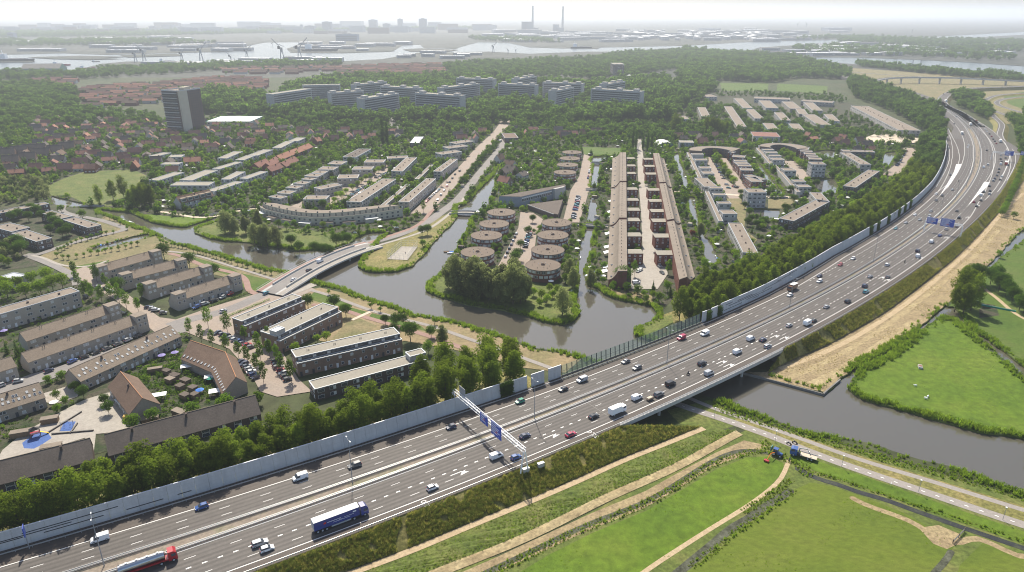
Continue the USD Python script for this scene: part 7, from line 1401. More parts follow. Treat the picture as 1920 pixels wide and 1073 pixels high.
def lane_words(s,o,up):
    side = 'right carriageway' if up else 'left carriageway'
    wh = 'at the lower left' if s < 0 else 'left of the white gantry' if s < 62 else 'just past the white gantry' if s < 112 else 'on the canal bridge' if s < 200 else 'beyond the canal bridge' if s < 290 else 'halfway to the far signs' if s < 390 else 'near the far blue signs' if s < 480 else 'before the far bend' if s < 620 else 'in the far bend'
    ln = ('outer lane' if o < -11 else 'third lane' if o < -7.6 else 'second lane' if o < -3.8 else 'inner lane') if up else ('outer lane' if o > 12.5 else 'middle lane' if o > 9 else 'inner lane')
    return f'{ln} of {side} {wh}' if s < 600 else f'{side} {wh}'
WORD = dict(car='saloon',hatch='small hatchback',estate='estate car',van='van',suv='off-road car',hatch2='car')
def drive(px,py,shape,colour,up,label=None):
    s,o = where(px,py); a = heading(s) + (0 if up else math.pi); col = colour if colour != 'navy' else 'dark blue'
    lab = label or f'{col} {WORD[shape]} in {lane_words(s, o, up)}'; n = SEEN.get(lab,0); SEEN[lab] = n + 1
    if n and s < 600: lab += (', behind its like',', third of its like',', fourth of its like')[min(n - 1,2)]
    nm = make_car(shape,colour,s > 480); copy_of(nm,{'van': 'van','suv': 'car','car': 'car','hatch': 'car','estate': 'car'}[shape],lab,'van' if shape == 'van' else 'car',at(s,o,HZ + .02),a,(f'{col} {WORD[shape]}s of the {"right" if up else "left"} carriageway in the far bend' if s >= 600 else None))
LEFT = '188,1013 van white;379,953 hatch blue;563,898 van white;665,875 estate grey;846,803 hatch navy;975,755 hatch green;1056,732 car black;1091,715 van silver;1173,680 car grey;1194,692 estate grey;1321,628 van white;1481,555 car white;1536,519 car navy;1536,529 estate white;1575,498 hatch red;1599,486 car white;1679,430 hatch teal;1698,419 car silver;1724,413 car silver;1715,404 car white;1742,407 estate silver;1745,397 car silver;1755,377 car grey;1766,368 car black;1755,365 car white;1782,329 hatch grey;1785,357 car silver;1816,273 car white;1814,277 car white;1771,216 van white;1789,233 car grey;1793,220 car navy;1748,196 car black;1701,176 car black;1692,174 car grey;1771,205 car navy;1660,169 car white;1679,170 car white'
RIGHT = '488,1021 estate silver;501,1032 hatch white;811,917 hatch white;931,858 van white;967,860 hatch blue;984,820 car navy;1070,817 car crimson;1113,783 car black;1194,748 van white;1235,742 suv grey;1257,722 van black;1316,684 suv black;1329,702 van silver;1382,662 van white;1407,637 van white;1430,639 car navy;1439,651 estate silver;1479,612 car silver;1525,603 car black;1549,577 car silver;1589,567 suv black;1621,538 suv navy;1623,549 suv teal;1631,520 car silver;1664,521 car grey;1663,498 estate white;1721,482 van white;1720,472 suv navy;1746,455 van white;1762,443 car blue;1774,431 car silver;1793,426 car grey;1798,410 suv black;1794,397 car grey;1826,380 car crimson;1839,377 car black;1831,388 car black;1839,367 van white;1844,361 car black;1855,365 estate silver;1856,359 car black;1855,350 car black;1862,340 estate silver;1865,336 car navy;1875,338 car black;1878,332 estate white;1869,330 car grey;1872,324 car black;1873,318 car black;1876,309 van white;1878,304 car grey;1876,299 car black;1876,292 car silver;1884,286 estate white;1885,297 car grey;1844,315 van white;1852,310 estate white;1850,283 car black;1868,270 car crimson;1865,266 car black;1862,262 car black;1859,257 car crimson;1855,252 car black;1850,247 car white;1847,243 car white;1845,238 car black;1838,237 car black;1835,233 estate white;1831,227 car orange;1826,228 car black;1821,224 car navy;1818,221 car white;1811,215 car black;1804,216 car navy;1799,215 car black;1801,210 car black;1795,208 car black;1788,206 car black;1783,200 car white;1774,198 car white;1768,192 car black;1765,188 car grey;1769,177 car black;1776,174 car black'
for t in LEFT.split(';'): p,sh,co = t.split(); drive(*map(float,p.split(',')),sh,co,False)
for t in RIGHT.split(';'): p,sh,co = t.split(); drive(*map(float,p.split(',')),sh,co,True)
def lorry(label,px,py,up,build,cat='lorry'):
    s,o = where(px,py); t = thing('lorry' if cat == 'lorry' else cat.replace(' ','_'),label,cat,at(s,o,HZ + .02),heading(s) + (0 if up else math.pi)); build(t)
def cab(t,x,paint,w=2.45,h=3.5,top=True):
    obj('cab',prof_body([(x - 1.1,.5),(x + 1.15,.5),(x + 1.2,1.6),(x + 1.0,2.75),(x + .3,h),(x - 1.1,h)],w,.03),paint,t); obj('windscreen',prof_body([(x + 1.21,1.65),(x + 1.02,2.7),(x + .9,2.7),(x + 1.05,1.65)],w * .9),'window_look',t)
    for sg in (-1,1): obj('side_window',MB().box(x - .3,x + .8,min(sg * w * .49,sg * (w * .5 + .02)),max(sg * w * .49,sg * (w * .5 + .02)),1.8,2.6),'window_look',t)
def artic(t):
    cab(t,6.9,'paint_truckblue',h=3.6); wheels(t,(6.9,3.6,-4.6,-5.9,-7.2),2.5,.5); obj('chassis',MB().box(-8,6,-1,1,.7,1.15),'dark_steel_look',t)
    obj('trailer_side',MB().box(-8.2,5.3,-1.26,1.26,1.15,3.9),'paint_truckblue',t); obj('trailer_roof',MB().box(-8.22,5.32,-1.28,1.28,3.9,4.02),'white_roof_look',t); obj('rear_door',MB().box(-8.26,-8.2,-1.2,1.2,1.2,3.85),'zinc_look',t)
    obj('side_guard',MB().box(-3.2,2.6,-1.24,-1.16,.55,1.0),'zinc_look',t)
    for x0,x1,z0,z1 in ((-4.4,-.3,2.55,2.7),(.6,3.6,2.4,2.5),(-2.6,2.4,1.95,2.05),(-1,.2,2.2,2.28),(3.3,4.3,2.9,3.3)): obj('lettering_line',MB().box(x0,x1,-1.275,-1.26,z0,z1),'sign_white_look',t)
    obj('red_emblem',MB().box(-5.4,-4.7,-1.275,-1.26,2.4,3.0),'sign_red_look',t)
lorry('long blue articulated lorry with a white trailer roof',640,979,True,artic)
def tanker(t):
    cab(t,5.9,'paint_red',h=3.3); wheels(t,(6.0,3.0,-3.6,-4.8,-6),2.5,.5); obj('chassis',MB().box(-7,5.4,-1,1,.75,1.15),'paint_red',t); obj('tank',MB().tube([(-7.2,0,2.25),(-7,0,2.25),(4.0,0,2.25),(4.2,0,2.25)],[.7,1.15,1.15,.7],20),'chrome_look',t,smooth=30); obj('walkway',MB().box(-6.5,3.6,-.35,.35,3.38,3.48),'zinc_look',t)
    for x in (-5,-2.5,0,2.5): obj('hatch',MB().tube([(x,0,3.48),(x,0,3.7)],.3,10),'steel_look',t)
lorry('red lorry with a polished steel tank at the bottom left edge',280,1063,True,tanker)
def boxtruck(paint,box,L=4.4,red=False):
    def f(t): cab(t,L / 2 + .5,paint,2.2,2.6); wheels(t,(L / 2 + .4,-L / 2 + .6),2.2,.42); obj('box',MB().box(-L / 2 - .6,L / 2 - .65,-1.15,1.15,.8,3.15),box,t); obj('box_roof',MB().box(-L / 2 - .62,L / 2 - .63,-1.17,1.17,3.15,3.24),'white_roof_look',t); obj('chassis',MB().box(-L / 2,L / 2,-.9,.9,.5,.8),'dark_steel_look',t)
    return f
lorry('white box truck on the right carriageway short of the canal bridge',1155,776,True,boxtruck('paint_white','paint_white',5),'box truck'); lorry('red box truck with a white roof below the poplars',1486,543,False,boxtruck('paint_brown','paint_brown',5.2),'box truck'); drive(1277,636,'van','crimson',False,'dark red van on the canal bridge in the left carriageway')
lorry('white box truck in the left carriageway of the far bend',1803,252,False,boxtruck('paint_white','paint_white',8)); lorry('red box truck with white roof in the slow outer lane of the far bend',1886,309,True,boxtruck('paint_red','paint_red',8)); lorry('white lorry at the end of the queue on the outer slip road',1875,267,True,boxtruck('paint_white','paint_white',7)); lorry('white lorry in the median lane of the far bend',1819,235,True,boxtruck('paint_white','paint_white',8)); lorry('white lorry entering the far slip road curve',1773,191,True,boxtruck('paint_white','paint_white',8))
def caravan(t): obj('body',prof_body([(-2.3,.5),(2.0,.5),(2.4,1.2),(2.0,2.4),(-2.1,2.5),(-2.4,1.6)],2.1,.03),'paint_white',t); obj('window',MB().box(-1.2,.8,-1.06,-1.02,1.3,1.9),'window_look',t); wheels(t,(-.2,),2.1,.3); obj('drawbar',MB().bar((2.2,0,.55),(3.5,0,.5),.12),'dark_steel_look',t)
lorry('white caravan towed by a dark car beyond the bridge',1513,609,True,caravan,'caravan')
def trailer(t): obj('bed',MB().box(-1.5,1.5,-.8,.8,.5,.75),'wood_look',t); obj('side_board',MB().box(-1.5,1.5,-.85,-.8,.75,1.05),'wood_look',t); obj('load',MB().box(-1.2,1.1,-.6,.6,.76,1.2),'sand_look',t); wheels(t,(-.1,),1.6,.28); obj('drawbar',MB().bar((1.5,0,.5),(2.7,0,.5),.1),'dark_steel_look',t)
lorry('small open trailer with a sandy load behind a grey car',1218,750,True,trailer,'trailer')
def rider_mesh(bike=False):
    """A seated rider as one continuous figure, leaning on the bars."""
    J = {'hip': (-.25,0,.88,.16),'chest': (.02,0,1.32,.18),'neck': (.08,0,1.5,.08),'head': (.14,0,1.66,.13),'sl': (.04,.2,1.4,.08),'sr': (.04,-.2,1.4,.08),'el': (.28,.28,1.18,.06),'er': (.28,-.28,1.18,.06),'hl': (.52,.28,1.08,.045),'hr': (.52,-.28,1.08,.045),'kl': (.2,.2,.72,.09),'kr': (.2,-.2,.72,.09),'al': (-.02,.2,.34,.06),'ar': (-.02,-.2,.34,.06)}
    m = MB()
    for a,b in (('hip','chest'),('chest','neck'),('neck','head'),('chest','sl'),('chest','sr'),('sl','el'),('el','hl'),('sr','er'),('er','hr'),('hip','kl'),('kl','al'),('hip','kr'),('kr','ar')):
        A,B = np.array(J[a]),np.array(J[b]); m.tube([A[:3],B[:3]],[A[3],B[3]],7)
    v = trimesh.creation.icosphere(1,.15); m.add(np.array(v.vertices) + (.14,0,1.68),np.array(v.faces)); return m
k = klass('motorcycle'); obj('frame',MB().bar((-.55,0,.6),(.5,0,.75),.3,.35),'paint_black',k); obj('tank',MB().tube([(0,0,.85),(.4,0,.88)],[.14,.18],8),'paint_navy',k); obj('handlebar',MB().bar((.5,-.33,1.06),(.5,.33,1.06),.05),'steel_look',k); obj('seat',MB().box(-.6,0,-.15,.15,.76,.86),'black_look',k)
a = np.arange(14) * 2 * np.pi / 14
for x in (-.72,.72): c = np.c_[x + .31 * np.cos(a),np.zeros(14),.31 + .31 * np.sin(a)]; obj('wheel',MB().loft([np.vstack([c,c[:1]]) + (0,-.07,0),np.vstack([c,c[:1]]) * (1,1,1) + (0,.07,0)]).add(c + (0,-.07,0),[[0,i,i + 1] for i in range(1,13)]).add(c + (0,.07,0),[[0,i,i + 1] for i in range(1,13)]),'rubber_look',k)
k = klass('seated_rider'); obj('body',rider_mesh(),'black_look',k)
for px,py,up,lab in ((1290,703,True,'on the canal bridge'),(1696,493,True,'short of the far blue signs'),(1797,341,False,'in the far bend of the left carriageway')):
    s,o = where(px,py); copy_of('motorcycle','motorcycle',f'dark motorcycle ridden between the lanes {lab}','motorcycle',at(s,o,HZ + .02),heading(s) + (0 if up else math.pi)); copy_of('seated_rider','person',f'person in dark clothing riding a motorcycle {lab}','person',at(s,o,HZ + .02),heading(s) + (0 if up else math.pi))
# parked and moving cars of the town
CC = ['silver','black','navy','grey','white','blue','silver','grey','black','teal','black','red','silver','navy']
def parked(pts,n,rot,place,seed,turn=0.0):
    l = LineString(GL(pts)); r = random.Random(seed)
    for i in range(n):
        if r.random() < .1: continue
        p = l.interpolate((i + .5) / n,normalized=True); q = l.interpolate(min(1,(i + .6) / n),normalized=True); q0 = l.interpolate(max(0,(i + .4) / n),normalized=True); a = math.atan2(q.y - q0.y,q.x - q0.x) + rot; c = r.choice(CC); sh = r.choice(['car','hatch','estate','hatch'])
        w = c if c != 'navy' else 'dark blue'; copy_of(make_car(sh,c,p.y > 420),'car',f'{w} {WORD[sh]} parked {place}','car',(p.x,p.y,.004 * LAYER[0] + .02),a + (math.pi if r.random() < .3 else 0),f'{w} cars parked {place}')
H_ = math.pi / 2; kk = lambda *a: K(*a)
parked(kk(280,540,740,510,850,545,930,585,1070,640,1160,690),9,H_ * .9,'along the near brick rows car park',1); parked(kk(280,540,1010,830,1120,920,1150,970,1180,1010,1250,1060),8,H_,'beside the bent brown roof',2); parked(kk(280,540,1400,820,1450,910,1510,990,1560,1060),7,H_,'in front of the longest brick row',3)
parked(kk(0,540,950,100,980,130,1050,165),3,.3,'at the end of the flat roofed row',4); parked(kk(0,540,1310,240,1330,290,1390,300),3,.3,'at the second tower end house',5); parked(kk(0,540,1640,225,1690,240,1750,265,1850,300),5,.8,'in the paved square of the sandy rows',6); parked(kk(0,540,480,970,700,890,830,830,980,780,1160,710,1290,660,1600,530),9,0,'in the street above the roof windows row',7)
parked(kk(0,540,-40,1130,100,1080,260,1050),3,0,'in the street at the left edge',8); parked(kk(280,540,480,250,600,200,750,150,950,65),5,0,'before the main road sandy row',9); parked(kk(0,380,1060,950,1170,970,1280,1020),3,.3,'under the car park trees',10)
parked(kk(480,240,1040,780,1150,700,1250,650),14,H_,'in the planted car park behind the crescent',11); parked(kk(480,240,1340,570,1440,520,1530,480),11,H_,'in the upper planted car park',12); parked(kk(480,240,830,890,900,910,940,840),5,H_,'at the crescent end of the car park',13); parked(kk(640,240,945,840,1010,775,1100,690),11,0,'along the long sandy row on the brick street',14)
parked(kk(640,240,1060,840,1270,530,1350,470),8,0,'on the avenue side of the brick street',15); parked(kk(820,230,1580,830,1550,950,1530,1030,1520,1090),12,H_ * .95,'along the lane right of the school',16); parked(kk(820,230,1700,540,1690,600,1680,640),5,0,'by the four far round houses',17); parked(kk(820,380,980,520,1010,400,1040,340),9,H_,'between the round houses',18); parked(kk(820,380,750,640,830,480,880,370,910,300),8,0,'in the round house street',19)
parked(kk(1240,250,570,290,640,410,720,560,760,640),11,H_ * .8,'in the first planted court',20); parked(kk(1240,250,800,600,850,620),3,H_,'at the lower end of the first court',21); parked(kk(1600,250,480,380,590,200),11,H_ * .6,'on the parking lane by the belt',22); parked(kk(1060,400,800,665,850,640),2,.2,'by the left swooping terrace end',23); parked(kk(1060,400,1000,430,1070,660,1100,720),4,.4,'by the right swooping terrace',24)
for x,y,sh,co,lab,dx in ((419,586,'car','silver','silver car driving on the main road below the white bridge',0),(500,552,'estate','teal','teal car at the crossing before the white bridge',0),(246,788,'van','yellow','yellow van parked on the paved square by the gabled row',.2),(1193,533,'van','white','white van parked at the mouth of the terrace court',.1)):
    p = G(x,y); a_ = math.atan2(*(G(x + 20,y - (9 if dx == 0 else 2)) - p)[::-1]); copy_of(make_car(sh,co),'van' if sh == 'van' else 'car',lab,'van' if sh == 'van' else 'car',(*p,.004 * LAYER[0] + .03),a_)
for u,lab,sh,co,o in ((.5,'white minibus crossing the white bridge','van','white',2),(.36,'dark car crossing the white bridge','car','black',-1.5),(.2,'white car leaving the white bridge','car','white',-2)): i = int(u * (N2 - 1)); p = bl_[i] + nb_[i] * o; copy_of(make_car(sh,co),'van' if sh == 'van' else 'car',lab,'van' if sh == 'van' else 'car',(*p,hz_[i] + .05),math.atan2(tb[i,1],tb[i,0]))
# machines on the cycle path
tr = thing('tractor','blue tractor with an orange mowing arm on the ditch bank','tractor',(*G(1455,854),.1),-.7); obj('bonnet',prof_body([(.3,.7),(2.0,.7),(2.1,1.4),(.3,1.65)],.9,.05),'paint_blue',tr); obj('cab',MB().box(-1.0,.4,-.75,.75,1.0,2.5),'window_look',tr); obj('cab_roof',MB().box(-1.1,.5,-.8,.8,2.5,2.7),'paint_blue',tr)
wheels(tr,(-.6,),2.2,.85); wheels(tr,(1.6,),1.9,.55); obj('mowing_arm',MB().bar((-.2,-1,1.5),(-.8,-3.5,2.2),.22).bar((-.8,-3.5,2.2),(-1.2,-5.5,.5),.2),'orange_fabric_look',tr); obj('mower_head',MB().box(-2.0,-.4,-6.3,-5.3,.1,.6),'paint_red',tr); obj('rear_board',MB().box(-2.0,-1.7,-.9,.9,1.2,3.0),'green_wall_look',tr)
fb = thing('flatbed_truck','blue flatbed truck with a loading crane on the cycle path','truck',(*G(1507,858),.1),-.55 + math.pi); cab(fb,3.4,'paint_blue',2.4,2.9); wheels(fb,(3.3,-1.4,-2.6),2.4,.48); obj('bed',MB().box(-4.2,1.2,-1.2,1.2,1.0,1.2),'sand_look',fb); obj('chassis',MB().box(-4,3,-.8,.8,.6,1.0),'dark_steel_look',fb); obj('crane',MB().bar((1.7,0,1.1),(1.7,0,3.2),.35).bar((1.7,0,3.2),(-.6,.3,3.7),.25).bar((-.6,.3,3.7),(-2.2,.3,1.6),.2),'grey_steel_look',fb); obj('side_board',MB().box(-4.2,1.2,-1.22,-1.16,1.2,1.5),'zinc_look',fb)
k = klass('scooter'); CL = CLASSES
for x,y,rz,lab in ((1479,834,2.4,'dark motor scooter standing on the cycle path by the flatbed truck'),(1490,832,2.6,'second scooter just right of the one by the flatbed truck')): copy_of('motorcycle','motorcycle',lab,'motorcycle',(*G(x,y),.1),rz)
# ---------------------------------------------------------------- people, animals, boats, garden things
def standing(shirt):
    m = MB()
    for a,b,r0,r1 in (((0,.1,.05),(0,.09,.5),.06,.07),((0,.09,.5),(0,.08,.9),.075,.1),((0,-.1,.05),(.05,-.09,.5),.06,.07),((.05,-.09,.5),(0,-.08,.9),.075,.1),((0,0,.85),(0,0,1.1),.16,.15),((0,0,1.1),(0,0,1.42),.16,.19),((0,0,1.42),(0,0,1.55),.07,.06),((0,.2,1.4),(.04,.27,1.1),.06,.05),((.04,.27,1.1),(.12,.26,.85),.05,.04),((0,-.2,1.4),(.05,-.27,1.1),.06,.05),((.05,-.27,1.1),(.15,-.25,.88),.05,.04)): m.tube([a,b],[r0,r1],7)
    v = trimesh.creation.icosphere(1,.12); m.add(np.array(v.vertices) * (1,.9,1.15) + (.01,0,1.66),np.array(v.faces)); return m
for x,y,lab in ((1480,866,'person in dark clothing walking on the sandy field path'),(760,477,'person in dark clothing standing on the sports court'),): t = thing('person',lab,'person',(*G(x,y),.08),1); obj('body',standing(0),'paint_navy',t)
def sheep():
    m = MB(); v = trimesh.creation.icosphere(2,1.0); q = np.array(v.vertices) * (.62,.3,.34) + (0,0,.68); q[:,2] += (meshkit.noise(q * 7,3) - .5) * .07; m.add(q,np.array(v.faces)); m.tube([(.5,0,.8),(.72,0,.86),(.95,0,.66)],[.13,.12,.07],7); m.tube([(-.6,0,.72),(-.7,0,.5)],[.06,.04],6)
    for x in (-.38,.38):
        for y in (-.15,.15): m.tube([(x,y,.45),(x + (.03 if x < 0 else 0),y,.22),(x,y,.0)],[.07,.045,.04],6)
    return m
k = klass('sheep'); obj('body',sheep(),'canvas_look',k)
for x,y,lab in ((1716,725,'white sheep grazing near the reedy point of the canal meadow'),(1739,746,'white sheep lying in the middle of the canal meadow'),(1735,749,'white sheep left of the middle one in the canal meadow')): copy_of('sheep','sheep',lab,'sheep',(*G(x,y),.1),R.uniform(0,6))
bd = thing('bird','white heron standing in the green bank beside the cycle path','bird',(*G(1670,911),.1),1); m = MB(); m.tube([(-.3,0,.75),(0,0,.85),(.2,0,.95)],[.05,.17,.08],8); m.tube([(.2,0,.95),(.28,0,1.2),(.4,0,1.3)],[.07,.045,.05],6); m.tube([(0,.05,.75),(0,.05,0)],.025,5); m.tube([(0,-.05,.75),(0,-.05,0)],.025,5); obj('body',m,'canvas_look',bd)
tg = thing('water_trough','small white trough with a red lid in the canal meadow','trough',(*G(1725,690),.1),1.2,scale=1.3); obj('tub',MB().box(-1.1,1.1,-.6,.6,0,.7),'white_wall_look',tg); obj('lid',MB().box(-.5,.5,-.5,.5,.7,.8),'dull_red_tile_look',tg)
gt_ = thing('field_gate','grey wooden field gate on the dam between the two pastures','gate',(*G(1797,1008),.1),math.atan2(*(G(1812,996) - G(1785,1024))[::-1]))
for z in (.3,.65,1.0): obj('board',MB().box(-4,4,-.04,.04,z,z + .16),'dark_concrete_look',gt_)
for x in (-4,0,4): obj('post',MB().box(x - .1,x + .1,-.1,.1,-.1,1.4),'wood_look',gt_)
fh = thing('farm_shed','small dark red shed in the shade of the farm trees','shed',(*G(1833,548),0),.5); gable_geo(fh,6,0,2.5,5,2.2,3.8,2.2,'red_brick_look','dark_tile_look')
gp_h = thing('green_frame','long green garden cold frame beside the vegetable patch','cold frame',(*G(1836,572),0),math.atan2(*(G(1862,575) - G(1836,570))[::-1])); obj('frame',MB().box(0,16,-.6,.6,0,.8),'green_fabric_look',gp_h); obj('cover',MB().box(.3,15.7,-.5,.5,.8,.86),'pane_look',gp_h)
# boats
def hull(L,w,h):
    x = np.linspace(-.5,.5,9); k = np.sqrt(np.clip(1 - np.clip((x - .02) / .48,0,1) ** 2.2,0,1)) * np.where(x < -.3,.85,1); m = MB(); top = lambda s: np.c_[x * L,s * w / 2 * k,np.full(9,h) + .12 * (x > .2) * (x - .2) * 3]; bot = lambda s: np.c_[x * L * .92,s * w * .32 * k,np.zeros(9)]
    m.loft([top(1),bot(1),bot(-1),top(-1)]); m.loft([top(1) - (0,0,.15),top(-1) - (0,0,.15)],flip=True); m.add(np.array([top(1)[0],bot(1)[0],bot(-1)[0],top(-1)[0]]),[[0,1,2],[0,2,3]]); return m
for nm,c,cov in (('white','paint_white',None),('covered','paint_white','blue_fabric_look'),('dark','wood_look',None),('red','paint_red',None),('cruiser','paint_white',1)):
    k = klass('boat_' + nm); L_ = 7 if cov == 1 else 4.6; obj('hull',hull(L_,L_ * .36,.75),c,k,smooth=35)
    if cov == 1: obj('cabin',prof_body([(-1.8,.7),(1.6,.7),(.9,1.5),(-1.5,1.7)],1.7,.15),'paint_white',k); obj('cabin_window',prof_body([(-1.5,1.0),(1.25,1.0),(.95,1.35),(-1.4,1.4)],1.72,.05),'window_look',k)
    elif cov: obj('cover',prof_body([(-2.1,.6),(1.6,.6),(.6,1.0),(-1.8,1.0)],1.5,.5),cov,k)
    else: [obj('thwart',MB().box(x,x + .3,-.7,.7,.5,.58),'wood_look',k) for x in (-1.2,.4)]
def moor(px,ang,place,kinds,seed):
    r = random.Random(seed)
    for i,p in enumerate(px): kd = kinds[i % len(kinds)]; copy_of('boat_' + kd,'boat',f'{dict(white="white open", covered="white blue covered", dark="dark wooden", red="red", cruiser="white cabin")[kd]} boat moored {place}','boat',(*G(*p,WATER_Z),WATER_Z - .12),ang + r.uniform(-.15,.15),f'{kd} boats {place}')
moor(kk(0,380,1095,490,1130,480,1165,472,1195,462,1230,455,1255,445,1290,435,1320,425,1350,418,1400,398,1430,385,1465,372),1.9,'in the narrow boat pond of the park',['white','covered','white','dark','white','red'],1); moor(kk(0,380,1385,212,1460,232),-.55,'along the upper canal bank',['cruiser'],2); moor(kk(560,380,640,352,700,345,900,330,940,326,1030,318),.1,'at the crescent gardens',['cruiser','white','covered'],3)
moor(kk(560,380,1660,555,1700,570,1720,560,1800,440),.1,'at the jetty of the left round houses',['dark','white','covered','white'],4); moor(kk(1060,400,160,500,190,270,285,455,290,485,275,525,250,640,240,700,80,885),1.3,'in the canal between round houses and terraces',['white','covered','cruiser','dark','white'],5); moor(kk(1240,400,530,565,620,490,630,515),1.7,'at the lower end of the garden canal',['cruiser','white','covered'],6)
moor(kk(1240,250,370,760,385,800,385,840,270,490,300,640,1290,590,1240,625),1.6,'in the upper garden canals',['white','covered','dark'],7); moor(kk(820,230,700,790,690,690),1.0,'at the green island',['covered','dark'],8); moor(kk(0,380,840,60,900,50,960,30,1000,50,1040,35),.2,'by the wooden footbridge',['dark','dark','white'],9)
# parasols, awnings, garden sheds
for nm,c in (('white','canvas_look'),('violet','violet_fabric_look'),('green','green_fabric_look'),('blue','blue_fabric_look')):
    k = klass('parasol_' + nm); a = np.arange(9) * 2 * np.pi / 8; m = MB(); m.loft([np.c_[1.7 * np.cos(a),1.7 * np.sin(a),np.full(9,2.0)],np.c_[.05 * np.cos(a),.05 * np.sin(a),np.full(9,2.7)]],flip=True); obj('canopy',m,c,k); obj('pole',MB().tube([(0,0,0),(0,0,2.75)],.04,6),'steel_look',k)
for x,y,nm,lab in ((304.6,669.5,'violet','violet parasol below the roof windows row'),(329,664,'violet','pale violet parasol right of the larger one below the roof windows row'),(395,713,'green','green parasol in the gardens under the bent roof'),(376,735,'blue','blue parasol near the garden alley'),(9,623,'violet','violet parasol at the far left garden'),(1115,511,'white','large white parasol in the canal garden of the left swooping terrace'),(1131,519,'white','white parasol right of the large one by the left swooping terrace'),(1033,529,'white','white parasol at the foot of the nearest round house'),(103,758,'white','white parasol left of the paved square')): copy_of('parasol_' + nm,'parasol',lab,'parasol',(*G(x,y + 4),0))
gpts = scatter(gz,21,131); rr_ = random.Random(5)
for i,p in enumerate(gpts):
    if i % 3 == 0 or p[1] > 900: continue
    x,y = PX(p[0],p[1],0); pl = 'left of the main street' if x < 830 else 'around the round houses' if x < 1110 else 'right of the round houses'
    if rr_.random() < .38: copy_of('parasol_white','parasol',f'white parasol in the gardens {pl}','parasol',(*p,0),0,f'white garden parasols {pl}')
    else:
        w,d = rr_.uniform(2.2,4),rr_.uniform(2,3); s_ = thing('garden_shed',f'small flat roofed garden shed in the gardens {pl}','shed',(*p,0),rr_.uniform(0,3.1),f'garden sheds {pl}'); obj('wall',MB().box(0,w,0,d,0,2.1),rr_.choice(['wood_look','white_wall_look','dark_brick_look']),s_); obj('roof',MB().box(-.15,w + .15,-.15,d + .15,2.1,2.25),rr_.choice(['white_roof_look','dark_roof_look','pale_roof_look','white_roof_look']),s_)
aw = [(*p,'white awning on the garden side of the left swooping terrace',2.3) for p in kk(1060,400,470,230,462,380,458,440,448,600,440,650) + kk(1040,250,645,330,640,400,625,760,615,880,605,945)] + [(*p,'white awning along the long low white strip of the first court',2.2) for p in kk(1240,250,510,700,540,760,570,810,600,870,630,930,655,990,400,430,420,470,450,540,470,600,350,370)] + [(*p,'white awning along the garden strip of the second court',2.2) for p in kk(1240,250,1290,420,1340,460,1390,510,1430,550,1480,600,1180,300,1140,260)]
for x,y,lab,z_ in aw: p = G(x,y,z_); t = thing('awning',lab,'awning',(*p,0),.05,lab.replace('awning','awnings')); obj('canvas',MB().hexa([(-1.6,-2.4,z_),(1.6,-2.4,z_ + .8),(1.6,2.4,z_ + .8),(-1.6,2.4,z_)],[(-1.6,-2.4,z_ + .06),(1.6,-2.4,z_ + .86),(1.6,2.4,z_ + .86),(-1.6,2.4,z_ + .06)]),'canvas_look',t); obj('front_bar',MB().bar((-1.6,-2.4,z_),(-1.6,2.4,z_),.08),'steel_look',t)
for x,y,w,d,rf,lab in ((228,752,6,3.2,'canvas_look','first white patio roof beside the gabled row'),(240,760,5.5,3.2,'canvas_look','second white patio roof beside the gabled row'),(297,740,5.5,3.0,'canvas_look','white patio roof at the right foot of the gabled row'),(350,686,4.6,3.4,'canvas_look','white patio roof under the bent brown roof'),(392,706,3.6,2.8,'canvas_look','cream patio roof beside the green parasol'),(402,733,4,3.4,'canvas_look','white patio roof near the lower end of the bent roof'),
    (312,694,4,2.6,'dark_roof_look','dark shed roof highest in the enclosed gardens'),(327,702,5,3,'dark_roof_look','long dark shed roof in the enclosed gardens'),(347,711,5,3,'dark_roof_look','dark shed roof by the garden alley'),(337,722,4,3,'dark_roof_look','square dark shed left of the garden alley'),(361,725,4,3,'dark_roof_look','striped shed roof right of the garden alley'),(346,739,4.4,3,'dark_roof_look','shed roof low on the left of the garden alley'),(364,738,3.6,3,'dark_roof_look','shed roof low on the right of the garden alley'),(290,690,7,2.2,'tar_roof_look','brown lean shed below the violet parasol'),(318,709,4.5,3,'tar_roof_look','brown shed roof by the hedge'),(335,770,7,3,'tar_roof_look','flat shed against the long dark tiled row'),(281,783,7,3,'tar_roof_look','flat shed at the left end of the long dark tiled row'),(40,808,9,3,'tar_roof_look','long flat shed above the playground'),(92,783,7,3,'tar_roof_look','flat shed by the row with roof windows'),(95,835,8,3,'tar_roof_look','flat shed roof below the blue play surface')):
    w,d = (w,d) if rf == 'canvas_look' else (w * .8,d * .85); p = G(x,y,2.3); a_ = -.5 if 300 < x < 375 and rf != 'canvas_look' else (-.75 if x < 260 and x > 200 else .35); t = thing('garden_shed',lab,'shed',(*p,0),a_)
    if rf == 'canvas_look':
        for sx in (-1,1):
            for sy in (-1,1): obj('post',MB().box(sx * w * .45 - .06,sx * w * .45 + .06,sy * d * .45 - .06,sy * d * .45 + .06,0,2.3),'frame_look',t)
    else: obj('wall',MB().box(-w / 2,w / 2,-d / 2,d / 2,0,2.2),'wood_look',t)
    obj('roof',MB().box(-w / 2 - .15,w / 2 + .15,-d / 2 - .15,d / 2 + .15,2.3 if rf == 'canvas_look' else 2.2,2.42),rf,t)
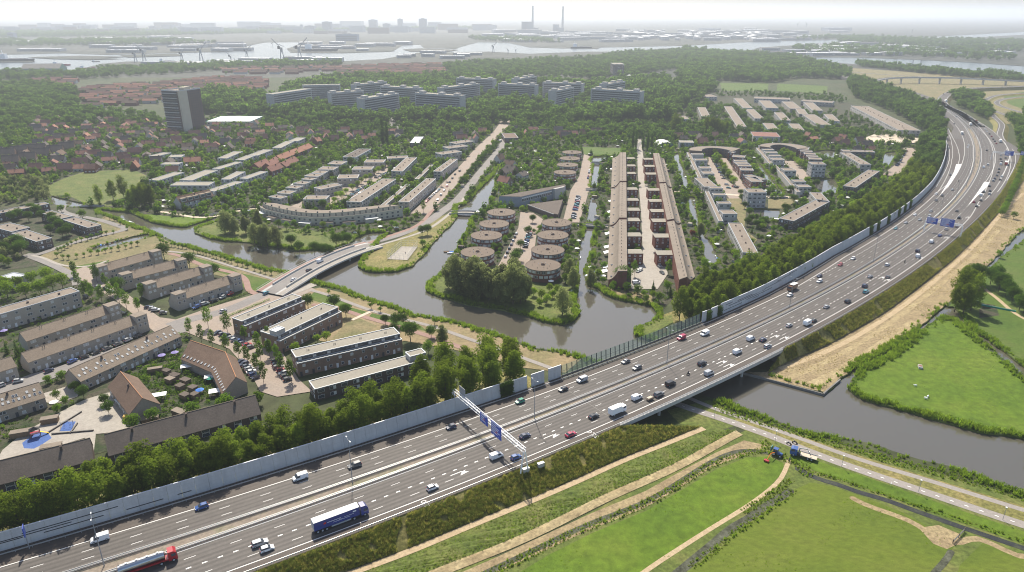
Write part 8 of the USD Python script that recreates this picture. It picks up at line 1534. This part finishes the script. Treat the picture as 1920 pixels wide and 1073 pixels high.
# hedges and fences of the enclosed gardens
for i,(A,B) in enumerate([(kk(200,640,360,430,510,360)),(kk(200,640,510,360,620,400)),(kk(200,640,700,325,860,250)),(kk(200,640,840,345,960,290)),(kk(200,640,980,450,1100,435)),(kk(200,640,690,610,830,560)),(kk(200,640,930,330,1060,280)),(kk(280,400,650,1060,1110,895)),(kk(280,540,800,360,1340,140))]):
    a_,b_ = G(*A),G(*B); n_ = max(3,int(np.linalg.norm(b_ - a_) / .9)); L = [(*(a_ + (b_ - a_) * j / n_),.7,.7,.7,.75) for j in range(n_ + 1)]; t = thing('hedge',['clipped hedge round the pale patio','hedge end by the brown shed','tall hedge right of the white patio roof','hedge below the white patio roof','low hedge by the green parasol','hedge beside the blue pool','thin hedge under the bent roof','long planted strip before the main road sandy row','long planted strip along the first brick row'][i],'hedge'); obj('foliage',crown_mesh(L,n_ * 45,.34,i),'mid_leaf',t)
# playground, sports court
pg = thing('climbing_frame','red and dark climbing frame on the blue play surface','climbing frame',(*G(68,820),.4),.6); obj('platform',MB().box(-1.6,1.6,-1,1,1.4,1.6),'paint_red',pg); obj('slide',MB().hexa([(1.6,-.4,1.4),(4,-.4,.1),(4,.4,.1),(1.6,.4,1.4)],[(1.6,-.4,1.5),(4,-.4,.2),(4,.4,.2),(1.6,.4,1.5)]),'yellow_fabric_look',pg); obj('roof',MB().hexa([(-1.7,-1.1,3),(1.7,-1.1,3),(1.7,1.1,3),(-1.7,1.1,3)],[(-.1,-.1,4),(.1,-.1,4),(.1,.1,4),(-.1,.1,4)]),'black_look',pg)
for x in (-1.5,1.5):
    for y in (-.9,.9): obj('post',MB().box(x - .1,x + .1,y - .1,y + .1,0,3),'paint_brown',pg)
swg = thing('swing','metal swing frame on the smaller blue play surface','swing',(*G(127,802),.4),.4); obj('frame',MB().bar((-2,-1,0),(-2,0,2.4),.1).bar((-2,1,0),(-2,0,2.4),.1).bar((2,-1,0),(2,0,2.4),.1).bar((2,1,0),(2,0,2.4),.1).bar((-2,0,2.4),(2,0,2.4),.1),'grey_steel_look',swg)
for x in (-.9,.9): obj('seat',MB().box(x - .25,x + .25,-.12,.12,.5,.56).bar((x - .2,0,.5),(x - .2,0,2.4),.03).bar((x + .2,0,.5),(x + .2,0,2.4),.03),'black_look',swg)
for i,(A,B) in enumerate([kk(0,680,530,800,915,560),kk(0,680,580,810,1050,770),kk(0,680,790,800,870,690)]): a_,b_ = G(*A),G(*B); t = thing('low_wall',['long low dark wall along the play area','low dark wall below the swing','short low wall right of the swing'][i],'wall'); obj('base',MB().bar((*a_,.35),(*b_,.35),.35,.7),'dark_brick_look',t); obj('coping',MB().bar((*a_,.75),(*b_,.75),.45,.1),'dark_concrete_look',t)
cg = thing('court_fence','tall mesh fence with thin posts round the sports court','fence'); cc = GL([(726,487),(764,489),(783,464),(753,463)])
for i in range(4):
    a_,b_ = cc[i],cc[(i + 1) % 4]; n_ = int(np.linalg.norm(b_ - a_) / 2.5)
    for j in range(n_): p = a_ + (b_ - a_) * j / n_; obj('post',MB().bar((*p,0),(*p,4.5),.09),'zinc_look',cg)
    for z in (.1,1.5,3,4.45): obj('rail',MB().bar((*a_,z),(*b_,z),.06),'zinc_look',cg)
# ---------------------------------------------------------------- harbour and city far away
def island(name,px,m='far_land_look'): struct(name,sheet(PG(px),.9),m)
for px in ([(-40,113),(30,112),(66,114),(60,117),(-40,117)],[(50,108),(150,105),(240,107),(200,109),(100,111)],[(100,111),(180,109.5),(235,111),(170,112.5)],[(320,93),(400,87),(430,90),(400,95),(430,97),(330,99)],[(225,104),(330,101),(345,105),(240,108)],[(538,92),(560,84),(640,82),(735,88),(740,96),(640,99),(560,98)],[(755,93),(790,91),(860,94),(840,97),(770,97)],[(182,121),(240,116),(330,117),(350,120),(200,125)],[(1060,86),(1130,87),(1120,92),(1062,90)]): island('harbour_land',px)
def hall(px,py,L,W,h,wall,roof,lab,ang=.1,group=None):
    t = thing('warehouse',lab,'warehouse',(*G(px,py),.5),ang,group); block_geo(t,L,W,h,wall,roof,pz=.6); m = MB(); m.box(L * .1,L * .9,-.2,.0,h * .35,h * .55); obj('window_band',m,'window_look',t)
rf = random.Random(21); PLC = [('near the shipyard shore',(180,600,112,124),26),('on the harbour islands',(300,430,88,97),9),('on the dock peninsula',(545,740,84,98),16),('on the near river bank',(640,860,98,112),14),('across the river in the industrial harbour',(900,1500,62,80),60),('beyond the right river arm',(1500,1880,84,106),42),('at the left across the river',(0,420,74,100),26),('in the far petrol harbour',(1150,1560,58,72),30),('on the wooded land spit',(1420,1560,86,104),14)]
for pl,(x0,x1,y0,y1),n in PLC:
    for i in range(n):
        x,y = rf.uniform(x0,x1),rf.uniform(y0,y1)
        if RIVER.buffer(8).contains(Point(G(x,y))) and pl not in ('on the harbour islands','on the dock peninsula'): continue
        k_ = G(x,y)[1] / 2500; w = rf.choice(['white','white','grey']); hall(x,y,rf.uniform(40,110) * max(.7,k_),rf.uniform(25,50) * max(.7,k_),rf.uniform(7,13) * max(1,k_ * .8),'white_wall_look' if w == 'white' else 'concrete_wall_look','white_roof_look' if w == 'white' else rf.choice(['pale_roof_look','zinc_look','dark_roof_look']),f'long {w} walled warehouse {pl}',rf.uniform(-.2,.3),f'{w} warehouses {pl}')
# tanks in the petrol harbour
k = klass('storage_tank'); a = np.arange(17) * 2 * np.pi / 16; m = MB(); m.loft([np.c_[20 * np.cos(a),20 * np.sin(a),np.full(17,z)] for z in (0,15)],flip=True); obj('shell',m,'white_wall_look',k); m = MB(); m.loft([np.c_[20 * np.cos(a),20 * np.sin(a),np.full(17,15)],np.c_[.1 * np.cos(a),.1 * np.sin(a),np.full(17,18)]],flip=True); obj('roof',m,'white_roof_look',k)
for i in range(60): x,y = rf.uniform(1150,1420),rf.uniform(62,77); (copy_of('storage_tank','storage_tank','white round storage tank in the far petrol harbour','storage tank',(*G(x,y),.5),0,'storage tanks in the petrol harbour',rf.uniform(.7,1.4)) if not RIVER.buffer(20).contains(Point(G(x,y))) else None)
# power station
D0_ = G(998,58); zt = lambda d,py: CAMH - (PX(d[0],d[1],0)[1] * 0 + 0) if 0 else None
def z_at(p,py):
    lo,hi = 0.0,600.0
    for _ in range(50):
        mid_ = (lo + hi) / 2; lo,hi = (mid_,hi) if PX(p[0],p[1],mid_)[1] > py else (lo,mid_)
    return lo
ps = thing('power_station','grey power station with two very tall slender chimneys','power station'); base = G(990,62.5)
for cx_,by,top,nm in ((998.5,62.5,11,0),(1054.5,62.5,12,0)):
    p = G(cx_,by); zt_ = z_at(p,top); obj('chimney',MB().tube([(*p,0),(*p,zt_ * .5),(*p,zt_)],[9.5,8.2,7.2],16),'concrete_look',ps)
for x0,x1,py,by in ((978,988,41,62.5),(988,1000,41,62.8),(1000,1010,52,63),(1037,1048,46,62.7),(1046,1057,52,63),(970,1016,56,64)):
    A,B = G(x0,by),G(x1,by); h_ = z_at(A,py); obj('boiler_house',MB().box(A[0],B[0],A[1],A[1] + 70,0,h_),'concrete_wall_look',ps)
# city towers on the skyline
for x0,x1,top,by,lab in ((605,621,41.5,60,'wide dark high rise left of the skyline group'),(692,707,37.5,56,'squat high rise on the skyline'),(746,755,36,55,'narrow high rise on the skyline'),(786,800,35.5,57,'rounded top high rise, the darkest on the skyline'),(572,590,49,60,'low block left of the wide dark high rise'),(630,670,65,77,'long grey block above the dock peninsula'),(563,568,47,58,'thin pale tower at the left of the skyline'),(718,731,45,57,'low skyline block between two towers'),(655,670,50,58,'broad low skyline block'),(280,290,49.5,58,'grey block on the left skyline'),(160,172,50,58,'small block on the left skyline'),(15,26,62,72,'dark block at the far left skyline'),(335,345,51,58,'pale block on the left skyline')):
    A,B = G(x0,by),G(x1,by); h_ = z_at(A,top); t = thing('city_tower',lab,'tower block',(*A,0),0); L = np.linalg.norm(B - A); block_geo(t,L,min(L,60),h_,'blue_grey_wall_look','pale_roof_look',pz=1.5)
    for k_ in range(max(2,int(h_ / 9))): obj('window_band',MB().box(2,L - 2,-.5,0,3 + k_ * 9,7 + k_ * 9),'window_look',t)
    obj('roof_house',MB().box(L * .3,L * .7,5,20,h_,h_ + 6),'concrete_wall_look',t)
# cranes, pylons, ships
def crane(px,by,top,lab,lean=1):
    p = G(px,by); h_ = min(z_at(p,top),95); t = thing('harbour_crane',lab,'crane',(*p,.5),.2); w = h_ * .09
    for sx in (-1,1):
        for sy in (-1,1): obj('leg',MB().bar((sx * w,sy * w,0),(sx * w * .5,sy * w * .5,h_ * .4),h_ * .02),'grey_steel_look',t)
    obj('tower',MB().box(-w * .6,w * .6,-w * .6,w * .6,h_ * .4,h_ * .62),'grey_steel_look',t); obj('jib',MB().bar((0,0,h_ * .58),(lean * h_ * .38,0,h_),h_ * .03).bar((-lean * w * 1.4,0,h_ * .66),(lean * h_ * .2,0,h_ * .8),h_ * .02),'grey_steel_look',t); obj('counterweight',MB().box(-w * 1.8,-w * .6,-w * .5,w * .5,h_ * .55,h_ * .68),'dark_steel_look',t)
for i,(x,by,top,ln) in enumerate([(255,117,90,1),(271,115,82,-1),(342,116,90,1),(378,115,80,1),(434,120,96,-1),(464,113,84,1),(530,116,73,-1),(563,117,71,1),(511,88,78,1),(925,99,79,1),(953,101,90,-1),(967,101,90,1),(1495,52,41,1),(1512,52,41,-1),(1710,62,53,1),(1340,76,60,1),(1300,75,58,-1),(876,64,60,1)]): crane(x,by,top,['slim quay crane left of the red ship group','leaning quay crane beside the slim one','short quay crane on the shipyard shore','quay crane with a steep jib at the shipyard','low crane at the right of the shipyard halls','quay crane by the white ship','tallest shipyard crane on the left','tallest shipyard crane on the right','small crane mid river','floating crane in the middle river','left one of two crane masts in the river','right one of two crane masts in the river','left container crane on the far right skyline','right container crane on the far right skyline','faint crane beside the far right water','faint crane in the petrol harbour','faint mast crane left in the petrol harbour','faint crane near the skyline centre'][i],ln)
def pylon(px,by,top,lab):
    p = G(px,by); h_ = min(z_at(p,top),60); t = thing('power_pylon',lab,'pylon',(*p,0),.3); w = h_ * .1; m = MB()
    for sx in (-1,1):
        for sy in (-1,1): m.bar((sx * w,sy * w,0),(0,0,h_),.5)
    obj('mast',m,'grey_steel_look',t)
    for z in (.62,.75,.88): obj('cross_arm',MB().bar((-h_ * .14,0,h_ * z),(h_ * .14,0,h_ * z),.5),'grey_steel_look',t)
pylon(1709,131,112,'lattice power pylon left of the pair before the right river'); pylon(1724,131,112,'lattice power pylon right of the pair before the right river'); pylon(1545,138,118,'white roadside mast at the far motorway')
def ship(px,py,L,lab,hullm,ang=.1):
    t = thing('ship',lab,'ship',(*G(px,py,WATER_Z),WATER_Z - .3),ang); obj('hull',hull(L,L * .17,L * .07),hullm,t); obj('bridge_house',MB().box(-L * .38,-L * .22,-L * .06,L * .06,L * .07,L * .2),'paint_white',t); obj('hatch_cover',MB().box(-L * .15,L * .3,-L * .05,L * .05,L * .07,L * .09),'concrete_look',t); obj('mast',MB().bar((-L * .3,0,L * .2),(-L * .3,0,L * .3),L * .012),'white_steel_look',t)
ship(163,129,45,'red hulled ship at the left shipyard quay','paint_crimson',1.0); ship(30,115.5,120,'long dark barge at the far left of the river','dark_steel_look'); ship(115,123,55,'red barge left of the red ship','paint_crimson'); ship(450,117,60,'white ship at the shipyard quay','paint_white',.3); ship(312,116,50,'white ship by the quay cranes','paint_white',.2); ship(180,116,26,'small dark boat mid river','dark_steel_look'); ship(600,97,150,'long ship at the dock peninsula','dark_steel_look'); ship(1090,91,100,'barge at the middle river','dark_steel_look')
dd = thing('dock_hall','dark sheet metal dock hall at the left river shore','hall',(*G(40,136),.3),.15); gable_geo(dd,95,0,22,44,9,20,9,'green_wall_look','dark_concrete_look',ridge='zinc_look')
forest('far_wood',[[(1490,74),(1560,70),(1925,80),(1925,100),(1800,96),(1650,84),(1500,80)],[(870,72),(1000,74),(1060,82),(900,78)],[(-20,60),(640,55),(900,52),(900,55),(640,60),(300,68),(-20,72)],[(0,78),(250,76),(420,82),(300,86),(0,88)],[(1480,90),(1560,88),(1840,100),(1925,112),(1925,118),(1700,108),(1500,100)]],26,61,FARP,1.7,.6,clear=0)
for i in range(90):
    x,y = rf.uniform(-20,900),rf.uniform(51,64); p = G(x,y); k_ = p[1] / 5000; t = thing('city_block','faint low city block on the hazy left skyline','building',(*p,0),rf.uniform(-.4,.4),'low city blocks on the skyline'); block_geo(t,rf.uniform(60,160) * k_,40 * k_,rf.uniform(14,40) * k_,rf.choice(['concrete_wall_look','brown_brick_look','white_wall_look']),'pale_roof_look',pz=1)
# ---------------------------------------------------------------- the air
hz = MB(); hz.box(-61000,61000,-1600,61000,-3.5,300.0)
mat('haze_look',{'v': ('principled_volume',{'color': (0.87,0.935,1.0),'density': HAZE_DENSITY,'anisotropy': 0.42})},[],surface=None,volume='v.volume')
struct('haze',hz,'haze_look',kind='stuff')
